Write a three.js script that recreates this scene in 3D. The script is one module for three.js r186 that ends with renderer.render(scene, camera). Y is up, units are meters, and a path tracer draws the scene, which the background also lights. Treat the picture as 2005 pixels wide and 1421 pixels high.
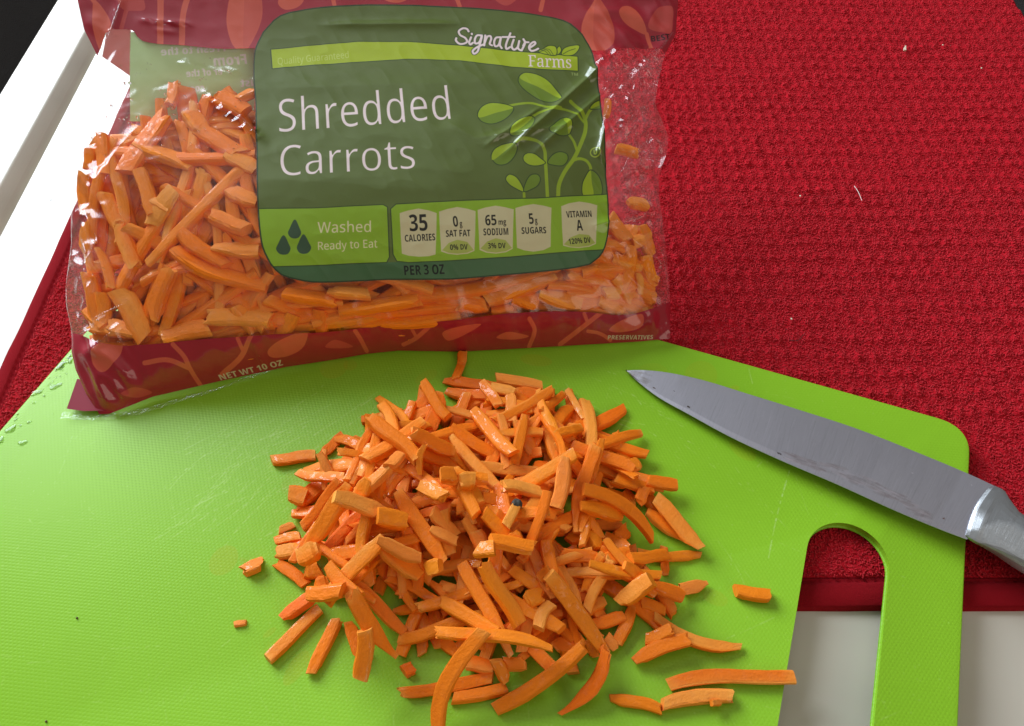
import * as THREE from 'three';
import { mergeGeometries, toCreasedNormals, mergeVertices } from 'three/addons/utils/BufferGeometryUtils.js';
import { RectAreaLightUniformsLib } from 'three/addons/lights/RectAreaLightUniformsLib.js';

// ---------------------------------------------------------------- camera, light, exposure
const scene = new THREE.Scene();
const W = 1024, H = 726, mm = 0.001;
const camera = new THREE.PerspectiveCamera(47.89, W / H, 0.01, 20);
camera.position.set(0, 0.2, 0);
camera.lookAt(0, 0.2 - Math.tan(53.5 * Math.PI / 180), -1);
const renderer = new THREE.WebGLRenderer({ antialias: true });
renderer.setSize(W, H);
renderer.toneMapping = THREE.LinearToneMapping;
renderer.toneMappingExposure = 1.0;
renderer.shadowMap.enabled = true;
scene.background = new THREE.Color().setRGB(0.135, 0.112, 0.095);    // the dim room round the table
RectAreaLightUniformsLib.init();
const WINDOW = { x: -0.88, y: 0.74, z: -1.02, w: 0.95, h: 1.1, power: 11, color: new THREE.Color().setRGB(0.90, 1.0, 1.10) };
const UNSEEN_REAR_LIGHT = { x: 1.05, y: 1.0, z: 1.1, w: 1.3, h: 1.1, power: 1.15, color: new THREE.Color().setRGB(1.0, 0.87, 0.72) };  // unseen warm source behind the viewer, placed to light the bag face

// ---------------------------------------------------------------- helpers
const numbers = {};
function numbered(name) { const k = numbers[name] = (numbers[name] ?? -1) + 1; return k ? name + '_' + String(k).padStart(3, '0') : name; }
function tag(o, label, category, group) { o.userData.label = label; if (category) o.userData.category = category; if (group) o.userData.group = group; return o; }
function thing(name, label, category, pos = [0, 0, 0], group) {
  const o = new THREE.Group(); o.name = numbered(name); o.position.set(...pos); scene.add(o); return tag(o, label, category, group);
}
function part(name, geo, mat, parent) {
  const m = new THREE.Mesh(geo, mat); m.name = name; m.castShadow = m.receiveShadow = true; parent.add(m); return m;
}
let seed = 1;
function rnd() { seed = (seed * 1664525 + 1013904223) >>> 0; return seed / 4294967296; }
function hash(x, y, s = 0) { let h = Math.imul(x | 0, 374761393) ^ Math.imul(y | 0, 668265263) ^ Math.imul(s | 0, 2147483647); h = Math.imul(h ^ (h >>> 13), 1274126177); return ((h ^ (h >>> 16)) >>> 0) / 4294967296; }
function noise(x, y, s = 0, per = 0) {
  const ix = Math.floor(x), iy = Math.floor(y), fx = x - ix, fy = y - iy, u = fx * fx * (3 - 2 * fx), v = fy * fy * (3 - 2 * fy);
  const w = (a) => per ? ((a % per) + per) % per : a, f = (a, b) => hash(w(a), w(b), s);
  return (f(ix, iy) * (1 - u) + f(ix + 1, iy) * u) * (1 - v) + (f(ix, iy + 1) * (1 - u) + f(ix + 1, iy + 1) * u) * v;
}
function fbm(x, y, s = 0, o = 3) { let a = 0, k = 0.5, t = 0; for (let i = 0; i < o; i++) { a += k * noise(x, y, s + i * 17); t += k; x *= 2.03; y *= 2.03; k *= 0.5; } return a / t; }
const clamp = (x, a = 0, b = 1) => Math.min(b, Math.max(a, x)), lerp = (a, b, t) => a + (b - a) * t, smooth = (a, b, x) => { const t = clamp((x - a) / (b - a)); return t * t * (3 - 2 * t); };
function dataTex(n, f, srgb = false, repeat = true) {                  // f(u, v) -> grey or [r, g, b], 0..1
  const d = new Uint8Array(n * n * 4);
  for (let y = 0; y < n; y++) for (let x = 0; x < n; x++) { const c = f(x / n, y / n), i = (y * n + x) * 4, a = Array.isArray(c) ? c : [c, c, c]; for (let k = 0; k < 3; k++) d[i + k] = clamp(a[k]) * 255; d[i + 3] = 255; }
  const t = new THREE.DataTexture(d, n, n); t.magFilter = THREE.LinearFilter; t.minFilter = THREE.LinearFilter; if (repeat) t.wrapS = t.wrapT = THREE.RepeatWrapping;
  if (srgb) t.colorSpace = THREE.SRGBColorSpace; t.needsUpdate = true; return t;
}
function canvasTex(w, h, draw, srgb = true) {
  const c = document.createElement('canvas'); c.width = w; c.height = h; draw(c.getContext('2d'), w, h);
  const t = new THREE.CanvasTexture(c); t.magFilter = THREE.LinearFilter; if (srgb) t.colorSpace = THREE.SRGBColorSpace; return t;
}
const rep = (t, x, y, rot = 0) => { const c = t.clone(); c.repeat.set(x, y); c.rotation = rot; c.needsUpdate = true; return c; };
function gridGeo(nu, nv, f, flip = false) {                          // f(i/nu, j/nv) -> {p: [x, y, z], uv: [u, v]}
  const P = new Float32Array((nu + 1) * (nv + 1) * 3), T = new Float32Array((nu + 1) * (nv + 1) * 2), I = [];
  for (let j = 0, k = 0; j <= nv; j++) for (let i = 0; i <= nu; i++, k++) { const r = f(i / nu, j / nv); P.set(r.p, k * 3); T.set(r.uv, k * 2); }
  for (let j = 0; j < nv; j++) for (let i = 0; i < nu; i++) { const a = j * (nu + 1) + i, b = a + 1, c = a + nu + 1, d = c + 1; flip ? I.push(a, c, b, b, c, d) : I.push(a, b, c, b, d, c); }
  const g = new THREE.BufferGeometry(); g.setAttribute('position', new THREE.BufferAttribute(P, 3)); g.setAttribute('uv', new THREE.BufferAttribute(T, 2)); g.setIndex(I); g.computeVertexNormals(); return g;
}
const lin = (r, g, b) => new THREE.Color().setRGB(r, g, b);

// ---------------------------------------------------------------- light sources out of view: the far window and one lighting the bag face
function makeUnseenSource(label, w, turn) {
  const t = thing('window', label, 'window', [w.x, w.y, w.z]); t.rotation.y = turn;  // window shape also stands in for the unseen source behind the viewer
  const fm = new THREE.MeshStandardMaterial({ color: lin(0.75, 0.75, 0.73), roughness: 0.5 });
  const bar = (bw, bh, x, y) => { const g = new THREE.BoxGeometry(bw, bh, 0.05); g.translate(x, y, -0.005); return g; };
  part('frame', mergeGeometries([bar(w.w + 0.12, 0.06, 0, w.h / 2 + 0.03), bar(w.w + 0.12, 0.06, 0, -w.h / 2 - 0.03), bar(0.06, w.h, -w.w / 2 - 0.03, 0), bar(0.06, w.h, w.w / 2 + 0.03, 0)]), fm, t);
  part('pane', new THREE.PlaneGeometry(w.w, w.h), new THREE.MeshStandardMaterial({ color: 0x111111, emissive: w.color, emissiveIntensity: Math.min(1, w.power) }), t);
  const l = new THREE.RectAreaLight(w.color, w.power, w.w, w.h);
  l.position.set(0, 0, 0.03); l.rotation.y = Math.PI; t.add(l);
}
makeUnseenSource('unseen bright window in white frame beyond the far left of the table', WINDOW, 0.7);
makeUnseenSource('unseen warm light on the right behind the viewer that lights the bag face', UNSEEN_REAR_LIGHT, Math.PI + 0.75);

// ---------------------------------------------------------------- unseen pale slab overhead, placed for the knife blade to mirror
{
  const g = new THREE.BoxGeometry(4.4, 0.1, 4.4), c = new THREE.Mesh(g, new THREE.MeshStandardMaterial({ color: lin(0.6, 0.57, 0.53), roughness: 0.9 }));
  c.name = 'unseen_ceiling'; c.position.set(0, 1.75, -0.1); c.userData.kind = 'structure'; c.receiveShadow = true; scene.add(c);
}

// ---------------------------------------------------------------- floor and table
{
  const g = new THREE.PlaneGeometry(8, 8); g.rotateX(-Math.PI / 2);
  const f = new THREE.Mesh(g, new THREE.MeshStandardMaterial({ color: lin(0.08, 0.083, 0.088), roughness: 0.8, bumpMap: rep(dataTex(256, (u, v) => noise(u * 90, v * 90, 3, 90)), 60, 60), bumpScale: 0.002 }));
  f.name = 'floor'; f.position.y = -0.75; f.userData.kind = 'structure'; scene.add(f);

  const wear = dataTex(512, (u, v) => { const k = 0.86 + 0.06 * noise(u * 6, v * 6, 5, 6) + 0.05 * noise(u * 40, v * 40, 6, 40); return hash(u * 512, v * 512, 9) > 0.99985 ? [0.4, 0.36, 0.3] : [k, k * 0.985, k * 0.955]; }, true);
  const tm = new THREE.MeshPhysicalMaterial({ color: lin(0.72, 0.68, 0.61), map: wear, roughness: 0.34, roughnessMap: dataTex(256, (u, v) => 0.75 + 0.25 * noise(u * 20, v * 20, 8, 20)), clearcoat: 0.15, clearcoatRoughness: 0.3 });
  const t = thing('tray_table', 'white tray table with a rounded raised rim along its left edge', 'table', [0, -0.007, 0]);
  const top = new THREE.BoxGeometry(0.4102, 0.018, 1.1); top.translate(0.0231, -0.009, -0.25);
  uvXZ(top, 0.5); part('tabletop', top, tm, t);
  const s = new THREE.Shape(); s.moveTo(0, -0.022); s.lineTo(0, -0.002);                        // rim profile, left to right: a broad rounded top that falls away to the seam
  s.bezierCurveTo(0, 0.0028, 0.003, 0.0042, 0.009, 0.0042); s.bezierCurveTo(0.017, 0.0042, 0.023, 0.0030, 0.0268, 0.0004); s.bezierCurveTo(0.0284, -0.0008, 0.0294, -0.002, 0.0296, -0.004); s.lineTo(0.0296, -0.022); s.closePath();
  const rg = new THREE.ExtrudeGeometry(s, { depth: 1.1, bevelEnabled: false, curveSegments: 14 }); rg.translate(-0.2122, 0, -0.8); 
  const rim = toCreasedNormals(rg, 0.5); uvXZ(rim, 0.5);
  part('rim', rim, tm, t);
}
function uvXZ(g, size) { const p = g.attributes.position, u = new Float32Array(p.count * 2); for (let i = 0; i < p.count; i++) { u[i * 2] = p.getX(i) / size + 0.5; u[i * 2 + 1] = -p.getZ(i) / size + 0.5; } g.setAttribute('uv', new THREE.BufferAttribute(u, 2)); }

// ---------------------------------------------------------------- board axes (the towel leaves out what lies wholly under the board)
const TR = [132.1, -125.2], AX = [0.938, 0.347], AQ = [-0.347, 0.938];
const onBoard = (u, q) => [TR[0] + AX[0] * u + AQ[0] * q, TR[1] + AX[1] * u + AQ[1] * q];   // u along the top edge (negative to the left), q down the right edge
const toBoard = (x, z) => { const dx = x - TR[0], dz = z - TR[1]; return [dx * AX[0] + dz * AX[1], dx * AQ[0] + dz * AQ[1]]; };

// ---------------------------------------------------------------- the red towel
{
  const t = thing('dish_towel', 'red waffle-knit terry dish towel with flat hems spread on the table', 'towel', [0, -0.007, 0]);
  const X0 = -159.4, X1 = 232, ZF = -73.8, ZB = -440, HEM = 6.4, HEMF = 8.2;
  const terry = (x, z) => {
    const a = 0.5 * noise(x / 0.62, z / 0.62, 11) + 0.5 * noise(x / 0.95 + 9, z / 0.8, 12), b = noise(x / 2.6, z / 2.6, 13);
    const wx = x + 0.5 * (noise(x / 9, z / 9, 14) - 0.5) * 2, r = z / 7.0, row = Math.round(r), c = wx / 4.72, col = Math.round(c);
    let bump = 0;
    for (let i = -1; i <= 1; i++) for (let j = -1; j <= 1; j++) {
      const R = row + j, C = col + i, jx = (hash(C, R, 21) - 0.5) * 1.1, jz = (hash(C, R, 22) - 0.5) * 1.6, k = 0.7 + 0.5 * hash(C, R, 23);
      const dx = wx - C * 4.72 - jx, dz = z - R * 7.0 - jz, w = dz < 0 ? 0.85 + 0.1 * dz : 1.25;
      bump = Math.max(bump, k * Math.exp(-(dx * dx) / (Math.max(w, 0.4) ** 2 * 0.8) - (dz * dz) / (dz < 0 ? 3.6 : 2.0)));
    }
    const wave = 0.45 * Math.sin(x / 17 + z / 60) + 0.4 * noise(x / 30, z / 30, 15);
    const fade = smooth(-84, -100, z) * smooth(-140, -125, x);          // flatter towards the hems
    return 2.2 + 0.9 * bump * (0.6 + 0.8 * noise(x / 23, z / 19, 16)) * (0.25 + 0.75 * fade) + 0.8 * a * a + 0.25 * b + 0.3 * wave * fade;
  };
  const under = (u, q) => u < 0 && u > -261.3 && q > 0;
  const xs = [], zs = [];
  for (let x = X0 + HEM; x < X1; x += 0.52) xs.push(x); xs.push(X1);
  for (let z = ZF - HEMF; z > ZB;) { zs.push(z); z -= z > -230 ? 0.52 : 0.8; } zs.push(ZB);
  const nx = xs.length, nz = zs.length, P = new Float32Array(nx * nz * 3), U = new Float32Array(nx * nz * 2), I = [], hid = new Uint8Array(nx * nz);
  for (let j = 0, k = 0; j < nz; j++) for (let i = 0; i < nx; i++, k++) {
    const x = xs[i], z = zs[j], [u, q] = toBoard(x, z);
    let h = terry(x, z), e = Math.min(smooth(0, 1.6, x - xs[0]), smooth(0, 1.6, zs[0] - z));
    h = lerp(1.9, h, e); if (i === nx - 1) h = 0;
    if (under(u, q)) h = Math.min(h, 3.2);                                    // pressed flat by the board
    hid[k] = under(u, q) && u < -8 && u > -253 && q > 8 && !(u > -46 && u < -10 && q > 34);
    P.set([x * mm, h * mm, z * mm], k * 3); U.set([x / 24, z / 24], k * 2);
  }
  for (let j = 0; j < nz - 1; j++) for (let i = 0; i < nx - 1; i++) { const a = j * nx + i, b = a + 1, c = a + nx, d = c + 1; if (hid[a] && hid[b] && hid[c] && hid[d]) continue; I.push(a, b, c, b, d, c); }
  const g = new THREE.BufferGeometry(); g.setAttribute('position', new THREE.BufferAttribute(P, 3)); g.setAttribute('uv', new THREE.BufferAttribute(U, 2)); g.setIndex(I); g.computeVertexNormals();
  const fluff = dataTex(512, (u, v) => 0.6 * noise(u * 60, v * 60, 31, 60) + 0.4 * noise(u * 128, v * 128, 32, 128));
  const tint = dataTex(512, (u, v) => { const k = 0.82 + 0.3 * noise(u * 44, v * 44, 33, 44) * noise(u * 5, v * 5, 34, 5) + 0.12 * (noise(u * 110, v * 110, 35, 110) - 0.5); return [k, k * 0.96, k]; });
  const tm = new THREE.MeshPhysicalMaterial({ color: lin(0.48, 0.009, 0.018), map: tint, roughness: 0.95, specularIntensity: 0.2, bumpMap: fluff, bumpScale: 0.00022, sheen: 0.12, sheenColor: lin(0.8, 0.1, 0.18), sheenRoughness: 0.5 });
  part('terry_field', g, tm, t);
  // the terry loops that stand on the cloth
  const loopMat = new THREE.MeshPhysicalMaterial({ color: lin(0.52, 0.009, 0.02), roughness: 0.95 }), spots = [];
  seed = 4242;
  for (let z = ZF - HEMF - 0.4; z > ZB + 40;) {
    const st = z > -230 ? 0.68 : 0.9;
    for (let x = X0 + HEM + 0.4; x < X1 - 0.5; x += st) {
      const X = x + (rnd() - 0.5) * 0.75, Z = z + (rnd() - 0.5) * 0.75, [u, q] = toBoard(X, Z);
      if (u < 0.6 && u > -262 && q > -0.6 && !(u > -39.5 && u < -17.5 && q > 43)) continue;
      if (X > -118 && X < 40 && Z < -165) continue;                       // nothing shows behind the bag
      spots.push([X, Math.min(terry(X, Z), under(u, q) ? 3.0 : 9), Z, rnd(), rnd(), rnd()]);
    }
    z -= st;
  }
  const loops = new THREE.InstancedMesh(new THREE.TorusGeometry(0.29 * mm, 0.15 * mm, 5, 7, Math.PI), loopMat, spots.length), M4 = new THREE.Matrix4(), Q = new THREE.Quaternion(), E3 = new THREE.Euler(), C3 = new THREE.Color();
  spots.forEach(([x, y, z, a, b, c], i) => { E3.set((b - 0.5) * 1.5, a * 6.28, (c - 0.5) * 1.2); Q.setFromEuler(E3); const s = 0.75 + 0.6 * b; M4.compose(new THREE.Vector3(x * mm, (y - 0.12) * mm, z * mm), Q, new THREE.Vector3(s, s * (0.8 + 0.5 * c), s)); loops.setMatrixAt(i, M4); const k = 0.8 + 0.35 * a; loops.setColorAt(i, C3.setRGB(k, k, k)); });
  loops.name = 'terry_loops'; loops.userData.kind = 'stuff'; loops.castShadow = loops.receiveShadow = true; t.add(loops);
  const weave = dataTex(256, (u, v) => 0.5 + 0.25 * Math.sin(u * 2 * Math.PI * 32) * Math.sin(v * 2 * Math.PI * 32) + 0.25 * noise(u * 40, v * 40, 36, 40));
  const hm = new THREE.MeshPhysicalMaterial({ color: lin(0.36, 0.007, 0.014), roughness: 0.95, specularIntensity: 0.2, bumpMap: weave, bumpScale: 0.0005, sheen: 0.1, sheenColor: lin(0.8, 0.2, 0.3), sheenRoughness: 0.5 });
  // hems: folded flat strips with a rolled outer edge and a stitched groove at the inner side
  const hemH = (d, w, l) => { const k = d / w; return (k < 0.04 ? lerp(0, 1.5, k / 0.04) : 1.5 + 1.3 * Math.pow(Math.sin(Math.PI * clamp((k - 0.02) / 1.0)), 0.6)) - 0.9 * Math.exp(-(((d - w + 1.1) / 0.32) ** 2)) * (0.6 + 0.4 * Math.sin(l * 2.6)) + 0.22 * (noise(l / 6, d / 3, 37) - 0.5); };
  const left = gridGeo(16, 480, (u, v) => { const z = lerp(ZF, ZB, v), d = u * (HEM + 0.4), w = 0.5 * (noise(z / 14, 3, 38) - 0.5); return { p: [(X0 + d + w) * mm, Math.max(0, hemH(d, HEM, z)) * mm, z * mm], uv: [d / 10, z / 10] }; }, false);
  const front = gridGeo(480, 18, (u, v) => { const x = lerp(X0 + HEM, X1, u), d = v * (HEMF + 0.4), w = 0.5 * (noise(x / 14, 5, 39) - 0.5); return { p: [x * mm, Math.max(0, Math.min(hemH(d, HEMF, x), 3.1)) * mm, (ZF - d + w) * mm], uv: [x / 10, d / 10] }; }, false);
  part('hem', left, hm, t); part('hem', front, hm, t);
}
// lint and crumbs on the towel
{
  const lint = new THREE.MeshStandardMaterial({ color: lin(0.75, 0.66, 0.5), roughness: 0.8 });
  const spl = new THREE.BoxGeometry(0.0009, 0.0007, 0.0034, 1, 1, 2); { const p = spl.attributes.position; for (let i = 0; i < p.count; i++) if (p.getZ(i) < -0.001) p.setX(i, p.getX(i) * 0.5 + 0.0003); spl.computeVertexNormals(); }
  const s = part('wood_splinter', spl, lint, scene); s.position.set(0.1696, -0.0029, -0.3192); s.rotation.y = -0.25; tag(s, 'pale splinter lying on the far right of the red towel', 'splinter');
  const hair = new THREE.TubeGeometry(new THREE.CatmullRomCurve3([[0.1258, -0.0028, -0.2310], [0.1262, -0.0024, -0.2275], [0.1266, -0.0028, -0.2232]].map((p) => new THREE.Vector3(...p))), 10, 0.00011, 5);
  const h = part('white_bristle', hair, new THREE.MeshStandardMaterial({ color: lin(0.85, 0.72, 0.66), roughness: 0.5 }), scene); tag(h, 'thin white bristle lying on the red towel above the knife', 'bristle');
  const dark = new THREE.TubeGeometry(new THREE.CatmullRomCurve3([[0.0870, -0.0026, -0.1590], [0.0895, -0.0022, -0.1583], [0.0925, -0.0026, -0.1612]].map((p) => new THREE.Vector3(...p))), 10, 0.0001, 5);
  tag(part('dark_hair', dark, new THREE.MeshStandardMaterial({ color: lin(0.05, 0.01, 0.01), roughness: 0.5 }), scene), 'short dark hair on the red towel near the board edge', 'hair');
  const fl = new THREE.IcosahedronGeometry(0.00032, 1);
  for (const [x, z, l] of [[105, -226, 'left of the bristle'], [198, -305, 'at the far right'], [90, -168, 'closest to the bag'], [187, -322, 'near the splinter']]) {
    const f = part(numbered('lint_fleck'), fl, lint, scene); f.position.set(x * mm, -0.0031, z * mm); f.scale.set(1, 0.6, 1.3); tag(f, 'white lint fleck on the red towel, ' + l, 'lint');
  }
}

// ---------------------------------------------------------------- the cutting board
{
  const t = thing('cutting_board', 'lime green plastic cutting board with a long handle slot', 'cutting board');
  const V = (u, q) => { const [x, z] = onBoard(u, q); return [x * mm, -z * mm]; };
  const rr = (sh, pts, r) => pts.forEach((p, i) => { const a = pts[(i + pts.length - 1) % pts.length], b = pts[(i + 1) % pts.length], k = (q) => { const d = Math.hypot(q[0] - p[0], q[1] - p[1]); return V(p[0] + (q[0] - p[0]) / d * r, p[1] + (q[1] - p[1]) / d * r); }; i ? sh.lineTo(...k(a)) : sh.moveTo(...k(a)); sh.quadraticCurveTo(...V(...p), ...k(b)); });
  const b = 0.55;                                                       // bevel, taken off the outline
  const sh = new THREE.Shape(); rr(sh, [[-b, b], [-b, 205], [-261.3 + b, 205], [-261.3 + b, b]], 9); sh.closePath();
  const hole = new THREE.Path(), c = -28.5, r = 9.8 + b, q0 = 43.8 + 9.8, q1 = 158;
  hole.moveTo(...V(c - r, q0)); for (let i = 1; i <= 24; i++) { const a = Math.PI - i / 24 * Math.PI; hole.lineTo(...V(c + r * Math.cos(a), q0 - r * Math.sin(a))); }
  for (let i = 0; i <= 24; i++) { const a = -i / 24 * Math.PI; hole.lineTo(...V(c + r * Math.cos(a), q1 - r * Math.sin(a))); } hole.closePath(); sh.holes.push(hole);
  const g = new THREE.ExtrudeGeometry(sh, { depth: 0.0019, bevelEnabled: true, bevelThickness: 0.00055, bevelSize: 0.00055, bevelSegments: 4, curveSegments: 16 });
  g.rotateX(-Math.PI / 2); g.translate(0, -0.0019 - 0.00055, 0);
  const gg = toCreasedNormals(g, 0.3); uvXZ(gg, 0.4);                   // u = x / 0.4 + .5, v = -z / 0.4 + .5
  const px = (x) => (x / 400 + 0.5) * 2048, py = (z) => (z / 400 + 0.5) * 2048;
  const map = canvasTex(2048, 2048, (k, w, h) => {
    k.fillStyle = '#ffffff'; k.fillRect(0, 0, w, h);
    seed = 77;
    for (let i = 0; i < 240; i++) { k.fillStyle = `rgba(${rnd() < 0.5 ? '225,240,190' : '255,255,235'},0.05)`; k.beginPath(); k.ellipse(rnd() * w, rnd() * h, 20 + rnd() * 70, 15 + rnd() * 50, rnd() * 3, 0, 7); k.fill(); }
  });
  // knife scars: pale broken lines cut into the plastic
  const scar = canvasTex(2048, 2048, (k, w, h) => {
    k.fillStyle = '#000'; k.fillRect(0, 0, w, h); seed = 41;
    const cut = (x0, z0, x1, z1, wd, al) => { const n = Math.max(3, Math.hypot(x1 - x0, z1 - z0) / 1.1 | 0), bow = (rnd() - 0.5) * 2; for (let i = 0; i < n; i++) { if (rnd() < 0.34) continue; const a = i / n, e = (i + 0.9) / n, o = Math.sin(a * 3.1) * bow; k.strokeStyle = `rgba(255,255,255,${al * (0.6 + 0.5 * rnd())})`; k.lineWidth = wd * (0.5 + rnd()); k.beginPath(); k.moveTo(px(lerp(x0, x1, a) + o), py(lerp(z0, z1, a))); k.lineTo(px(lerp(x0, x1, e) + o), py(lerp(z0, z1, e))); k.stroke(); } };
    cut(77, -111, 66, -84, 1.5, 1); cut(62, -112, 74, -92, 1.1, 0.5); cut(48, -120, 66, -104, 1.1, 0.45); cut(72, -152, 72, -139, 1.5, 0.9);
    for (let i = 0; i < 130; i++) { const x = -95 + rnd() * 62, z = -122 + rnd() * 34, a = -0.75 + (rnd() - 0.5) * 0.7, l = 6 + rnd() * 22; cut(x, z, x + l * Math.cos(a), z + l * Math.sin(a), 0.9 + rnd() * 0.5, 0.45 + rnd() * 0.45); }
    for (let i = 0; i < 60; i++) { const x = 8 + rnd() * 40, z = -146 + rnd() * 26, a = 0.6 + (rnd() - 0.5) * 1.1, l = 3 + rnd() * 12; cut(x, z, x + l * Math.cos(a), z + l * Math.sin(a), 0.9 + rnd() * 0.4, 0.4 + rnd() * 0.4); }
    for (let i = 0; i < 190; i++) { const x = -130 + rnd() * 225, z = -150 + rnd() * 110, a = rnd() * 3.1, l = 3 + rnd() * 14; cut(x, z, x + l * Math.cos(a), z + l * Math.sin(a), 0.8 + rnd() * 0.5, 0.2 + rnd() * 0.35); }
    for (let i = 0; i < 2600; i++) { k.fillStyle = `rgba(255,255,255,${0.15 + rnd() * 0.4})`; k.fillRect(px(-140 + rnd() * 250), py(-165 + rnd() * 130), 1 + rnd(), 1 + rnd()); }
  });
  // juice stains: faint orange blots where the pile lay
  const stain = (k) => { seed = 91; for (let i = 0; i < 46; i++) { const x = -75 + rnd() * 145, z = -150 + rnd() * 95, r = 1 + rnd() * 5; k.fillStyle = `rgba(226,150,20,${0.05 + rnd() * 0.09})`; k.beginPath(); k.ellipse(px(x), 2048 - py(-z), r * 5, r * (2 + rnd() * 3), rnd() * 3, 0, 7); k.fill(); } };
  const merged = (() => {                                                // the scars lighten the green where they are
    const a = map.image.getContext('2d'), b2 = scar.image.getContext('2d'), A = a.getImageData(0, 0, 2048, 2048), B = b2.getImageData(0, 0, 2048, 2048), base = [139, 192, 42], pale = [176, 214, 120];
    for (let i = 0; i < A.data.length; i += 4) { const s = B.data[i] / 255; for (let c2 = 0; c2 < 3; c2++) A.data[i + c2] = lerp(base[c2] * A.data[i + c2] / 250, pale[c2], s * 0.9); }
    a.putImageData(A, 0, 0); stain(a); return map;
  })();
  const emboss = dataTex(256, (u, v) => { const x = (u * 8) % 1 - 0.5, y = (v * 8 + (Math.floor(u * 8) % 2) * 0.5) % 1 - 0.5; return clamp(1 - (x * x + y * y) * 5.2) * 0.8 + 0.2 * noise(u * 60, v * 60, 51, 60); });
  const bm = new THREE.MeshPhysicalMaterial({ color: 0xffffff, map: merged, roughness: 0.38, specularIntensity: 0.5, bumpMap: rep(emboss, 400 / 7.4, 400 / 7.4, 0.36), bumpScale: 0.00003, clearcoat: 0.0 });
  part('board', gg, bm, t);
  // water left along the wet left edge
  seed = 5; const drops = [], unit = new THREE.SphereGeometry(1, 18, 8, 0, Math.PI * 2, 0, Math.PI / 2);
  for (let i = 0; i < 46; i++) {
    const q = 62 + 46 * rnd(), u = -260.2 + Math.abs((rnd() + rnd() - 1)) * (q > 88 ? 11 : 7), [x, z] = onBoard(u, q), r = 0.22 + 1.3 * rnd() ** 3, d = unit.clone(), p = d.attributes.position;
    for (let k = 0; k < p.count; k++) { const a = Math.atan2(p.getZ(k), p.getX(k)), s = 1 + 0.25 * Math.sin(a * 2 + i) + 0.16 * Math.sin(a * 3 + i * 2); p.setXYZ(k, p.getX(k) * s * r * mm, p.getY(k) * (0.07 + 0.06 * r) * mm, p.getZ(k) * s * r * mm * 1.2); }
    d.computeVertexNormals(); d.rotateY(rnd() * 3); d.translate(x * mm, 0.00001, z * mm); drops.push(d);
  }
  part('water_drops', mergeGeometries(drops), new THREE.MeshPhysicalMaterial({ color: 0xffffff, transmission: 1, roughness: 0.02, ior: 1.33, thickness: 0.001 }), t).userData.kind = 'stuff';
  seed = 6; const fl = new THREE.IcosahedronGeometry(0.00028, 1);
  for (const [x, z, l] of [[-131.4, -73, 'far left'], [-107, -45.5, 'lower left'], [-107.5, -69.5, 'left']]) { const s = part(numbered('dark_speck'), fl, new THREE.MeshStandardMaterial({ color: lin(0.12, 0.09, 0.02), roughness: 0.6 }), scene); s.position.set(x * mm, 0.00015, z * mm); tag(s, 'tiny dark crumb on the bare green board at the ' + l, 'crumb'); }
}

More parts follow.
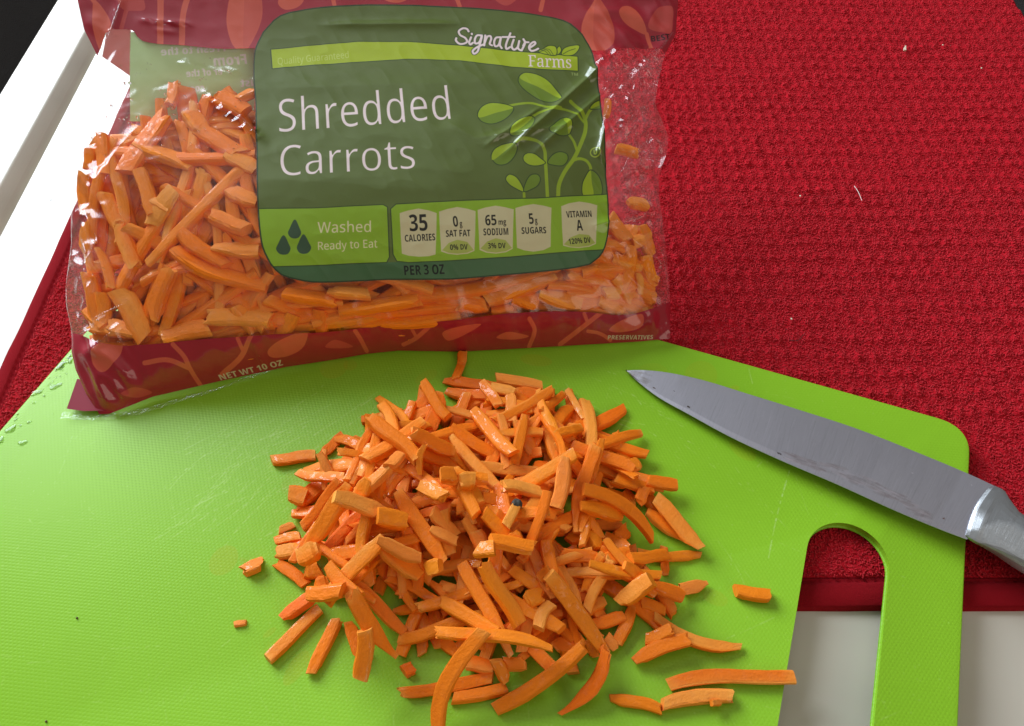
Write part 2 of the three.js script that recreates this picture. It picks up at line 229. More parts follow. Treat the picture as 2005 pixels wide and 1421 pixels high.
// ---------------------------------------------------------------- the knife
{
  const t = thing('kitchen_knife', 'steel utility knife lying on the board with its tip toward the bag', 'knife');
  const ST = [
[[34.2, 1.2, -144.3], [34.2, 0.9, -144.6]], [[39.7, 2.1, -143.8], [37.6, 1.5, -139.8]], [[46.7, 3.1, -142.2], [42.9, 2.0, -134.0]], [[56.6, 4.0, -138.8], [51.0, 2.6, -127.6]], [[67.6, 5.0, -133.7], [61.3, 3.1, -119.9]],
[[80.8, 5.9, -127.7], [74.0, 3.7, -111.9]], [[96.1, 6.9, -120.4], [87.4, 4.2, -104.3]], [[110.3, 7.8, -112.2], [100.1, 4.8, -96.5]], [[121.3, 8.8, -105.1], [110.2, 5.3, -90.8]], [[127.8, 9.7, -100.1], [115.9, 5.9, -87.7]]];
  const sp = new THREE.CatmullRomCurve3(ST.map((s) => new THREE.Vector3(...s[0]))), ed = new THREE.CatmullRomCurve3(ST.map((s) => new THREE.Vector3(...s[1])));
  const N = 90, ring = [], uvs = [], idx = [];
  for (let i = 0; i <= N; i++) {
    const k = i / N, a = sp.getPoint(k), b = ed.getPoint(k), up = new THREE.Vector3(0, 1, 0), th = 0.25 + 1.45 * Math.min(1, k * 3), mid = a.clone().lerp(b, 0.9), low = mid.clone().addScaledVector(up, -th * 0.5);
    const rows = [a.clone().addScaledVector(up, -th * 0.3), a.clone().lerp(b, 0.022).addScaledVector(up, 0.1), mid.clone().addScaledVector(up, 0.22), b.clone(), b.clone().addScaledVector(up, -0.15), low, a.clone().addScaledVector(up, -th)];
    rows.forEach((p, j) => { ring.push(p.x * mm, p.y * mm, p.z * mm); uvs.push(k, j / 3 > 1 ? 0 : [1, 0.99, 0.1, 0][j]); });
  }
  for (let i = 0; i < N; i++) for (let j = 0; j < 7; j++) { const a = i * 7 + j, b = i * 7 + (j + 1) % 7, c = a + 7, d = b + 7; idx.push(a, c, b, b, c, d); }
  let bg = new THREE.BufferGeometry(); bg.setAttribute('position', new THREE.Float32BufferAttribute(ring, 3)); bg.setAttribute('uv', new THREE.Float32BufferAttribute(uvs, 2)); bg.setIndex(idx); bg = toCreasedNormals(bg, 0.12);
  const brush = dataTex(1024, (u, v) => 0.5 * noise(u * 512, v * 7, 61) + 0.3 * noise(u * 1024 + v * 10, v * 3, 62) + 0.2 * noise(u * 200, v * 14, 63));
  const steelMap = canvasTex(1024, 256, (k, w, h) => {
    k.fillStyle = '#c9c9d0'; k.fillRect(0, 0, w, h); seed = 15;
    for (let i = 0; i < 900; i++) { const x = rnd() * w, y = rnd() * h, l = 20 + rnd() * 120; k.strokeStyle = rnd() < 0.5 ? 'rgba(235,235,245,0.16)' : 'rgba(120,115,120,0.09)'; k.lineWidth = 0.6 + rnd() * 0.8; k.beginPath(); k.moveTo(x, y); k.lineTo(x + (rnd() - 0.5) * 6, y + l); k.stroke(); }
    const spot = (x, y, r, c) => { for (let i = 0; i < 9; i++) { k.fillStyle = c; k.beginPath(); k.ellipse(x + (rnd() - 0.5) * r * 2, y + (rnd() - 0.5) * r * 1.6, r * (0.25 + rnd() * 0.5), r * (0.2 + rnd() * 0.4), rnd() * 3, 0, 7); k.fill(); } };
    spot(196, 205, 7, 'rgba(92,70,52,0.7)'); spot(330, 215, 5, 'rgba(70,58,50,0.6)'); spot(268, 150, 2.4, 'rgba(60,55,60,0.7)'); spot(560, 232, 4, 'rgba(70,60,60,0.6)'); spot(905, 212, 3, 'rgba(110,70,50,0.6)'); spot(800, 90, 2, 'rgba(235,235,240,0.9)'); spot(930, 40, 2.4, 'rgba(235,235,240,0.8)');
    for (let i = 0; i < 420; i++) { const q = rnd(), x = 570 + q * 300, y = 232 - Math.sin(q * 2.9) * 34 * (0.4 + 0.8 * noise(q * 9, 1, 5)) + (rnd() - 0.5) * 34, g = rnd(); k.fillStyle = g < 0.4 ? 'rgba(158,146,146,0.16)' : g < 0.9 ? 'rgba(226,224,228,0.15)' : 'rgba(110,98,96,0.3)'; k.beginPath(); k.ellipse(x, y, g < 0.9 ? 3 + rnd() * 16 : 1.5, g < 0.9 ? 1 + rnd() * 5 : 1, -0.3 + rnd() * 0.5, 0, 7); k.fill(); }
    for (let i = 0; i < 30; i++) { k.fillStyle = 'rgba(140,128,110,0.12)'; k.beginPath(); k.ellipse(40 + rnd() * 110, 60 + rnd() * 150, 10 + rnd() * 20, 10 + rnd() * 20, 0, 0, 7); k.fill(); }
  });
  const steel = new THREE.MeshPhysicalMaterial({ color: lin(0.80, 0.78, 0.81), map: steelMap, metalness: 1, roughness: 0.36, bumpMap: brush, bumpScale: 0.000012 });
  part('blade', bg, steel, t);
  // bolster and handle: sections along the handle axis, each a rounded faceted oval
  const C0 = new THREE.Vector3(122.3, 7.4, -93.8), D = new THREE.Vector3(0.80, -0.02, 0.60).normalize(), S = new THREE.Vector3(0.62, 0.17, -0.765).normalize();
  const side = S.clone().addScaledVector(D, -S.dot(D)).normalize(), upv = new THREE.Vector3().crossVectors(side, D).normalize(); if (upv.y < 0) upv.negate();
  const sec = (list) => {
    const M = 28, pos = [], uv = [], ix = [];
    list.forEach(([d, w, h, oy, os, skew], n) => { for (let i = 0; i < M; i++) { const a = i / M * 2 * Math.PI, ca = Math.cos(a), sa = Math.sin(a), f = (x) => Math.sign(x) * Math.pow(Math.abs(x), 0.72), s2 = f(ca) * w / 2, hh = f(sa) * h / 2; const p = C0.clone().addScaledVector(D, d + (skew || 0) * (1 - (s2 / (w / 2)) ** 2)).addScaledVector(side, s2 + os).addScaledVector(upv, hh + oy); pos.push(p.x * mm, p.y * mm, p.z * mm); uv.push(d / 60, i / M * 2); } });
    for (let n = 0; n < list.length - 1; n++) for (let i = 0; i < M; i++) { const a = n * M + i, b = n * M + (i + 1) % M, c = a + M, e = b + M; ix.push(a, b, c, b, e, c); }
    for (const [n, f] of [[0, 1], [list.length - 1, 0]]) { const p = [0, 0, 0]; for (let i = 0; i < M; i++) for (let c = 0; c < 3; c++) p[c] += pos[(n * M + i) * 3 + c] / M; const m = pos.length / 3; pos.push(...p); uv.push(0, 0); for (let i = 0; i < M; i++) f ? ix.push(m, n * M + (i + 1) % M, n * M + i) : ix.push(m, n * M + i, n * M + (i + 1) % M); }
    const g = new THREE.BufferGeometry(); g.setAttribute('position', new THREE.Float32BufferAttribute(pos, 3)); g.setAttribute('uv', new THREE.Float32BufferAttribute(uv, 2)); g.setIndex(ix); return toCreasedNormals(g, 0.6);
  };
  const satin = new THREE.MeshPhysicalMaterial({ color: lin(0.48, 0.50, 0.52), metalness: 1, roughness: 0.46, bumpMap: rep(brush, 3, 1), bumpScale: 0.00003 });
  part('bolster', sec([[-2.2, 16.4, 2.0, 0, 0, -1.2], [-1.4, 17.0, 3.0, 0.1, 0, -1.2], [0.2, 17.2, 3.8, 0.1, 0, -1], [1.2, 17, 4.0, 0, 0, -0.8], [2.6, 15.6, 4.6, -0.2, -0.4, -0.4], [6, 13.2, 6.6, -0.9, -1.2, 0], [11, 12.6, 8.6, -1.2, -1.6, 0], [17, 12.8, 9.8, -1.2, -1.6, 0]]), satin, t);
  part('handle', sec([[17, 13, 10, -1.2, -1.6, 0], [19, 13.4, 10.3, -1.2, -1.6, 0], [45, 15.6, 12.6, -0.4, -1.4, 0], [80, 17.5, 14.2, 0.2, -1, 0], [104, 19.5, 14.6, 0, -1, 0], [110, 18.5, 13.4, 0, -1, 0], [113, 14, 9, 0, -1, 0]]), satin, t);
}

// ---------------------------------------------------------------- carrot: colours and the cut stick
const carrotMap = dataTex(256, (u, v) => { const f = noise(u * 5, v * 26, 71, 26) * 0.55 + noise(u * 30, v * 60, 72, 60) * 0.3 + noise(u * 90, v * 90, 73, 90) * 0.15; const k = 0.88 + 0.2 * f; return [k, k * (0.95 + 0.09 * f), k * (0.9 + 0.16 * f)]; });
const carrotBump = dataTex(256, (u, v) => noise(u * 26, v * 44, 74, 44) * 0.5 + noise(u * 80, v * 100, 75, 100) * 0.5);
const TONE = { o: [0.97, 0.228, 0.009], d: [0.95, 0.20, 0.006], r: [0.95, 0.19, 0.014], y: [0.97, 0.258, 0.011], p: [0.97, 0.30, 0.04], k: [0.85, 0.27, 0.02] };
const moist = dataTex(256, (u, v) => smooth(0.56, 0.7, 0.6 * noise(u * 14, v * 22, 76, 0) + 0.4 * noise(u * 60, v * 60, 77, 60)));
const flesh = new THREE.MeshPhysicalMaterial({ color: 0xffffff, vertexColors: true, map: carrotMap, roughness: 0.55, bumpMap: carrotBump, bumpScale: 0.0001, specularIntensity: 0.35, clearcoat: 0.5, clearcoatMap: moist, clearcoatRoughness: 0.14 });
function stickGeo(p0, p1, w, h, c, t, sd, soft, tone) {                 // a cut carrot stick between two points, in millimetres
  seed = sd * 7919 + 13; for (let i = 0; i < 5; i++) rnd();
  const a = new THREE.Vector3(...p0), b = new THREE.Vector3(...p1), d = b.clone().sub(a), L = d.length(); d.normalize();
  const up0 = new THREE.Vector3(0, 1, 0); up0.addScaledVector(d, -up0.dot(d)).normalize(); const side0 = new THREE.Vector3().crossVectors(d, up0);
  const N = 10, M = 12, roll = (rnd() - 0.5) * 0.5, twist = (rnd() - 0.5) * (soft ? 0.9 : 0.6), ex = (soft ? 0.62 : 0.40) + 0.14 * rnd(), trap = (rnd() - 0.5) * 0.5, lean = (rnd() - 0.5) * 0.5;
  const bow = c ? c * L * 0.13 : (rnd() - 0.5) * L * (soft ? 0.16 : 0.10), lift = (rnd() - 0.35) * L * 0.03, kink = (rnd() - 0.5) * L * 0.04;
  const end = [0, 1].map(() => ({ kind: rnd() < 0.42 ? 0 : rnd() < 0.62 ? 1 : 2, sk: (rnd() - 0.5) * 1.5, sv: (rnd() - 0.5) * 0.9, tp: 0.35 + 0.4 * rnd() })); if (t) end[1] = { kind: 1, sk: 0.3, sv: 0, tp: 0.12 };
  const uo = rnd(), vo = rnd(), core = rnd() * M, coreW = 1.5 + 2.5 * rnd(), coreK = rnd() < 0.55 ? 0.25 + 0.5 * rnd() : 0.06, endPale = rnd() < 0.4 ? 0.5 : 0.1, f = 0.92 + 0.13 * rnd(), T = TONE[tone], pale = [0.97, 0.40, 0.07];
  const base = [Math.min(0.97, T[0] * f), T[1] * (0.9 + 0.2 * rnd()), T[2]], P = [], C = [];
  for (let i = 0; i <= N; i++) {
    const s = i / N, e = s < 0.5 ? end[0] : end[1], q = Math.min(s, 1 - s), near = 1 - smooth(0, e === end[1] && t ? 0.5 : 0.26, q);
    let wk = 1 - (e.kind === 1 ? (1 - e.tp) * 0.75 * near : 0.1 * near * near), hk = 1 - (e.kind === 1 ? (1 - e.tp) * near : 0.08 * near * near);
    wk *= 0.94 + 0.14 * noise(s * 4 + sd, sd * 0.7, 5); hk *= 0.93 + 0.16 * noise(s * 5 + sd, sd * 0.3, 6);
    const r = roll + twist * (s - 0.5), up = up0.clone().applyAxisAngle(d, r), side = side0.clone().applyAxisAngle(d, r), par = 4 * s * (1 - s);
    for (let j = 0; j < M; j++) {
      const an = (j + 0.5) / M * 2 * Math.PI, pw = (x) => Math.sign(x) * Math.pow(Math.abs(x), ex); let x = pw(Math.cos(an)), y = pw(Math.sin(an));
      x = x * (1 + trap * y * 0.45) + lean * y * 0.35; const jt = 0.05 * (noise(s * 9 + j * 3.3, sd, 7) - 0.5) * 2;
      const xx = (x + jt) * w / 2 * wk, yy = (y + jt * 0.7) * h / 2 * hk, tip = i === 0 || i === N;
      let along2 = s * L + (tip ? (e.sk * xx + e.sv * yy) * 0.6 : i === 1 || i === N - 1 ? (e.sk * xx + e.sv * yy) * 0.4 : 0); if (tip && e.kind === 2) along2 += (i ? 1 : -1) * (rnd() - 0.55) * w * 0.42;
      P.push(a.clone().addScaledVector(d, along2).addScaledVector(side, xx).addScaledVector(side0, bow * par - bow * 0.5 + kink * Math.sin(s * 6.28)).addScaledVector(up, yy + lift * par));
      let dj = Math.abs(j - core); dj = Math.min(dj, M - dj); const m = clamp(coreK * (1 - smooth(coreW * 0.5, coreW, dj)) * (0.6 + 0.5 * noise(s * 6, sd, 9)) + (tip ? endPale : 0));
      C.push(base.map((v, k) => lerp(v, pale[k], m)));
    }
  }
  const pos = [], uv = [], col = [], tri = (ids, us) => ids.forEach((k, n) => { const q = P[k]; pos.push(q.x * mm, q.y * mm, q.z * mm); uv.push(...us[n]); col.push(...C[k]); });
  const U = (i, j) => [uo + i / N * L / 22, vo + j / M * 0.9];
  for (let i = 0; i < N; i++) for (let j = 0; j < M; j++) { const k = (j + 1) % M, A = i * M + j, B = i * M + k, D = A + M, F = B + M; tri([A, D, B], [U(i, j), U(i + 1, j), U(i, j + 1)]); tri([B, D, F], [U(i, j + 1), U(i + 1, j), U(i + 1, j + 1)]); }
  for (const [i, g] of [[0, 1], [N, -1]]) {
    const m = new THREE.Vector3(), cm = [0, 0, 0]; for (let j = 0; j < M; j++) { m.addScaledVector(P[i * M + j], 1 / M); for (let k = 0; k < 3; k++) cm[k] += C[i * M + j][k] / M; } m.addScaledVector(d, g * (rnd() - 0.35) * w * 0.12); P.push(m); C.push(cm);
    const o = P.length - 1, u = (k) => [uo + P[k].x * 0.05, vo + P[k].y * 0.05 + P[k].z * 0.05];
    for (let j = 0; j < M; j++) { const A = i * M + j, B = i * M + (j + 1) % M; g > 0 ? tri([o, A, B], [u(o), u(A), u(B)]) : tri([o, B, A], [u(o), u(B), u(A)]); }
  }
  const g = new THREE.BufferGeometry(); g.setAttribute('position', new THREE.Float32BufferAttribute(pos, 3)); g.setAttribute('uv', new THREE.Float32BufferAttribute(uv, 2)); g.setAttribute('color', new THREE.Float32BufferAttribute(col, 3));
  return toCreasedNormals(g, 0.85);
}
let made = 0;
function carrotPiece(name, label, p0, p1, w, h, tone, c, t, group) {
  const mid = p0.map((v, i) => (v + p1[i]) / 2), rel = (p) => p.map((v, i) => v - mid[i]), g = stickGeo(rel(p0), rel(p1), w, h, c, t, ++made, name === 'carrot_shred', tone);
  const m = part(numbered(name), g, flesh, scene); m.position.set(...mid.map((v) => v * mm)); tag(m, label, 'carrot stick', group); return m;
}
function stick(label, p0, p1, w, h, tone, c, t) {
  const m = carrotPiece('carrot_stick', label, p0, p1, w, h, tone, c, t, 'chopped carrot sticks on the green board');
  if (tone === 'k') {                                                   // a blackened stem end
    const n = new THREE.Vector3(...p0).sub(new THREE.Vector3(...p1)).normalize(), k = new THREE.IcosahedronGeometry(w * 0.52 * mm, 2), p = k.attributes.position;
    for (let i = 0; i < p.count; i++) { const s = 0.75 + 0.4 * noise(p.getX(i) * 1500 + 40, p.getY(i) * 1500 + p.getZ(i) * 900 + 40, 8); p.setXYZ(i, p.getX(i) * s, p.getY(i) * s * 0.8, p.getZ(i) * s); } k.computeVertexNormals();
    const e = part('stem_end', k, new THREE.MeshStandardMaterial({ color: lin(0.035, 0.03, 0.025), roughness: 0.7 }), m); e.position.set(...p0.map((v, i) => (v - (p0[i] + p1[i]) / 2) * mm + n.getComponent(i) * 0.0006)); tag(e, 'blackened stem end');
  }
}
// ---------------------------------------------------------------- the bag: a leaning pillow of clear film, described in its own plane (a across, b up, n out of it; millimetres)
const BO = [-128.8, 0.4, -131.4], BX = [0.98976, 0, -0.14276], BB = [-0.14276, 0, -0.98976], PHI = 32 * Math.PI / 180;
const BU = BB.map((v, i) => v * Math.cos(PHI) + (i === 1 ? Math.sin(PHI) : 0)), BN = BB.map((v, i) => -v * Math.sin(PHI) + (i === 1 ? Math.cos(PHI) : 0));
const interp = (t, x) => { if (x <= t[0][0]) return t[0][1]; for (let i = 1; i < t.length; i++) if (x <= t[i][0]) return lerp(t[i - 1][1], t[i][1], (x - t[i - 1][0]) / (t[i][0] - t[i - 1][0])); return t[t.length - 1][1]; };
const bagPoint = (a, b, n) => { const g = interp(BASE, a) * Math.pow(Math.max(0, 1 - b / 60), 1.5); return [0, 1, 2].map((i) => (BO[i] + BX[i] * a + BU[i] * b + BN[i] * n + BB[i] * g) * mm); };
const bagEdge = (a, b) => { const l = interp(LEFT, b), r = interp(RIGHT, b), q = Math.abs(2 * (a - l) / (r - l) - 1); return q < 1 ? Math.pow(1 - q * q * q, 0.7) : 0; };
const bulge = (a, b) => 15 * (1 - Math.exp(-Math.max(b, 0) / 7)) * (0.5 + 0.5 * Math.cos(Math.PI * clamp((b - 38) / 85))) * bagEdge(a, b);
const backOf = (a, b) => -Math.min(b * 0.53, 11) * (0.5 + 0.5 * Math.cos(Math.PI * clamp((b - 50) / 75))) * bagEdge(a, b);
// creases: [a0, b0, a1, b1, height, width]
const CREASE = [[193, 95.7, 169.8, 75.2, 1.5, 1.3], [168.5, 72.6, 163.1, 58.1, 1.1, 0.9], [163.1, 58.1, 165.5, 51.6, 0.9, 0.8], [161.3, 35.7, 183.4, 39.7, 1.3, 1.5], [185.7, 75, 164.7, 59.7, 1.2, 2], [187.4, 63.6, 172.8, 58, 1.0, 1.5], [183, 52, 166, 47, 1.2, 2.2],
  [5.9, 32.9, 14.5, 45.9, 1.2, 1.6], [9.3, 48.6, 17, 33.5, 1.0, 1.4], [6.4, 21.4, 21, 26.6, 1.2, 1.6], [8.2, 83.9, 22, 104.9, 1.0, 1.6], [120, 70, 132, 60, 0.5, 3], [139, 63, 170, 88, 1.5, 1.25], [147, 62, 172, 81, 1.1, 1.0], [131, 63.5, 146, 73, 0.8, 0.9], [130.7, 65.2, 156.1, 67.2, 0.8, 1.4], [88.5, 108.5, 121.6, 105.8, 0.7, 1.3], [30.2, 114.9, 43.8, 112.8, 0.5, 0.9], [34.6, 111.6, 39.9, 110.5, 0.4, 0.8],
  [48.9, 87.8, 63.5, 72.1, 1.1, 1.8], [19, 106.9, 24.8, 122.8, 0.9, 0.9], [6.6, 15.7, 18.9, 21.4, 1.0, 1.4], [70, 88, 128, 84, 0.5, 5], [66, 58, 110, 50, 0.45, 6], [110, 80, 120, 48, 0.4, 5], [12, 62, 26, 78, 0.8, 1.4], [176, 92, 166, 84, 1.6, 2.2], [180, 84, 172, 66, 1.4, 1.6], [168, 50, 180, 58, 1.5, 1.5], [170, 30, 181, 22, 1.4, 1.8], [172, 46, 174, 30, 1.2, 1.3], [178, 34, 180, 12, 1.0, 1.2], [10, 58, 16, 44, 1.4, 1.2], [8, 70, 14, 60, 1.2, 1.1], [5, 24, 12, 36, 1.3, 1.2], [14, 90, 20, 76, 1.2, 1.6], [40, 100, 58, 94, 0.7, 1.2]];
// tension pleats: bands of small slanted folds [a0, b0, a1, b1, half width, slope across, slope up, pitch, phase]
const PLEAT = [[31, 115, 43, 113, 0.4, 0.5, -0.4, 4, 0], [50, 87, 62, 73, 1.3, 0.3, -0.4, 3, 0], [178, 66, 184, 60, 1.6, 1.1, -0.4, 2.6, 0], [172, 50, 180, 46, 1.2, 1.0, -0.4, 3, 0.4], [176, 78, 182, 84, 1.3, 1.0, -0.3, 2.4, 0.2], [176, 30, 180, 14, 1.1, 1.0, -0.35, 2.8, 0], [166, 36, 182, 40, 0.8, 1.0, -0.4, 4, 0.5], [12, 76, 22, 96, 1.6, -0.2, -0.5, 3.4, 0], [8, 50, 14, 62, 1.1, -0.3, -0.4, 2.6, 0.3], [7, 30, 12, 42, 1.0, -0.3, -0.4, 2.6, 0]];
function pleats(a, b) {
  let s = 0;
  for (const [a0, b0, a1, b1, wd, ga, gb, pitch, ph] of PLEAT) {
    const L = Math.hypot(a1 - a0, b1 - b0), dx = (a1 - a0) / L, dy = (b1 - b0) / L, t = (a - a0) * dx + (b - b0) * dy, d = Math.abs((a - a0) * dy - (b - b0) * dx);
    if (t < -4 || t > L + 4 || d > wd * 1.9) continue;
    const g = Math.hypot(ga, gb), dd = (a - a0) * dy - (b - b0) * dx;
    let x = ((a - a0) * ga + (b - b0) * gb) / g + 1.1 * (noise(a / 6 + ph * 9, b / 6, 104) - 0.5) + dd * 0.3 * (noise(t / 7, ph, 105) - 0.3), k = Math.floor(x / pitch), lo = (k + 0.62 * hash(k, 3, 106)) * pitch;   // teeth of uneven length
    if (x < lo) { k--; lo = (k + 0.62 * hash(k, 3, 106)) * pitch; }
    const hi = (k + 1 + 0.62 * hash(k + 1, 3, 106)) * pitch, y = (x - lo) / (hi - lo), q = y < 0.56 ? y / 0.56 : (1 - y) / 0.44;
    const off = (hash(k, 7, 107) - 0.5) * wd * 1.3, reach = wd * (0.45 + 0.8 * hash(k, 9, 108));
    s += (q - 0.5) * (hi - lo) * 0.56 * g * (0.75 + 0.5 * noise(t / 2, dd, 109)) * smooth(-4, 3, t) * (1 - smooth(L - 3, L + 4, t)) * (1 - smooth(reach * 0.6, reach * 1.5, Math.abs(dd - off)));
  }
  return s;
}
function crumple(a, b) {
  let s = pleats(a, b);
  for (const [a0, b0, a1, b1, h, w] of CREASE) {
    const dx = a1 - a0, dy = b1 - b0, l2 = dx * dx + dy * dy, t = ((a - a0) * dx + (b - b0) * dy) / l2; if (t < -0.25 || t > 1.25) continue;
    const d = Math.abs((a - a0) * dy - (b - b0) * dx) / Math.sqrt(l2); if (d > w * 5) continue;
    s += h * Math.exp(-Math.pow(d / w, 1.35)) * smooth(-0.25, 0.12, t) * (1 - smooth(0.88, 1.25, t));
  }
  const side = smooth(28, 6, a) + smooth(158, 176, a), r = (x) => 1 - Math.abs(2 * x - 1);
  s += (0.32 + 2.6 * side) * (r(noise(a / 9 + b / 21 + 3, b / 12, 81)) - 0.5) * 0.8 + (0.13 + 1.3 * side) * (r(noise(a / 4 + b / 9, b / 6, 82)) - 0.5);
  s += 0.9 * (r(noise(a / 4.5 + b / 30, b / 26, 83)) - 0.55) * smooth(20, 8, b) + 0.5 * (r(noise(a / 2.1, b / 14, 84)) - 0.5) * smooth(12, 4, b);
  return s * smooth(0, 3, b) * Math.min(1, bagEdge(a, b) * 3.5);
}
const frontN = (a, b, o) => Math.max(bulge(a, b) + crumple(a, b), 0) + o;
const bagUV = (a, b) => [(a + 5) / 205, (b + 5) / 150];
function along(pts, t) { let L = 0; const d = [0]; for (let i = 1; i < pts.length; i++) d.push(L += Math.hypot(pts[i][0] - pts[i - 1][0], pts[i][1] - pts[i - 1][1])); const x = t * L; for (let i = 1; i < pts.length; i++) if (x <= d[i] + 1e-9) { const k = (x - d[i - 1]) / (d[i] - d[i - 1] || 1); return [0, 1].map((c) => lerp(pts[i - 1][c], pts[i][c], k)); } return pts[pts.length - 1]; }
function soften(pts, n = 40) { const c = new THREE.CatmullRomCurve3(pts.map((p) => new THREE.Vector3(p[0], p[1], 0)), false, 'centripetal'); return c.getSpacedPoints(n).map((p) => [p.x, p.y]); }
function patch(bottom, right, top, left, nu, nv, surf, o) {               // fills the outline bottom / right / top / left with a sheet on the bag
  const c00 = bottom[0], c10 = bottom[bottom.length - 1], c01 = top[0], c11 = top[top.length - 1];
  return gridGeo(nu, nv, (u, v) => {
    const B = along(bottom, u), T = along(top, u), L = along(left, v), R = along(right, v);
    const ab = [0, 1].map((i) => (1 - v) * B[i] + v * T[i] + (1 - u) * L[i] + u * R[i] - ((1 - u) * (1 - v) * c00[i] + u * (1 - v) * c10[i] + (1 - u) * v * c01[i] + u * v * c11[i]));
    return { p: bagPoint(ab[0], ab[1], surf(ab[0], ab[1], o)), uv: bagUV(...ab) };
  });
}
const LABEL_LEFT = [[63.5, 31.4], [61.9, 36.4], [61.5, 42.8], [61.8, 54.1], [62.3, 67.2], [62.5, 84.5], [62.3, 93.4], [63.2, 102.3], [65.9, 108.2]];
const LABEL_TOP = [[65.9, 108.2], [70.9, 113], [78.1, 114.6], [92.3, 115], [111.2, 113.5], [135, 110.1], [152.4, 106.4], [160.2, 103.4], [164.4, 98.5]];
const LABEL_RIGHT = [[155.7, 23.3], [159.8, 26.3], [162.4, 31.7], [163.8, 40.4], [164.3, 50], [165.1, 58.1], [166.1, 70], [166.7, 84], [166.3, 92.9], [164.4, 98.5]];
const LABEL_BOTTOM = [[63.5, 31.4], [66, 27.8], [70.8, 25.4], [75.7, 23.9], [109.2, 21.5], [131.6, 21.6], [150.1, 22.4], [155.7, 23.3]];
const TOP_LOW = [[16.4, 105.3], [18.1, 108.6], [20, 112.3], [24, 112.9], [27.6, 112.3], [29.3, 109.1], [32.8, 107.6], [43.4, 105.7], [52.5, 103.7], [66.3, 102.5], [94.1, 99.8], [166.7, 92.2], [178.4, 92.3], [188.4, 92.4], [190.4, 90.9]];
const BOT_TOP = [[2.7, 23.2], [7.3, 21.5], [13.1, 18.6], [21.8, 15.1], [42.1, 12.4], [64.9, 9.5], [85.3, 7.8], [107.8, 8.6], [130.5, 10.1], [150.5, 9.5], [164.8, 7.9], [173.3, 9.1], [181.2, 11.4]];
const BACK_GREEN = [[23, 85.4], [26.3, 112.1], [63.2, 109.3], [59.5, 83.2]];
const BACK_EDGE = [[17.5, 105], [19.7, 113.8], [26.6, 113.3], [24.8, 98.7]];
const BASE = [[7.7, -3.3], [11.4, -3.8], [23.2, 0.6], [42.2, 3.5], [61.8, 6], [74.1, 6.6], [86.5, 7.5], [95.9, 7.4], [114.5, 4.3], [138.1, 2.5], [153.9, 1.4], [169.8, 0.3], [179.8, 0.1]]; const LEFT = [[0, 8.6], [5.4, 5.5], [12.8, 2.8], [17.9, 2], [23.6, 2.3], [31, 1.3], [36.9, 1.6], [48.5, 4], [60.7, 4.8], [71.7, 4.2], [78.7, 5.9], [87.8, 9.6], [97.8, 13.7], [105.3, 16.1], [114, 12.9], [123.8, 11.7], [133.6, 12]]; const RIGHT = [[0, 179.7], [10.2, 181.3], [23.1, 182.2], [37.8, 182.6], [44.5, 182.4], [51.8, 183.4], [59, 187], [64.2, 188.2], [75, 185.2], [80.8, 186.9], [90.6, 190.4], [97.1, 195], [108.8, 197.6], [119.1, 199.4]];
const bag = thing('carrot_bag', 'clear plastic bag of shredded carrots with green label and red printed ends', 'bag');
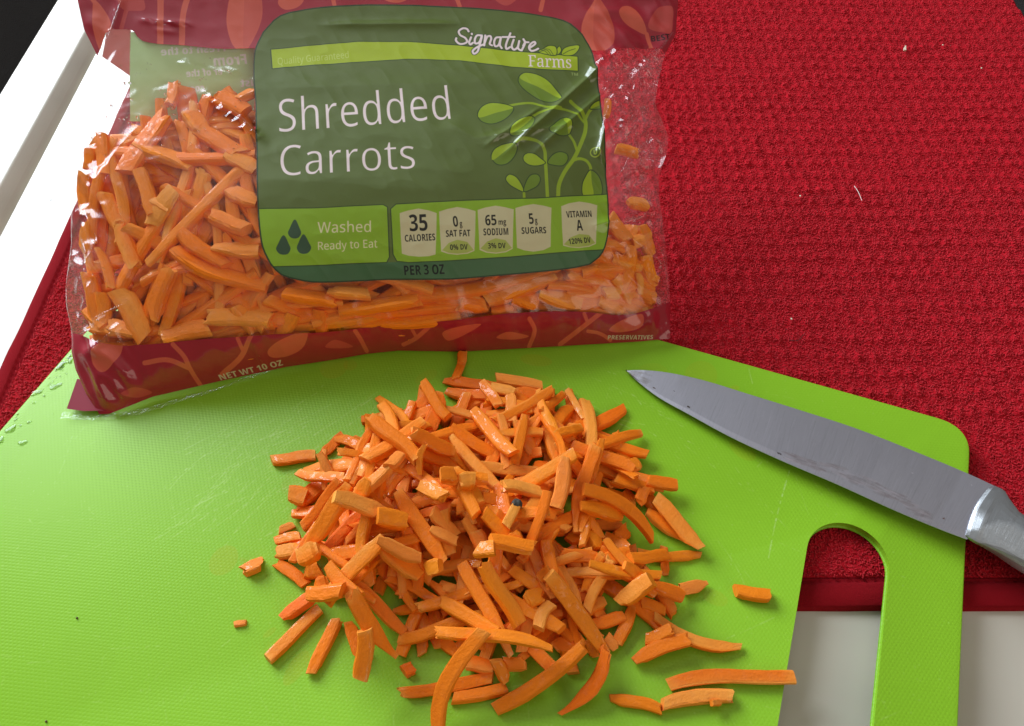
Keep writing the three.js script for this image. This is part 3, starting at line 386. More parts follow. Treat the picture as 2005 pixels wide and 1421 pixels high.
{
  const TOPB = 133, side = (t, b0, b1) => { const r = []; for (let i = 0; i <= 60; i++) { const b = lerp(b0, b1, i / 60); r.push([interp(t, b), b]); } return r; };
  const lineAB = (p, q) => [p, q], base = lineAB([LEFT[0][1], 0], [RIGHT[0][1], 0]), top = lineAB([interp(LEFT, TOPB), TOPB], [interp(RIGHT, TOPB), TOPB]);
  const S = 9.5, CW = 205 * S | 0, CH = 150 * S | 0;
  const X = (a) => (a + 5) * S, Y = (b) => (145 - b) * S;
  // the flat print on the film
  const print = canvasTex(CW, CH, (k) => {
    const path = (pts, closed, sm) => { k.beginPath(); const q = sm ? (() => { const c = new THREE.CatmullRomCurve3(pts.map((p) => new THREE.Vector3(p[0], p[1], 0)), closed, 'centripetal'); return c.getPoints(pts.length * 8).map((v) => [v.x, v.y]); })() : pts; q.forEach((p, i) => i ? k.lineTo(X(p[0]), Y(p[1])) : k.moveTo(X(p[0]), Y(p[1]))); if (closed) k.closePath(); };
    const fill = (c, pts, sm, edge) => { path(pts, true, sm); if (edge) { k.strokeStyle = edge; k.lineWidth = 0.55 * S; k.lineJoin = 'round'; k.stroke(); } k.fillStyle = c; k.fill(); };
    const stroke = (c, w, pts) => { path(pts, false, true); k.strokeStyle = c; k.lineWidth = w * S; k.lineCap = k.lineJoin = 'round'; k.stroke(); };
    const text = (s, [p, q], cap, c, font, weight, thin) => {
      k.save(); k.translate(X(p[0]), Y(p[1])); k.rotate(Math.atan2(Y(q[1]) - Y(p[1]), X(q[0]) - X(p[0])));
      const size = cap * S / 0.714; k.font = `${weight > 500 ? 'bold ' : ''}${size.toFixed(2)}px ${font === 'serif' ? 'serif' : 'sans-serif'}`; k.textBaseline = 'alphabetic';
      const w = k.measureText(s).width, L = Math.hypot(X(q[0]) - X(p[0]), Y(q[1]) - Y(p[1])); k.scale(L / w, 1); k.fillStyle = c; k.fillText(s, 0, 0);
      if (thin) { k.strokeStyle = '#5d6d2e'; k.lineWidth = thin * S; k.globalCompositeOperation = 'source-atop'; if (thin > 0.15) k.strokeText(s, 0, 0); k.globalCompositeOperation = 'source-over'; }
      k.restore();
    };
    k.fillStyle = '#a31f30'; k.fillRect(0, 0, CW, CH);
stroke('#d25a44', 1.9, [[37, 131.6], [35.1, 107.2]]);
stroke('#d25a44', 1.8, [[50, 130.6], [44.9, 122.8], [42.6, 116.3], [41.4, 105.9]]);
fill('#d25a44', [[60.9, 131.4], [56.7, 120.2], [55.3, 111.8], [57.1, 103.8], [59.8, 101.9], [61.2, 119.8]], 1);
fill('#c9503f', [[62.4, 131.3], [61.2, 119.8], [60.1, 101.9], [63, 105.9], [66.3, 114.3], [65.7, 124.4]], 1);
fill('#d25a44', [[16.9, 122.6], [15.7, 115.3], [16.4, 108.8], [18.8, 104], [20.8, 106.7], [21.3, 114.8]], 1);
stroke('#c24540', 1.2, [[26, 119.4], [24, 113.3]]);
fill('#c24540', [[29.3, 125.7], [31.3, 118.9], [27.8, 118.6], [24.5, 119.5], [24.1, 124.4]], 1);
stroke('#d25a44', 1.4, [[14.5, 126.8], [16.8, 122.1]]);
fill('#d25a44', [[78.6, 128.4], [74, 122.1], [71.3, 117.3], [73.4, 115], [78.2, 116.3], [80.3, 121.6]], 1);
stroke('#d25a44', 1.3, [[87.1, 126.1], [88.4, 115.5]]);
fill('#d25a44', [[106.2, 126.3], [102.1, 118.1], [106.5, 114.6], [111.4, 115.6], [113.8, 122.3]], 1);
stroke('#d25a44', 1.3, [[125, 121.4], [127.1, 111.7]]);
fill('#c24540', [[141.6, 123.5], [137.3, 115.2], [141.6, 110.6], [147, 114.4], [147.9, 121.3]], 1);
stroke('#d25a44', 1.4, [[156.8, 120.6], [152.4, 108.2]]);
fill('#d25a44', [[170.6, 113.1], [170.3, 110.7], [166.2, 105], [164.3, 100.6], [164.3, 94.9], [167.2, 92.2], [168, 92.1], [170.9, 110.7]], 1);
fill('#c9503f', [[170.9, 110.7], [173.7, 104.8], [174.5, 99.1], [173, 93.5], [168, 92.1]], 1);
fill('#d25a44', [[177.1, 105], [178.6, 107.1], [180.9, 107.3], [183.2, 105.3], [185.3, 97.6], [181.8, 99], [178.5, 101.6]], 1);
stroke('#d25a44', 1.3, [[185.4, 97.6], [186, 92.6]]);
fill('#c24540', [[186.1, 99.6], [187.9, 103.5], [191, 106.3], [194.8, 105.9], [194.5, 101.2], [193.2, 97.4], [189.7, 97.9]], 1);
text("BEST", [[186.4, 95.1], [192.7, 95.2]], 1.85, '#2a1014', 'sans', 700, 0);
fill('#d25a44', [[10.3, 16.7], [13.1, 18.6], [19.7, 18], [17.7, 13.2], [12.6, 10.7], [10, 13.3]], 1);
fill('#c24540', [[16.1, 3.7], [19.8, 4], [23.7, 1.1], [19.5, 1.2]], 1);
fill('#d25a44', [[58.6, 5.2], [63, 7.8], [71.1, 9.4], [69, 5], [63, 2.8], [58.8, 3.7]], 1);
fill('#c24540', [[75, 3.9], [78.1, 5.6], [83, 2.7]], 1);
fill('#d25a44', [[109.8, 5.1], [112.8, 6.6], [121.5, 7.5], [115.6, 4.3], [111, 3.1]], 1);
fill('#d25a44', [[125.8, 3.4], [128.7, 4.7], [133.2, 4.1], [135.6, 3.2], [130.1, 2.5]], 1);
fill('#d25a44', [[160.2, 3.7], [163.1, 5.9], [170.6, 7.7], [170.5, 4.4], [164.8, 2.9]], 1);
stroke('#d25a44', 1.3, [[33.4, 12.7], [35.7, 8.6], [36.2, 5.5], [37, -0.3]]);
stroke('#d25a44', 1.4, [[24.4, 9.3], [31, 8.7], [36.1, 5.2]]);
stroke('#d25a44', 1.1, [[51.4, 10.7], [52.1, 6.6]]);
stroke('#d25a44', 1.4, [[55.2, 10.6], [50.7, 5.1], [44, 1.6]]);
stroke('#d25a44', 1.3, [[84.6, 7.2], [85.6, 4.6], [86.5, 0.9]]);
stroke('#d25a44', 1, [[101, 6.6], [102, 4]]);
stroke('#d25a44', 1.2, [[106.5, 7.4], [101.9, 3.7], [97.8, 1.8]]);
stroke('#d25a44', 1.3, [[135.9, 8.2], [137.3, 4.9], [135.8, 0.4]]);
stroke('#d25a44', 1.1, [[152.5, 8.8], [153.4, 6.4]]);
stroke('#d25a44', 1.4, [[158.1, 9.1], [153.5, 6], [145.3, 0.5]]);
stroke('#d25a44', 1, [[153.6, 3.7], [157.6, 2.8], [160.9, 0.8]]);
text("NET WT 10 OZ", [[42.6, 0.2], [61.5, 0.7]], 1.51, '#cfc3a4', 'sans', 700, 0);
text("PRESERVATIVES", [[159.8, 1.1], [174.3, 0.3]], 1.16, '#cfc3a4', 'sans', 700, 0);
    const lab = [...soften(LABEL_BOTTOM), ...soften(LABEL_RIGHT), ...soften(LABEL_TOP).reverse(), ...soften(LABEL_LEFT).reverse()];
    path(lab, true, false); k.save(); k.clip(); k.fillStyle = '#5d6d2e'; k.fillRect(0, 0, CW, CH);
fill('#456b42', [[59.2, 31.4], [96.6, 27.8], [132.2, 27.1], [163.6, 28.1], [162.2, 16.9], [108.9, 18.3], [58.3, 23.4]], 0);
fill('#a9bd1f', [[68.1, 101.8], [78.7, 102], [94.3, 102], [109.9, 100.5], [125.4, 97.8], [141, 94.3], [161.5, 90.7], [160.9, 85.9], [149.6, 87.2], [140.2, 88.9], [124.8, 92.5], [109.3, 94.5], [93.7, 94.9], [78.2, 95.2], [68.2, 95.2]], 0, '#35481f');
text("Quality Guaranteed", [[69.7, 96.3], [91.5, 96.6]], 2.33, '#c3d46a', 'sans', 400, 0.06);
stroke('#35481f', 1.15, [[128.8, 102.6], [128.4, 103.5], [127.2, 103.8], [125.8, 102.9], [126, 101.6], [127.5, 100.3], [127.9, 99], [126.9, 98.4], [125.4, 98.5], [124.5, 99.8], [124.7, 100.5]]);
stroke('#35481f', 1.15, [[129.3, 100.4], [128.5, 98.5], [128.8, 97.9], [129.6, 98.4]]);
stroke('#35481f', 1.15, [[129.7, 101.7], [129.7, 101.5]]);
stroke('#35481f', 1.15, [[132.7, 100.7], [131.3, 100.9], [130.4, 99.6], [130.4, 98.1], [131.5, 98.3], [132.7, 100.5], [131.6, 97.4], [130.6, 95.1], [129.5, 94.5], [129.2, 95.4], [130.5, 96.6], [132.9, 97.5]]);
stroke('#35481f', 1.15, [[133.8, 100.6], [133, 97.1]]);
stroke('#35481f', 1.15, [[133.3, 98.1], [134.5, 100.2], [135.3, 100.3], [135.5, 99.4], [134.8, 97.4], [135.4, 96.9]]);
stroke('#35481f', 1.15, [[138.4, 99.6], [137, 99.5], [136.2, 97.8], [136.4, 96.5], [137.4, 96.8], [138.5, 99.3], [137.9, 96.8], [138.3, 95.7]]);
stroke('#35481f', 1.15, [[141.7, 100.7], [139.7, 96.4], [139.8, 95.3], [140.9, 95.8]]);
stroke('#35481f', 1.15, [[139.1, 99.6], [142.8, 99.3]]);
stroke('#35481f', 1.15, [[142.4, 98.3], [141.5, 95.9], [142, 94.8], [143.2, 95.5], [144.1, 97.7], [143.4, 95.1], [144, 94.4]]);
stroke('#35481f', 1.15, [[145.5, 98.2], [145.8, 97], [144.4, 94.3]]);
stroke('#35481f', 1.15, [[145.1, 95.9], [145.9, 97], [146.9, 97]]);
stroke('#35481f', 1.15, [[147.1, 95], [149, 96.4], [148.8, 97], [147.7, 96.5], [146.8, 95.1], [147.3, 93.9], [148.6, 94], [149.6, 94.5]]);
stroke('#f2dfe0', 0.72, [[128.8, 102.6], [128.4, 103.5], [127.2, 103.8], [125.8, 102.9], [126, 101.6], [127.5, 100.3], [127.9, 99], [126.9, 98.4], [125.4, 98.5], [124.5, 99.8], [124.7, 100.5]]);
stroke('#f2dfe0', 0.72, [[129.3, 100.4], [128.5, 98.5], [128.8, 97.9], [129.6, 98.4]]);
stroke('#f2dfe0', 0.72, [[129.7, 101.7], [129.7, 101.5]]);
stroke('#f2dfe0', 0.72, [[132.7, 100.7], [131.3, 100.9], [130.4, 99.6], [130.4, 98.1], [131.5, 98.3], [132.7, 100.5], [131.6, 97.4], [130.6, 95.1], [129.5, 94.5], [129.2, 95.4], [130.5, 96.6], [132.9, 97.5]]);
stroke('#f2dfe0', 0.72, [[133.8, 100.6], [133, 97.1]]);
stroke('#f2dfe0', 0.72, [[133.3, 98.1], [134.5, 100.2], [135.3, 100.3], [135.5, 99.4], [134.8, 97.4], [135.4, 96.9]]);
stroke('#f2dfe0', 0.72, [[138.4, 99.6], [137, 99.5], [136.2, 97.8], [136.4, 96.5], [137.4, 96.8], [138.5, 99.3], [137.9, 96.8], [138.3, 95.7]]);
stroke('#f2dfe0', 0.72, [[141.7, 100.7], [139.7, 96.4], [139.8, 95.3], [140.9, 95.8]]);
stroke('#f2dfe0', 0.72, [[139.1, 99.6], [142.8, 99.3]]);
stroke('#f2dfe0', 0.72, [[142.4, 98.3], [141.5, 95.9], [142, 94.8], [143.2, 95.5], [144.1, 97.7], [143.4, 95.1], [144, 94.4]]);
stroke('#f2dfe0', 0.72, [[145.5, 98.2], [145.8, 97], [144.4, 94.3]]);
stroke('#f2dfe0', 0.72, [[145.1, 95.9], [145.9, 97], [146.9, 97]]);
stroke('#f2dfe0', 0.72, [[147.1, 95], [149, 96.4], [148.8, 97], [147.7, 96.5], [146.8, 95.1], [147.3, 93.9], [148.6, 94], [149.6, 94.5]]);
text("Farms", [[145.5, 88.5], [159.2, 86.9]], 4.09, '#f2dfe0', 'serif', 400, 0);
text("TM", [[158.5, 84.4], [160.8, 84.1]], 0.92, '#a9bd6f', 'sans', 400, 0);
fill('#a9bd1f', [[156.8, 91.9], [157.6, 93.7], [159.3, 94.5], [162.6, 94.4], [161.7, 92.6], [159.9, 91.5]], 1, '#35481f');
stroke('#35481f', 0.18, [[157.1, 92], [159.1, 93], [161.3, 93.6]]);
fill('#a9bd1f', [[154.9, 91.9], [155.1, 93], [156.4, 94.8], [156.7, 93.5], [156, 92.4]], 1, '#35481f');
fill('#a9bd1f', [[149.6, 93.5], [151.2, 94.2], [153.2, 95.2], [155, 94.8], [155.3, 93.6], [154.8, 91.9], [152.2, 92.2]], 1, '#35481f');
stroke('#35481f', 0.17, [[149.7, 93.3], [151.4, 93.5], [152.6, 92]]);
stroke('#35481f', 0.17, [[150.5, 93.8], [152.2, 93.7], [153.3, 92]]);
stroke('#35481f', 0.17, [[151.4, 94.2], [153, 93.9], [154, 91.9]]);
text("Shredded", [[68.5, 72.9], [120.8, 72]], 11.20, '#f2dfe0', 'sans', 400, 0.3);
text("Carrots", [[68, 58.6], [108.2, 56.9]], 9.87, '#f2dfe0', 'sans', 400, 0.3);
stroke('#94ae26', 1.2, [[148.4, 44.3], [149.2, 48.3], [151.5, 52.3], [154.9, 56.3], [157.8, 61], [159.9, 65.3], [160.4, 69.1], [159.3, 72.2], [156.9, 75.2]]);
stroke('#94ae26', 0.9, [[160.3, 68.7], [162.4, 71.8], [164.7, 73.4], [167, 73.7]]);
stroke('#94ae26', 1.0, [[145.2, 44.4], [145.6, 49.7], [146.1, 56.1], [146.3, 59.4], [145.1, 62.1], [142.5, 63.3], [139.4, 63.2], [136.5, 61.6]]);
stroke('#94ae26', 0.75, [[137.5, 75.2], [141.2, 75.6], [145, 75.5], [148.8, 74], [153.4, 73.2]]);
stroke('#94ae26', 0.75, [[144.2, 70.7], [147, 72.2], [150.2, 72.9], [154.9, 72.5], [157.8, 70.9], [159.9, 68]]);
stroke('#94ae26', 0.8, [[154.5, 64.2], [155.7, 61.8], [156.2, 59.1]]);
stroke('#94ae26', 0.9, [[154.5, 55.7], [156.4, 56.2], [158.6, 55.5], [159.7, 53.5], [159.6, 52]]);
stroke('#94ae26', 0.8, [[138.2, 44.8], [138.4, 47]]);
fill('#6f8a24', [[142.3, 85], [144, 86.2], [147.1, 85.6], [150.3, 83.6], [152.6, 80.3], [154.1, 76.7], [151.9, 75.6], [148.2, 76.2], [145.4, 78.3], [142.7, 81.3], [141.9, 83.5]], 1, '#35481f');
fill('#9db522', [[142.4, 84.8], [144, 86.2], [147.1, 85.6], [150.3, 83.6], [152.6, 80.3], [154.1, 76.5], [148.2, 80.6]], 1);
fill('#6f8a24', [[128, 73.1], [129.5, 75.4], [132.1, 76.5], [135.1, 76.1], [137.8, 75.2], [138.9, 74.2], [137.3, 71.9], [134.3, 70.1], [131.2, 69.6], [128.6, 70.9]], 1, '#35481f');
fill('#9db522', [[128.1, 72], [128, 73], [129.5, 75.4], [132.1, 76.5], [135.1, 76.1], [137.8, 75.2], [138.9, 74.4], [133.5, 73.1]], 1);
fill('#6f8a24', [[136.7, 65.4], [137.7, 68.1], [140.4, 70.1], [144.2, 70.7], [144.7, 70], [143.1, 67], [139.7, 64.8], [137.2, 64.9]], 1, '#35481f');
fill('#9db522', [[136.7, 65.4], [137.7, 68.1], [140.4, 70.1], [144.2, 70.7], [140.7, 67.5]], 1);
fill('#6f8a24', [[148.8, 66.2], [150.3, 67.5], [152.8, 69.4], [154.7, 69.7], [155.9, 68.2], [155.5, 65.8], [154.5, 64.3], [151.9, 64], [149.6, 65]], 1, '#35481f');
fill('#9db522', [[153.7, 69.4], [154.7, 69.7], [155.9, 68.2], [155.5, 65.8], [154.5, 64.3], [154.3, 66.9]], 1);
fill('#6f8a24', [[162.6, 72.5], [164.2, 74.2], [167.5, 75.3], [167, 72.9], [164.5, 72.4]], 1, '#35481f');
fill('#9db522', [[162.6, 72.5], [164.2, 74.2], [167.5, 75.3], [167.3, 74.4]], 1);
fill('#6f8a24', [[130.2, 58.6], [131.2, 60.5], [133.8, 62], [137.2, 62.3], [138.1, 61.3], [137, 58.4], [134.2, 56], [131.5, 56.2]], 1, '#35481f');
fill('#9db522', [[130.3, 57.5], [130.2, 58.6], [131.2, 60.5], [133.8, 62], [137.2, 62.3], [133.8, 59.5]], 1);
fill('#6f8a24', [[139.8, 57.9], [141, 58.8], [143.1, 58.4], [144.7, 56.9], [145.9, 55.5], [143.8, 54.8], [141.1, 55.2], [139.7, 56.6]], 1, '#35481f');
fill('#9db522', [[139.8, 57.9], [141, 58.8], [143.1, 58.4], [144.7, 56.9], [145.9, 55.5], [143.8, 54.8], [141.1, 55.2], [139.7, 56.6]], 1);
fill('#6f8a24', [[146.8, 55.4], [148.8, 57.9], [151.1, 58.6], [152.9, 57.7], [152.9, 56.1], [151.2, 54.4], [148.4, 54.7]], 1, '#35481f');
fill('#6f8a24', [[133.6, 51.2], [134.7, 52.4], [136.4, 51.6], [137.6, 49.6], [138.2, 46.9], [136.2, 48], [134.3, 49.6]], 1, '#35481f');
fill('#9db522', [[133.6, 51.2], [134.7, 52.4], [136.4, 51.6], [137.6, 49.6], [138.2, 46.9], [136.2, 48], [134.3, 49.6]], 1);
fill('#6f8a24', [[138.5, 46.9], [139.5, 49.8], [141.2, 51.8], [143.1, 51.8], [143.7, 50.5], [142.7, 48.6], [140.7, 47.5]], 1, '#35481f');
fill('#6f8a24', [[159.6, 52.4], [157.8, 50.4], [156.5, 47.9], [156.4, 44.6], [159.3, 44.5], [161.7, 44.5], [162.5, 47.8], [161.5, 51]], 1, '#35481f');
fill('#9db522', [[159.6, 52.4], [157.8, 50.4], [156.5, 47.9], [156.4, 44.6], [159.3, 44.5], [159.5, 49.1]], 1);
stroke('#a9bd3f', 0.35, [[163.2, 57.8], [162.7, 56.8], [161.6, 56.4], [160.6, 56.9], [160.3, 57.9], [160.9, 58.9], [162, 59.3], [162.9, 58.9], [163.2, 57.8]]);
text("U", [[161.1, 57.2], [162.3, 57.1]], 1.55, '#a9bd3f', 'sans', 700, 0);
fill('#8cb324', [[61.3, 49], [78.1, 47.2], [97.1, 46.1], [98.2, 45.3], [97.1, 29.5], [96.2, 27.9], [79.2, 29.2], [59.9, 31.1]], 0, '#35481f');
fill('#39543a', [[71.8, 44.4], [72.9, 41.5], [73.2, 40], [72.4, 38.7], [71.2, 38.5], [70.1, 39], [69.5, 40.4], [70.1, 41.8]], 1);
fill('#39543a', [[68.2, 39.9], [69.4, 37], [69.7, 35.4], [68.8, 34], [67.5, 33.9], [66.4, 34.4], [65.7, 35.9], [66.4, 37.4]], 1);
fill('#39543a', [[73.8, 39.5], [75.1, 36.6], [75.5, 35], [74.5, 33.6], [73.3, 33.4], [72.1, 33.9], [71.5, 35.5], [72.1, 37]], 1);
text("Washed", [[77.7, 39.5], [93.2, 38]], 3.38, '#e2ddb0', 'sans', 400, 0.08);
text("Ready to Eat", [[77.1, 34.1], [94.2, 32.9]], 2.57, '#e2ddb0', 'sans', 400, 0.06);
fill('#8cb324', [[99.3, 44.6], [100.9, 45.9], [119.2, 45.4], [141.9, 44.4], [167.5, 44.6], [165.2, 28], [132.2, 27.2], [102.5, 27.5], [99.3, 28.1], [98.5, 30.3]], 0, '#35481f');
fill('#cfc79b', [[101.6, 43.1], [104, 43.7], [107.1, 44.1], [110.1, 43.2], [112.2, 42.2], [111.4, 35.8], [110.5, 29.4], [108.6, 29], [105.5, 29], [102.8, 29.5], [100.9, 30.3], [101.2, 36.7]], 0);
fill('#cfc79b', [[112.9, 42.6], [115.3, 43.2], [118.3, 43.6], [121.3, 42.8], [123.5, 41.9], [122.7, 35.8], [121.8, 29.7], [119.8, 29], [116.7, 28.9], [114.1, 29.4], [112.2, 30.2], [112.5, 36.4]], 0);
fill('#a9b553', [[112.5, 30.6], [114.6, 32.7], [117.2, 33.5], [120, 32.6], [121.6, 30], [119.6, 29.3], [116.8, 29.2], [114.3, 29.7]], 0);
fill('#cfc79b', [[124.1, 42.2], [126.5, 42.8], [129.5, 43.1], [132.5, 42.3], [134.7, 41.5], [133.8, 35.5], [133, 29.5], [130.9, 28.6], [127.9, 28.4], [125.2, 28.9], [123.3, 29.9], [123.7, 36]], 0);
fill('#a9b553', [[123.6, 30.3], [125.8, 32.3], [128.4, 33.1], [131.2, 32.3], [132.8, 29.8], [130.8, 28.9], [127.9, 28.7], [125.4, 29.2]], 0);
fill('#cfc79b', [[135.2, 41.9], [137.6, 42.4], [140.7, 42.8], [143.7, 42.1], [146, 41.3], [145.1, 35.3], [144.3, 29.4], [142.1, 28.5], [139, 28.2], [136.3, 28.8], [134.3, 29.7], [134.7, 35.8]], 0);
fill('#cfc79b', [[149, 41.6], [151.5, 42.4], [154.7, 42.8], [157.8, 42.2], [160.2, 41.4], [159.2, 35.5], [158.3, 29.6], [156.1, 28.8], [152.9, 28.5], [150.1, 28.9], [148.1, 29.5], [148.5, 35.5]], 0);
fill('#a9b553', [[148.4, 29.9], [150.7, 31.9], [153.4, 32.8], [156.4, 32.4], [158.1, 29.9], [156, 29.1], [152.9, 28.8], [150.3, 29.1]], 0);
text("35", [[103.8, 37.2], [109.3, 37]], 5.13, '#1d1a12', 'sans', 700, 0);
text("CALORIES", [[102.1, 34], [111, 33.8]], 2.13, '#1d1a12', 'sans', 700, 0);
text("0", [[116.5, 37.5], [118.1, 37.5]], 3.30, '#1d1a12', 'sans', 700, 0);
text("g", [[118.4, 37.5], [119.2, 37.5]], 1.80, '#1d1a12', 'sans', 700, 0);
text("SAT FAT", [[114, 34.7], [121.2, 34.3]], 2.02, '#1d1a12', 'sans', 700, 0);
text("0% DV", [[114.8, 30.6], [119.9, 30.3]], 1.67, '#1d1a12', 'sans', 700, 0);
text("65", [[125.8, 37.2], [129.3, 37.1]], 3.19, '#1d1a12', 'sans', 700, 0);
text("mg", [[129.6, 37.1], [132, 37]], 1.73, '#1d1a12', 'sans', 700, 0);
text("SODIUM", [[124.9, 34.3], [132.4, 33.9]], 2.08, '#1d1a12', 'sans', 700, 0);
text("3% DV", [[125.8, 30.2], [131, 29.9]], 1.66, '#1d1a12', 'sans', 700, 0);
text("5", [[138.7, 36.7], [140.3, 36.7]], 3.18, '#1d1a12', 'sans', 700, 0);
text("g", [[140.5, 36.8], [141.3, 36.8]], 1.73, '#1d1a12', 'sans', 700, 0);
text("SUGARS", [[136.1, 33.9], [143.6, 33.6]], 2.00, '#1d1a12', 'sans', 700, 0);
text("VITAMIN", [[150.2, 38], [158.2, 37.9]], 1.95, '#1d1a12', 'sans', 700, 0);
text("A", [[152.9, 33.9], [154.8, 33.9]], 3.29, '#1d1a12', 'sans', 700, 0);
text("120% DV", [[149.9, 29.9], [156.8, 30.1]], 1.66, '#1d1a12', 'sans', 700, 0);
text("PER 3 OZ", [[100.7, 23.4], [112.5, 23.2]], 3.02, '#10150c', 'sans', 700, 0);
    path(lab, true, false); k.strokeStyle = '#2b3a1a'; k.lineWidth = 0.9 * S; k.stroke(); k.restore();
  });
  const wrinkle = dataTex(512, (u, v) => { const r = (x) => 1 - Math.abs(2 * x - 1); return 0.5 * r(noise(u * 9 + 2 * noise(u * 4, v * 4, 91, 4), v * 9, 92)) + 0.3 * r(noise(u * 22, v * 26, 93, 0)) + 0.2 * noise(u * 70, v * 70, 94, 70); });
  const fogged = dataTex(512, (u, v) => 0.18 + 0.12 * smooth(0.4, 0.66, fbm(u * 13, v * 10, 95, 4)) + (noise(u * 90, v * 70, 96) > 0.8 ? 0.05 : 0), false, false);   // moisture mist inside the film
  const film = new THREE.MeshPhysicalMaterial({ color: 0xffffff, transmission: 1, thickness: 0, roughness: 0.85, roughnessMap: fogged, ior: 1.5, bumpMap: wrinkle, bumpScale: 0.0011 });
  const ink = new THREE.MeshPhysicalMaterial({ color: 0xffffff, map: print, roughness: 0.5, specularIntensity: 0.35, clearcoat: 0.9, clearcoatRoughness: 0.08, bumpMap: wrinkle, bumpScale: 0.00025 });
  const L0 = side(LEFT, 0, TOPB), R0 = side(RIGHT, 0, TOPB);
  part('front_film', patch(base, R0, top, L0, 420, 300, frontN, 0), film, bag);
  part('back_film', patch(base, R0, top, L0, 90, 70, (a, b) => backOf(a, b), 0), film, bag);
  part('front_label', patch(soften(LABEL_BOTTOM), soften(LABEL_RIGHT), soften(LABEL_TOP), soften(LABEL_LEFT), 480, 320, frontN, 0.16), ink, bag);
  const bt = soften(BOT_TOP, 80), tl = soften(TOP_LOW, 80), bL = bt[0][1], bR = bt[bt.length - 1][1], tL = tl[0][1], tR = tl[tl.length - 1][1];
  part('bottom_band', patch(base, side(RIGHT, 0, bR), bt, side(LEFT, 0, bL), 220, 30, frontN, 0.12), ink, bag);
  part('top_band', patch(tl, side(RIGHT, tR, TOPB), top, side(LEFT, tL, TOPB), 200, 40, frontN, 0.12), ink, bag);
  // back panel seen through the film: pale green with mirrored lettering, and its red side strip
  const backPrint = canvasTex(1024, 748, (k, w, h) => {
    const s = w / 205; k.fillStyle = '#cdebae'; k.fillRect(0, 0, w, h); k.fillStyle = '#ffffff'; k.textBaseline = 'alphabetic';
    for (const [t, a, b, cap] of [['From', 60, 100, 3.0], ['er of the', 52, 97.4, 1.9], ['coconut', 46, 93, 1.9], ['Fresh to the', 54, 104.5, 2.4], ['Just', 63, 93.6, 2.4]]) { k.save(); k.translate((a + 5) * s, (145 - b) * s); k.scale(-1, 1); k.font = `bold ${cap * s / 0.714}px sans-serif`; k.fillText(t, 0, 0); k.restore(); }
  });
  const bm = new THREE.MeshStandardMaterial({ color: 0xffffff, map: backPrint, roughness: 0.6 });
  const quad = (p) => [[p[0], p[3]], [p[3], p[2]], [p[1], p[2]], [p[0], p[1]]];
  const bq = (P, n, m2) => patch(...quad(P), n, m2, (a, b) => backOf(a, b) + 0.3, 0);
  part('back_panel', bq(BACK_GREEN, 40, 30), bm, bag);
  part('back_edge_print', bq(BACK_EDGE, 8, 14), new THREE.MeshPhysicalMaterial({ color: lin(0.62, 0.2, 0.17), roughness: 0.9, transmission: 0.5, thickness: 0 }), bag);
  // bottom seam: the flattened red flap at the left corner and the clear fringe on the board
  const flat = (pts, y) => { const s = new THREE.Shape(pts.map(([x, z]) => new THREE.Vector2(x * mm, -z * mm))), g = new THREE.ShapeGeometry(s); g.rotateX(-Math.PI / 2); const p = g.attributes.position; for (let i = 0; i < p.count; i++) p.setY(i, (y + 0.5 * noise(p.getX(i) * 300, p.getZ(i) * 300, 97)) * mm); g.computeVertexNormals(); return g; };
  part('seal_flap', flat([[-129.5, -141], [-129.0, -130.2], [-124, -129.6], [-117.6, -129.8], [-120, -135], [-123, -140]], 1.3), new THREE.MeshPhysicalMaterial({ color: lin(0.24, 0.014, 0.03), roughness: 0.6, specularIntensity: 0.3 }), bag);
  const fringe = gridGeo(60, 4, (u, v) => { const x = lerp(-130.4, -60, u), zb = -interp([[-131, 129.9], [-119, 129.6], [-108, 131.5], [-90, 138], [-72, 146.5], [-60, 150]], x), w = (2.6 - 1.6 * u) * v; return { p: [x * mm, (0.25 + 0.9 * noise(x / 4, v * 2, 98) * v + 0.5 * (u < 0.05 ? 1 : 0)) * mm, (zb + w + 0.5 * noise(x / 5, 3, 99)) * mm], uv: [u * 3, v * 0.1] }; }, true);
  part('seal_fringe', fringe, film, bag);
  // rolled creases standing up from the film, shaped to catch highlight lines
  const roll = new THREE.MeshPhysicalMaterial({ color: 0xffffff, transmission: 1, thickness: 0, roughness: 0.06, ior: 1.55 });
  for (const [pts, r] of [[[[194, 97.5], [190, 93], [182, 85.5], [175, 79.5], [169.5, 75]], 0.5], [[[168.6, 73], [165.5, 66], [163.2, 58], [163.4, 54], [165.6, 51.4]], 0.36], [[[161.5, 35.8], [168, 36.2], [176, 38], [183, 39.6]], 0.42], [[[186.5, 63.5], [181, 62], [174, 57.5], [169, 51], [164, 48.5]], 0.3], [[[185, 75], [178, 71], [171, 64], [165, 60]], 0.3], [[[24.8, 122], [22.4, 115], [19.2, 107.5], [17, 103]], 0.34], [[[6, 33], [9.5, 38], [14.5, 46]], 0.34], [[[9.5, 48.6], [12.5, 41], [17, 33.5]], 0.3], [[[6.4, 21.6], [12, 25], [21, 26.8]], 0.34], [[[49, 87.8], [55, 82.5], [60, 77], [63.2, 72.4]], 0.4], [[[178, 34], [180.5, 22], [180, 12]], 0.3], [[[181, 22], [176, 26], [170, 30]], 0.3], [[[6.8, 15.9], [12, 17.5], [18.8, 21.2]], 0.3]]) {
    const c = new THREE.CatmullRomCurve3(pts.map(([a, b]) => new THREE.Vector3(...bagPoint(a, b, frontN(a, b, 0.3)))), false, 'centripetal'), n = 48, K = 8, fr = c.computeFrenetFrames(n), out = new THREE.Vector3(...BN);
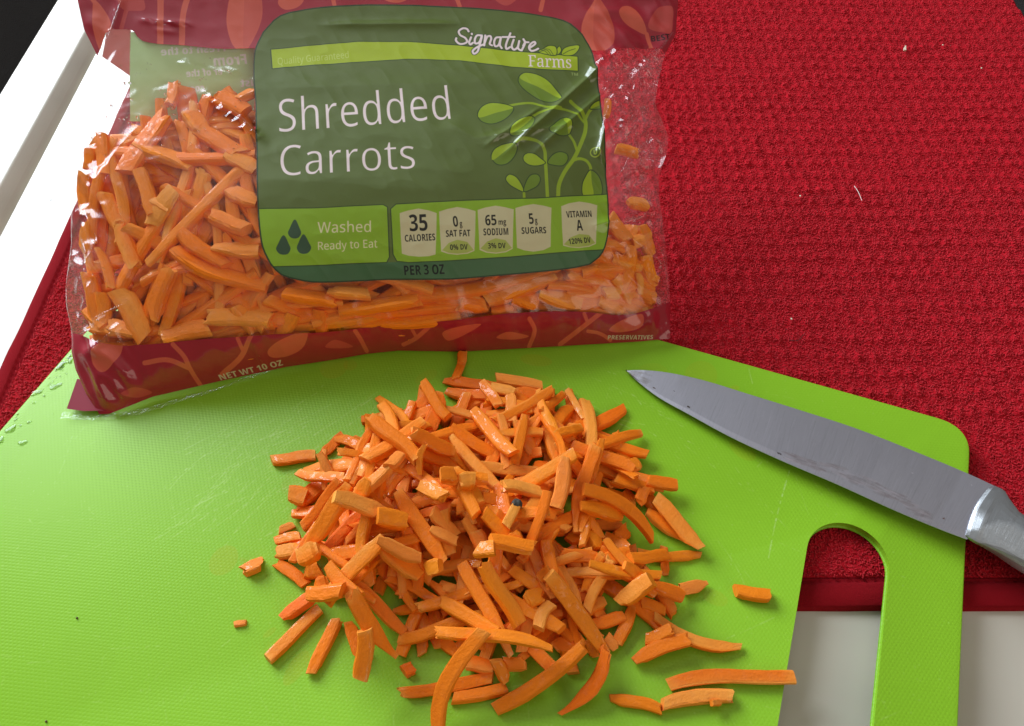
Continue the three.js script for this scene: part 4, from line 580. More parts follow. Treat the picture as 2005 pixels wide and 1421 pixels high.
    part('crease', gridGeo(K, n, (u, v) => { const i = Math.round(v * n), p = c.getPointAt(v), tn = fr.tangents[i], s = new THREE.Vector3().crossVectors(tn, out).normalize(), w = r * mm * (0.25 + 0.75 * Math.sin(Math.PI * v)) * (0.75 + 0.5 * noise(v * 9, r * 50, 103)), an = Math.PI * (u * 1.3 - 0.15); p.addScaledVector(s, Math.cos(an) * w * 1.5).addScaledVector(out, Math.sin(an) * w * 1.1); return { p: p.toArray(), uv: [u, v] }; }), roll, bag);
  }
  // droplets of condensation under the clear film
  seed = 303; const dr = [], unit = new THREE.SphereGeometry(1, 10, 6);
  for (let i = 0; i < 900 && dr.length < 230; i++) { const z = rnd(), a = z < 0.5 ? 6 + 52 * rnd() : z < 0.85 ? 163 + 24 * rnd() : 6 + 16 * rnd(), b = z < 0.5 ? 66 + 36 * rnd() : z < 0.85 ? 12 + 74 * rnd() : 10 + 70 * rnd(); if (bagEdge(a, b) < 0.35) continue; const r = 0.14 + 0.34 * rnd() ** 3, g = unit.clone(); g.scale(r * mm * (0.7 + 0.6 * rnd()), r * mm * (0.7 + 0.9 * rnd()), r * mm * 0.6); g.translate(...bagPoint(a, b, frontN(a, b, 0) - r)); dr.push(g); }
  part('droplets', mergeGeometries(dr), new THREE.MeshPhysicalMaterial({ color: 0xffffff, transmission: 1, roughness: 0.03, ior: 1.33, thickness: 0.001 }), bag).userData.kind = 'stuff';
}
const inBag = (a, b, n) => bagPoint(a, b, n).map((v) => v / mm);
function shred(label, q0, q1, w, h, tone) { carrotPiece('carrot_shred', label, inBag(...q0), inBag(...q1), w, h, tone, 0, 0, 'carrot shreds inside the bag'); }
const bitGeos = [], deepGeos = [];
const bit = (p0, p1, w, h, tone) => bitGeos.push(stickGeo(p0, p1, w, h, 0, 0, ++made, false, tone));
const deep = (q0, q1, w, h, tone) => deepGeos.push(stickGeo(inBag(...q0), inBag(...q1), w, h, 0, 0, ++made, true, tone));
stick("half-buried medium dark orange carrot stick pointing toward bag on the pile's outer knife side", [10.9, 1.1, -137.3], [9.8, 1.1, -115.3], 3.5, 2.3, 'd', 0, 0);
stick("half-buried medium orange carrot stick rising rightward at the pile's heart", [9.3, 1, -107.6], [-0.5, 1, -88.7], 3.5, 2.2, 'o', 0, 0);
stick("rightmost half-buried medium dark orange carrot stick falling rightward on the pile's outer knife side", [16.1, 1.1, -136.5], [24.4, 1.1, -112.9], 3.9, 2.3, 'd', 0, 0);
stick("left-hand half-buried medium orange carrot stick rising rightward on the pile's inner front", [-0.3, 1.2, -77.1], [-17.9, 1.2, -70.1], 3.4, 2.6, 'o', 0, 0);
stick("right-hand half-buried medium dark orange carrot stick rising rightward on the pile's inner knife side", [20.4, 0.9, -111], [3.6, 1.9, -103.3], 3.7, 1.9, 'd', 0, 0);
stick("half-buried medium dark orange carrot stick falling rightward on the pile's inner left side", [-43.3, 1, -95.8], [-25.2, 1, -82.4], 3.6, 2.1, 'd', 0, 0);
stick("half-buried long dark orange carrot stick pointing toward bag on the pile's inner bag side", [-12.1, 1.1, -123.8], [-7.4, 1.1, -95], 3.4, 2.3, 'd', 0, 0);
stick("left-hand half-buried medium orange carrot stick pointing toward bag on the pile's inner left side", [-45.9, 1, -110.2], [-46.3, 1, -88.8], 3.2, 2.1, 'o', 0, 0);
stick("half-buried long orange carrot stick falling rightward on the pile's inner knife side", [-3.9, 2.6, -118.8], [8.6, 2.6, -90.3], 3.5, 2.7, 'o', 0, 0);
stick("right-hand half-buried medium orange carrot stick rising rightward on the pile's inner front", [7, 2.7, -82.8], [-11.8, 1.2, -63.5], 3.4, 2.3, 'o', 0, 0);
stick("half-buried long dark orange carrot stick falling rightward on the pile's inner bag side", [-30.6, 1.2, -114.1], [-4.4, 2.2, -104.4], 3.7, 2.5, 'd', 0, 0);
stick("half-buried long orange carrot stick pointing toward bag on the pile's inner front right", [4.8, 3.5, -82.6], [14.7, 1, -56.1], 3.2, 2.1, 'o', 0, 0);
stick("left-hand half-buried medium orange carrot stick rising rightward on the pile's outer bag side", [-3.9, 1.5, -136.9], [-20.5, 1.5, -125.5], 4, 3.1, 'o', 0, 0);
stick("half-buried long orange carrot stick pointing toward bag on the pile's inner back left", [-32.2, 2.1, -119.9], [-30.4, 1.1, -89.2], 3.5, 2, 'o', 0, 0);
stick("right-hand half-buried long dark orange carrot stick rising rightward at the pile's heart", [0.8, 3.7, -110.5], [-11.6, 1.2, -83.4], 3.8, 2.1, 'd', 0, 0);
stick("fourth-from-left half-buried medium dark orange carrot stick rising rightward on the pile's inner front right", [22, 0.9, -72.2], [4.7, 3.4, -60.8], 3.2, 1.6, 'd', 0, 0);
stick("left-hand half-buried medium orange carrot stick falling rightward on the pile's outer knife side", [4.5, 1.9, -130.5], [27.4, 1.9, -119.7], 3.6, 2.4, 'o', 0, 0);
stick("half-buried medium dark orange carrot stick rising rightward on the pile's inner slot side", [32.2, 0.9, -87.5], [12.2, 0.9, -78.4], 3.3, 1.9, 'd', 0, 0);
stick("left-hand half-buried long orange carrot stick falling rightward at the pile's heart", [-11.1, 4.8, -108.4], [3.5, 1.3, -83.1], 3.8, 2.4, 'o', 0, 0);
stick("half-buried medium dark orange carrot stick rising rightward on the pile's inner bag side", [-9.4, 1.9, -121.6], [-29.8, 2.4, -111.6], 3.9, 2.2, 'd', 0, 0);
stick("half-buried medium dark orange carrot stick pointing toward bag on the pile's inner bag side", [-7.2, 2.8, -136.2], [-7.3, 1.8, -109.3], 3.9, 2.4, 'd', 0, 0);
stick("right-hand half-buried medium dark orange carrot stick falling rightward at the pile's heart", [-7.8, 4.6, -98.2], [8.3, 1.6, -86.8], 3.2, 1.9, 'd', 0, 0);
stick("right-hand half-buried medium orange carrot stick falling rightward on the pile's outer knife side", [16.9, 2.8, -124.2], [27.6, 1.3, -104.5], 3.6, 2.3, 'o', 0, 0);
stick("right-hand half-buried long orange carrot stick falling rightward on the pile's outer knife side", [28.3, 2.8, -120.7], [39.1, 1.3, -95.9], 3.5, 2.6, 'o', 0, 0);
stick("half-buried long dark orange carrot stick pointing toward bag on the pile's inner knife side", [10.2, 1.8, -122.7], [9.7, 2.3, -94.4], 3.6, 2.3, 'd', 0, 0);
stick("half-buried long orange carrot stick pointing toward bag at the pile's heart", [-13.4, 6.1, -111.2], [-11.6, 2.1, -84], 3.2, 2.2, 'o', 0, 0);
stick("half-buried medium orange carrot stick rising rightward on the pile's inner back left", [-21.7, 4.8, -118.6], [-38.8, 1.3, -101.7], 3.7, 2.5, 'o', 0, 0);
stick("half-buried medium orange carrot stick pointing toward bag on the pile's inner front", [-1.8, 3.1, -84.7], [-6.3, 1.6, -58.4], 3.1, 1.9, 'o', 0, 0);
stick("left-hand half-buried medium dark orange carrot stick falling rightward at the pile's heart", [-33.2, 2.1, -98.4], [-20.6, 1.1, -85.2], 3.1, 2.1, 'd', 0, 0);
stick("rightmost half-buried medium dark orange carrot stick rising rightward on the pile's inner front right", [23.9, 0.8, -80.3], [11.7, 2.8, -61.8], 3, 1.7, 'd', 0, 0);
stick("right-hand half-buried medium orange carrot stick pointing toward bag on the pile's inner left side", [-40.6, 1.3, -110.3], [-44.2, 1.8, -86], 3.4, 2.2, 'o', 0, 0);
stick("third-from-left half-buried medium dark orange carrot stick rising rightward on the pile's inner front right", [16.1, 2.1, -74.7], [1.8, 4.1, -58.1], 3, 2, 'd', 0, 0);
stick("left-hand half-buried medium dark orange carrot stick falling rightward on the pile's inner knife side", [3, 1.6, -110.8], [11.3, 3.6, -91.2], 3.2, 1.8, 'd', 0, 0);
stick("left-hand half-buried long dark orange carrot stick rising rightward at the pile's heart", [-17.1, 1, -106], [-26.8, 2.5, -75.3], 3.7, 1.9, 'd', 0, 0);
stick("left-hand half-buried long orange carrot stick falling rightward on the pile's outer knife side", [12.8, 2.4, -114.3], [40.9, 3.4, -104.5], 3.6, 2.4, 'o', 0, 0);
stick("rightmost half-buried medium orange carrot stick pointing toward bag on the pile's inner back left", [-21.5, 6.3, -117.8], [-22.4, 1.3, -101.1], 3.8, 2.7, 'o', 0, 0);
stick("left-hand half-buried medium orange carrot stick lying level on the pile's inner left side", [-16.8, 3.9, -84], [-39.9, 1.4, -81.3], 3.6, 2.6, 'o', 0, 0);
stick("half-buried medium dark orange carrot stick lying level at the pile's heart", [-32.6, 3.1, -84.2], [-11.2, 5.1, -79.3], 3.2, 1.8, 'd', 0, 0);
stick("half-buried medium dark orange carrot stick lying level on the pile's inner left side", [-45.6, 2.5, -89.6], [-25.7, 2, -88.3], 3.7, 2.3, 'd', 0, 0);
stick("right-hand half-buried medium dark orange carrot stick falling rightward on the pile's inner knife side", [10.3, 2.9, -107.3], [32.7, 0.9, -100.1], 3.8, 1.9, 'd', 0, 0);
stick("left-hand half-buried medium dark orange carrot stick rising rightward on the pile's inner knife side", [11, 3.4, -109.2], [-0.7, 3.9, -91], 3.5, 2.4, 'd', 0, 0);
stick("leftmost half-buried medium orange carrot stick falling rightward at the pile's heart", [-25, 3.5, -104.5], [-5.3, 6, -90.5], 3.7, 2.5, 'o', 0, 0);
stick("left-hand half-buried medium orange carrot stick pointing toward bag at the pile's heart", [-16.2, 5.7, -95.4], [-10.8, 5.7, -73.1], 3.5, 2.4, 'o', 0, 0);
stick("right-hand half-buried medium orange carrot stick lying level on the pile's inner left side", [-39.5, 3.2, -92.8], [-17.1, 2.7, -88.2], 3.7, 2.5, 'o', 0, 0);
stick("half-buried long dark orange carrot stick pointing toward bag on the pile's inner back left", [-27.7, 5.1, -125.1], [-34.1, 2.6, -98.3], 3.5, 1.9, 'd', 0, 0);
stick("half-buried medium orange carrot stick lying level on the pile's outer left side", [-38.3, 2.9, -98.4], [-58.3, 1.4, -96.6], 3.7, 2.8, 'o', 0, 0);
stick("third-from-left half-buried medium dark orange carrot stick falling rightward on the pile's outer knife side", [6.8, 2.7, -117.5], [29.6, 3.7, -107], 3.5, 2, 'd', 0, 0);
stick("half-buried medium orange carrot stick rising rightward on the pile's inner left side", [-30.7, 4, -84.3], [-45.4, 1, -74.2], 3.7, 2.2, 'o', 0, 0);
stick("second-from-left half-buried medium dark orange carrot stick rising rightward on the pile's inner front right", [12.8, 2.6, -80.6], [3, 4.1, -62.1], 3.2, 1.8, 'd', 0, 0);
stick("right-hand half-buried long orange carrot stick falling rightward at the pile's heart", [-10.6, 8.8, -95.7], [14, 1.3, -83.4], 3.3, 2.3, 'o', 0, 0);
stick("half-buried long dark orange carrot stick lying level at the pile's heart", [-16.2, 10.7, -95.5], [13.3, 3.7, -93.2], 3.7, 2.1, 'd', 0, 0);
stick("half-buried medium orange carrot stick falling rightward on the pile's inner front right", [-6.6, 2.7, -74.8], [10.7, 5.7, -54.8], 3, 1.8, 'o', 0, 0);
stick("second-from-left half-buried medium orange carrot stick pointing toward bag on the pile's inner back left", [-25.9, 5.3, -114.7], [-31.1, 2.8, -95], 3.8, 2.9, 'o', 0, 0);
stick("half-buried long dark orange carrot stick pointing toward bag on the pile's outer bag side", [-25.4, 4.7, -135.4], [-24.3, 6.7, -107.6], 3.6, 1.9, 'd', 0, 0);
stick("left-hand half-buried long dark orange carrot stick falling rightward on the pile's inner front right", [-0.7, 4.1, -84.6], [20.5, 3.1, -63.3], 3.3, 2.1, 'd', 0, 0);
stick("leftmost half-buried medium dark orange carrot stick falling rightward on the pile's outer knife side", [2.3, 2.6, -139], [15.3, 2.6, -116.5], 3.9, 2.2, 'd', 0, 0);
stick("right-hand half-buried long dark orange carrot stick pointing toward bag on the pile's inner left side", [-41.7, 1, -116], [-42.6, 5.5, -85.7], 3.3, 1.9, 'd', 0, 0);
stick("half-buried medium orange carrot stick falling rightward on the pile's inner front", [-25.5, 1.1, -72.8], [-12.3, 1.1, -59.1], 3.1, 2.3, 'o', 0, 0);
stick("rightmost half-buried medium orange carrot stick falling rightward at the pile's heart", [-12.8, 10.8, -94.9], [0.6, 4.8, -83.7], 3.7, 2.1, 'o', 0, 0);
stick("half-buried medium dark orange carrot stick lying level on the pile's outer left side", [-57.5, 1.1, -88.8], [-34.5, 9.1, -82.7], 3.4, 2, 'd', 0, 0);
stick("right-hand half-buried medium orange carrot stick rising rightward on the pile's outer bag side", [5.4, 3.3, -129.2], [-17.7, 3.3, -121.4], 3.6, 2.5, 'o', 0, 0);
stick("half-buried long orange carrot stick falling rightward on the pile's outer front right", [15.4, 1.8, -83.5], [36.9, 1.3, -66.9], 3.5, 2.4, 'o', 0, 0);
stick("right-hand half-buried medium orange carrot stick pointing toward bag at the pile's heart", [-5.2, 10, -102], [0.7, 5.5, -80], 3.7, 2.1, 'o', 0, 0);
stick("leftmost half-buried medium dark orange carrot stick rising rightward on the pile's inner front right", [3.5, 6.9, -83.6], [-8.2, 1.9, -62.5], 3.6, 1.7, 'd', 0, 0);
stick("second-from-left half-buried medium orange carrot stick falling rightward at the pile's heart", [-19.4, 6.4, -97.2], [-7, 6.4, -77], 3.2, 2.2, 'o', 0, 0);
stick("half-buried medium dark orange carrot stick falling rightward on the pile's outer slot side", [26, 1.4, -90.7], [40.3, 0.9, -70.6], 3.3, 1.9, 'd', 0, 0);
stick("second-from-left half-buried medium dark orange carrot stick falling rightward on the pile's outer knife side", [8.7, 3.8, -127.3], [24, 2.8, -114.7], 3.8, 2.1, 'd', 0, 0);
stick("half-buried medium dark orange carrot stick rising rightward on the pile's outer knife side", [32.8, 1, -130.5], [11.9, 5, -116.3], 4, 2, 'd', 0, 0);
stick("half-buried long orange carrot stick lying level on the pile's inner slot side", [5.9, 4.1, -84.8], [33, 1.6, -82.5], 3.2, 2.1, 'o', 0, 0);
stick("half-buried medium dark orange carrot stick rising rightward on the pile's inner back left", [-23.7, 7.7, -109.5], [-45.1, 2.7, -105.1], 3.3, 2.1, 'd', 0, 0);
stick("right-hand half-buried long dark orange carrot stick falling rightward on the pile's inner front right", [4.1, 5.4, -89], [22.1, 1.9, -68.8], 3.3, 2.1, 'd', 0, 0);
stick("half-buried medium orange carrot stick lying level on the pile's inner back left", [-14.2, 12.6, -95.3], [-35, 3.6, -99.6], 3.8, 2.9, 'o', 0, 0);
stick("leftmost half-buried medium orange carrot stick pointing toward bag on the pile's inner back left", [-37.3, 5.6, -112.1], [-38.8, 4.1, -93.8], 3.6, 2.1, 'o', 0, 0);
stick("left-hand half-buried long dark orange carrot stick pointing toward bag on the pile's inner left side", [-45.4, 3.2, -105.9], [-38.7, 9.7, -73.9], 3.1, 1.7, 'd', 0, 0);
stick("half-buried medium orange carrot stick rising rightward on the pile's outer back left", [-19.1, 7.6, -127.6], [-41.2, 3.1, -117.6], 3.5, 2.4, 'o', 0, 0);
stick("half-buried long dark orange carrot stick falling rightward at the pile's heart", [-7.4, 11, -95.4], [18.2, 3, -90.7], 3.8, 2.5, 'd', 0, 0);
stick("left-hand low-lying short dark orange carrot stick lying level on the pile's outer bag side", [-20.4, 1, -140.4], [-4.3, 2.5, -137.8], 3.3, 2, 'd', 0, 0);
stick("right-hand low-lying short dark orange carrot stick lying level on the pile's outer bag side", [-19.3, 1.3, -136.5], [-3.6, 4.8, -132], 3.5, 2.3, 'd', 0, 0);
stick("low-lying short dark orange carrot stick lying level on the pile's outer back left", [-43.1, 0.9, -126.4], [-31.9, 0.9, -129.2], 3.2, 2, 'd', 0, 0);
stick("low-lying stubby dark orange carrot stick lying level on the pile's outer back left", [-38.9, 4.1, -121.2], [-31.8, 5.6, -120.3], 3.1, 1.6, 'd', 0, 0);
stick("low-lying stubby dark orange carrot stick pointing toward bag on the pile's outer back left", [-29.6, 6.6, -122.8], [-31, 5.1, -116.4], 3.7, 2.5, 'd', 0, 0);
stick("low-lying stubby dark orange carrot stick rising rightward on the pile's outer left side", [-57.8, 1.5, -99.8], [-50.4, 1.5, -106], 5.1, 3.1, 'd', 0, 0);
stick("left-hand low-lying stubby orange carrot stick lying level on the pile's outer left side", [-61.6, 0.9, -89.6], [-55, 2.4, -90.3], 2.6, 1.9, 'o', 0, 0);
stick("low-lying stubby dark orange carrot stick falling rightward on the pile's outer left side", [-60.1, 0.8, -83.6], [-51.9, 0.8, -77.9], 3, 1.6, 'd', 0, 0);
stick("low-lying stubby orange carrot stick rising rightward on the pile's outer left side", [-49.5, 1.5, -76.8], [-46.1, 1.5, -78.1], 4, 3.2, 'o', 0, 0);
stick("right-hand low-lying stubby orange carrot stick lying level on the pile's outer left side", [-52.5, 2.2, -80.5], [-48.6, 1.7, -81.3], 4.3, 3.5, 'o', 0, 0);
stick("low-lying stubby dark orange carrot stick pointing toward bag on the pile's inner front left", [-22.6, 1.7, -69.1], [-21.4, 0.7, -60.5], 2.7, 1.5, 'd', 0, 0);
stick("low-lying short orange carrot stick rising rightward on the pile's inner front left", [-26.8, 1, -60.2], [-23, 2.5, -70.6], 3.1, 2.2, 'o', 0, 0);
stick("low-lying stubby dark orange carrot stick pointing toward bag on the pile's outer front left", [-40.3, 0.7, -68.2], [-35.8, 0.7, -59.3], 3.1, 1.6, 'd', 0, 0);
stick("low-lying stubby dark orange carrot stick lying level on the pile's outer front", [-10.9, 2.1, -58.2], [-4.4, 2.1, -57], 3.5, 2.3, 'd', 0, 0);
stick("low-lying stubby orange carrot stick lying level on the pile's outer front", [-2, 2.8, -57.7], [3.3, 5.3, -56.5], 3.1, 2.2, 'o', 0, 0);
stick("left-hand low-lying stubby dark orange carrot stick pointing toward bag on the pile's inner slot side", [14.9, 3.9, -86.3], [16.6, 3.9, -76.4], 3.8, 2, 'd', 0, 0);
stick("right-hand low-lying stubby dark orange carrot stick pointing toward bag on the pile's inner slot side", [19.1, 4.2, -85.8], [20, 2.2, -77.3], 3.3, 2.2, 'd', 0, 0);
stick("left-hand low-lying stubby dark orange carrot stick falling rightward on the pile's inner slot side", [7.6, 5.7, -88], [11.8, 4.2, -85.1], 3.4, 2, 'd', 0, 0);
stick("right-hand low-lying stubby dark orange carrot stick falling rightward on the pile's inner slot side", [9.4, 6, -87], [12.4, 4.5, -81.2], 3.1, 2.1, 'd', 0, 0);
stick("mid-height stubby dark orange carrot stick pointing toward bag at the pile's heart", [4.4, 7.1, -85.7], [5.6, 7.1, -80.2], 2.6, 1.7, 'd', 0, 0);
stick("low-lying stubby dark orange carrot stick falling rightward on the pile's outer slot side", [30.3, 1.3, -103.6], [32.6, 1.3, -101.2], 3.2, 1.6, 'd', 0, 0);
stick("second-from-left low-lying stubby orange carrot stick falling rightward on the pile's outer knife side", [27.2, 4.2, -105.8], [30.1, 4.2, -104.8], 3.5, 2.2, 'o', 0, 0);
stick("low-lying stubby orange carrot stick rising rightward on the pile's outer knife side", [16.6, 2.2, -129.7], [11.8, 6.2, -121.6], 3.7, 2.9, 'o', 0, 0);
stick("low-lying stubby dark orange carrot stick rising rightward on the pile's outer knife side", [22.5, 3.1, -125.7], [18.2, 4.1, -122], 3.4, 1.7, 'd', 0, 0);
stick("low-lying stubby orange carrot stick lying level on the pile's inner bag side", [-11.6, 2.3, -118], [-7.8, 2.8, -117.4], 2.5, 1.5, 'o', 0, 0);
stick("low-lying stubby dark orange carrot stick rising rightward on the pile's outer front right", [29.9, 2.1, -71.8], [25.4, 1.1, -62.6], 2.9, 2, 'd', 0, 0);
stick("low-lying stubby dark orange carrot stick pointing toward bag on the pile's inner front", [-19.4, 2.2, -71.5], [-17.7, 1.7, -61.7], 3.4, 2.2, 'd', 0, 0);
stick("low-lying stubby orange carrot stick rising rightward on the pile's inner front left", [-33.7, 0.9, -75.5], [-32.5, 0.9, -79.2], 3, 1.9, 'o', 0, 0);
stick("low-lying stubby orange carrot stick falling rightward on the pile's inner left side", [-38.5, 4, -90.7], [-36.4, 3, -86.9], 3.4, 2.2, 'o', 0, 0);
stick("right-hand mid-height stubby dark orange carrot stick falling rightward at the pile's heart", [-9.8, 11.7, -99.6], [-5, 11.7, -93.6], 4.6, 2.3, 'd', 0, 0);
stick("mid-height short dark orange carrot stick lying level on the pile's inner slot side", [2.3, 8.7, -90.3], [14.3, 5.2, -91.3], 4.2, 2.2, 'd', 0, 0);
stick("low-lying short orange carrot stick lying level on the pile's inner slot side", [17.6, 0.9, -93.9], [28.9, 0.9, -93.7], 3.1, 1.8, 'o', 0, 0);
stick("right-hand low-lying stubby orange carrot stick falling rightward on the pile's outer front right", [31.7, 2.5, -72.8], [37.8, 1.5, -70.6], 3, 2.1, 'o', 0, 0);
stick("low-lying stubby dark orange carrot stick pointing toward bag on the pile's outer bag side", [-15.4, 0.8, -146.4], [-16.6, 2.3, -140.3], 2.7, 1.6, 'd', 0, 0);
stick("left-hand low-lying stubby orange carrot stick falling rightward on the pile's outer front right", [18, 3.6, -63], [20, 1.6, -59.6], 2.4, 1.4, 'o', 0, 0);
stick("low-lying stubby reddish carrot stick lying level on the pile's inner front right", [4.1, 4.3, -75.9], [9.7, 4.3, -76.1], 2.5, 1.9, 'r', 0, 0);
stick("low-lying stubby dark orange carrot stick rising rightward on the pile's inner back left", [-33.9, 4.1, -111], [-28.3, 6.1, -113.9], 3.6, 2.1, 'd', 0, 0);
stick("mid-height stubby dark orange carrot stick falling rightward on the pile's outer back left", [-43.9, 2.9, -111.7], [-37.1, 7.4, -106.1], 3.6, 2.2, 'd', 0, 0);
stick("mid-height stubby dark orange carrot stick falling rightward on the pile's inner back left", [-24.9, 9.2, -108.9], [-19.6, 6.2, -107.5], 3.6, 2.2, 'd', 0, 0);
stick("low-lying stubby dark orange carrot stick lying level on the pile's inner front", [-12.9, 1.9, -70], [-5.3, 3.9, -70.6], 3.2, 1.7, 'd', 0, 0);
stick("mid-height stubby dark orange carrot stick pointing toward bag on the pile's inner left side", [-36.7, 9.6, -82], [-34.7, 6.1, -75.3], 3.5, 2.3, 'd', 0, 0);
stick("low-lying stubby dark orange carrot stick rising rightward on the pile's outer back left", [-53.2, 0.8, -115.2], [-48.1, 0.8, -122.1], 2.8, 1.6, 'd', 0, 0);
stick("mid-height short dark orange carrot stick rising rightward on the pile's outer bag side", [-33.9, 1.6, -125.9], [-22.2, 8.1, -130.4], 4, 2.4, 'd', 1, 0);
stick("mid-height short dark orange carrot stick pointing toward bag on the pile's outer bag side", [-20.2, 9.7, -130.5], [-23, 7.2, -117.9], 4, 2.1, 'd', 0, 0);
stick("low-lying stubby orange carrot stick rising rightward on the pile's outer back left", [-43.1, 1.2, -120.9], [-46, 1.2, -114.9], 3.9, 2.5, 'o', 0, 0);
stick("low-lying short orange carrot stick lying level on the pile's outer back left", [-45.7, 6.5, -109.3], [-31.1, 6.5, -112.6], 3.9, 2.6, 'o', 0, 0);
stick("mid-height medium dark orange carrot stick lying level on the pile's outer back left", [-57.4, 1.6, -110.1], [-35.9, 13.6, -105.5], 3.8, 2.4, 'd', 0, 1);
stick("upper stubby orange carrot stick lying level on the pile's inner back left", [-36.6, 15.7, -105.7], [-29.3, 11.2, -109.5], 3.8, 2.6, 'o', 0, 0);
stick("low-lying short orange carrot stick pointing toward bag on the pile's outer bag side", [-13.1, 4.1, -133.1], [-17.1, 4.1, -119.2], 3.4, 2.4, 'o', 0, 0);
stick("low-lying short pale carrot stick lying level on the pile's outer bag side", [-4.6, 3.8, -139.5], [8.8, 3.3, -136.9], 3.6, 2.7, 'p', 0, 0);
stick("right-hand low-lying stubby orange carrot stick lying level on the pile's outer bag side", [1.1, 3.2, -135.1], [10.7, 3.2, -133], 3.5, 2.3, 'o', 0, 0);
stick("low-lying medium dark orange carrot stick lying level on the pile's outer bag side", [-7.7, 6.3, -130.2], [11.2, 2.8, -129.8], 3.5, 1.7, 'd', -1, 0);
stick("left-hand low-lying stubby orange carrot stick lying level on the pile's outer bag side", [-5.9, 4.3, -125.2], [4.3, 4.3, -124.2], 4, 2.8, 'o', 0, 0);
stick("low-lying short orange carrot stick pointing toward bag on the pile's outer knife side", [9, 5.9, -123.9], [12.3, 5.9, -110.6], 3.7, 2.9, 'o', 0, 0);
stick("mid-height short orange carrot stick pointing toward bag on the pile's outer knife side", [17.3, 4.8, -122.6], [13.8, 7.8, -110.2], 3.9, 2.3, 'o', 0, 0);
stick("low-lying medium orange carrot stick falling rightward on the pile's outer knife side", [19.5, 4.5, -119.8], [37.5, 3, -114.1], 3.6, 2.5, 'o', 0, 0);
stick("low-lying stubby yellow-orange carrot stick lying level on the pile's outer knife side", [31.9, 4.1, -109.9], [34.9, 3.1, -111.1], 3.9, 2.8, 'y', 0, 0);
stick("leftmost low-lying stubby orange carrot stick falling rightward on the pile's outer knife side", [24.7, 3.2, -113.8], [31, 6.2, -108.4], 4.7, 3.2, 'o', 0, 0);
stick("second-from-left low-lying stubby orange carrot stick lying level on the pile's inner knife side", [-3.7, 3.4, -112.3], [6.9, 3.4, -115], 3.6, 2.2, 'o', 0, 0);
stick("leftmost low-lying stubby orange carrot stick lying level on the pile's inner knife side", [-5.3, 4.5, -109.8], [5.3, 4.5, -107.3], 4.1, 2.9, 'o', 0, 0);
stick("rightmost low-lying stubby orange carrot stick lying level on the pile's inner knife side", [5.6, 6.1, -108.6], [12.5, 4.1, -108.2], 3.8, 2.3, 'o', 0, 0);
stick("low-lying stubby dark orange carrot stick falling rightward on the pile's inner bag side", [-10.3, 2.3, -115.6], [-4.5, 6.3, -110.8], 3.9, 2, 'd', 0, 0);
stick("low-lying stubby orange carrot stick rising rightward on the pile's inner bag side", [0.2, 1.2, -118.7], [4.1, 1.2, -120.1], 3.9, 2.6, 'o', 0, 0);
stick("low-lying stubby pale carrot stick rising rightward on the pile's inner knife side", [2.6, 4.3, -114.8], [7.2, 4.3, -117.6], 2.8, 1.7, 'p', 0, 0);
stick("mid-height stubby orange carrot stick falling rightward on the pile's inner bag side", [-16, 7.1, -110.3], [-8.9, 6.6, -107.7], 4.1, 2.9, 'o', 0, 0);
stick("mid-height short reddish carrot stick rising rightward on the pile's inner left side", [-46.5, 8.5, -83.1], [-38.1, 6.5, -95.3], 3.7, 2.9, 'r', 0, 0);
stick("mid-height short dark orange carrot stick rising rightward on the pile's inner left side", [-40.3, 8.6, -88.6], [-29.7, 7.1, -97], 3.2, 1.7, 'd', 1, 0);
stick("mid-height stubby reddish carrot stick falling rightward on the pile's inner back left", [-37, 5.2, -101], [-29.7, 8.7, -96.5], 2.1, 1.7, 'r', 0, 0);
stick("mid-height stubby orange carrot stick lying level at the pile's heart", [-21.4, 10.9, -96.3], [-15.9, 13.4, -94.4], 4, 2.6, 'o', 0, 0);
stick("left-hand mid-height stubby dark orange carrot stick falling rightward at the pile's heart", [-13.7, 13.7, -94.5], [-8.5, 9.7, -89.1], 3.7, 2.4, 'd', 0, 0);
stick("mid-height stubby orange carrot stick lying level on the pile's inner knife side", [2.8, 9.2, -94.5], [13.2, 7.2, -93.2], 4.2, 3, 'o', 0, 0);
stick("low-lying stubby orange carrot stick rising rightward on the pile's inner slot side", [14.4, 5.3, -87.5], [19.9, 3.8, -91.3], 3.9, 3, 'o', 0, 0);
stick("low-lying stubby yellow-orange carrot stick lying level on the pile's inner slot side", [19, 6.6, -86.8], [22.8, 4.6, -87.7], 4.7, 3.6, 'y', 0, 0);
stick("second-from-left low-lying stubby orange carrot stick rising rightward on the pile's outer slot side", [27.1, 2.3, -89.5], [30.3, 1.8, -92.3], 3.7, 2.8, 'o', 0, 0);
stick("left-hand low-lying stubby orange carrot stick falling rightward on the pile's outer slot side", [24.3, 1.8, -90], [29.4, 5.3, -85.7], 3.4, 2, 'o', 0, 0);
stick("low-lying stubby orange carrot stick pointing toward bag on the pile's inner slot side", [23.5, 6.6, -86.1], [23.7, 5.1, -82.9], 2.8, 2.2, 'o', 0, 0);
stick("rightmost low-lying stubby orange carrot stick falling rightward on the pile's outer knife side", [27.6, 5.7, -105.3], [37.3, 3.7, -103], 3.5, 2.1, 'o', 0, 0);
stick("rightmost low-lying stubby orange carrot stick rising rightward on the pile's outer slot side", [35.6, 5.9, -102.6], [33.5, 3.9, -98.8], 3.2, 2.4, 'o', 0, 0);
stick("low-lying stubby dark orange carrot stick falling rightward on the pile's inner front left", [-33.1, 4.2, -81.6], [-27.4, 2.7, -75.6], 3.5, 1.8, 'd', 0, 0);
stick("low-lying stubby yellow-orange carrot stick falling rightward on the pile's inner front left", [-27.5, 3.7, -75.2], [-23.3, 2.2, -74.4], 3.2, 2.1, 'y', 0, 0);
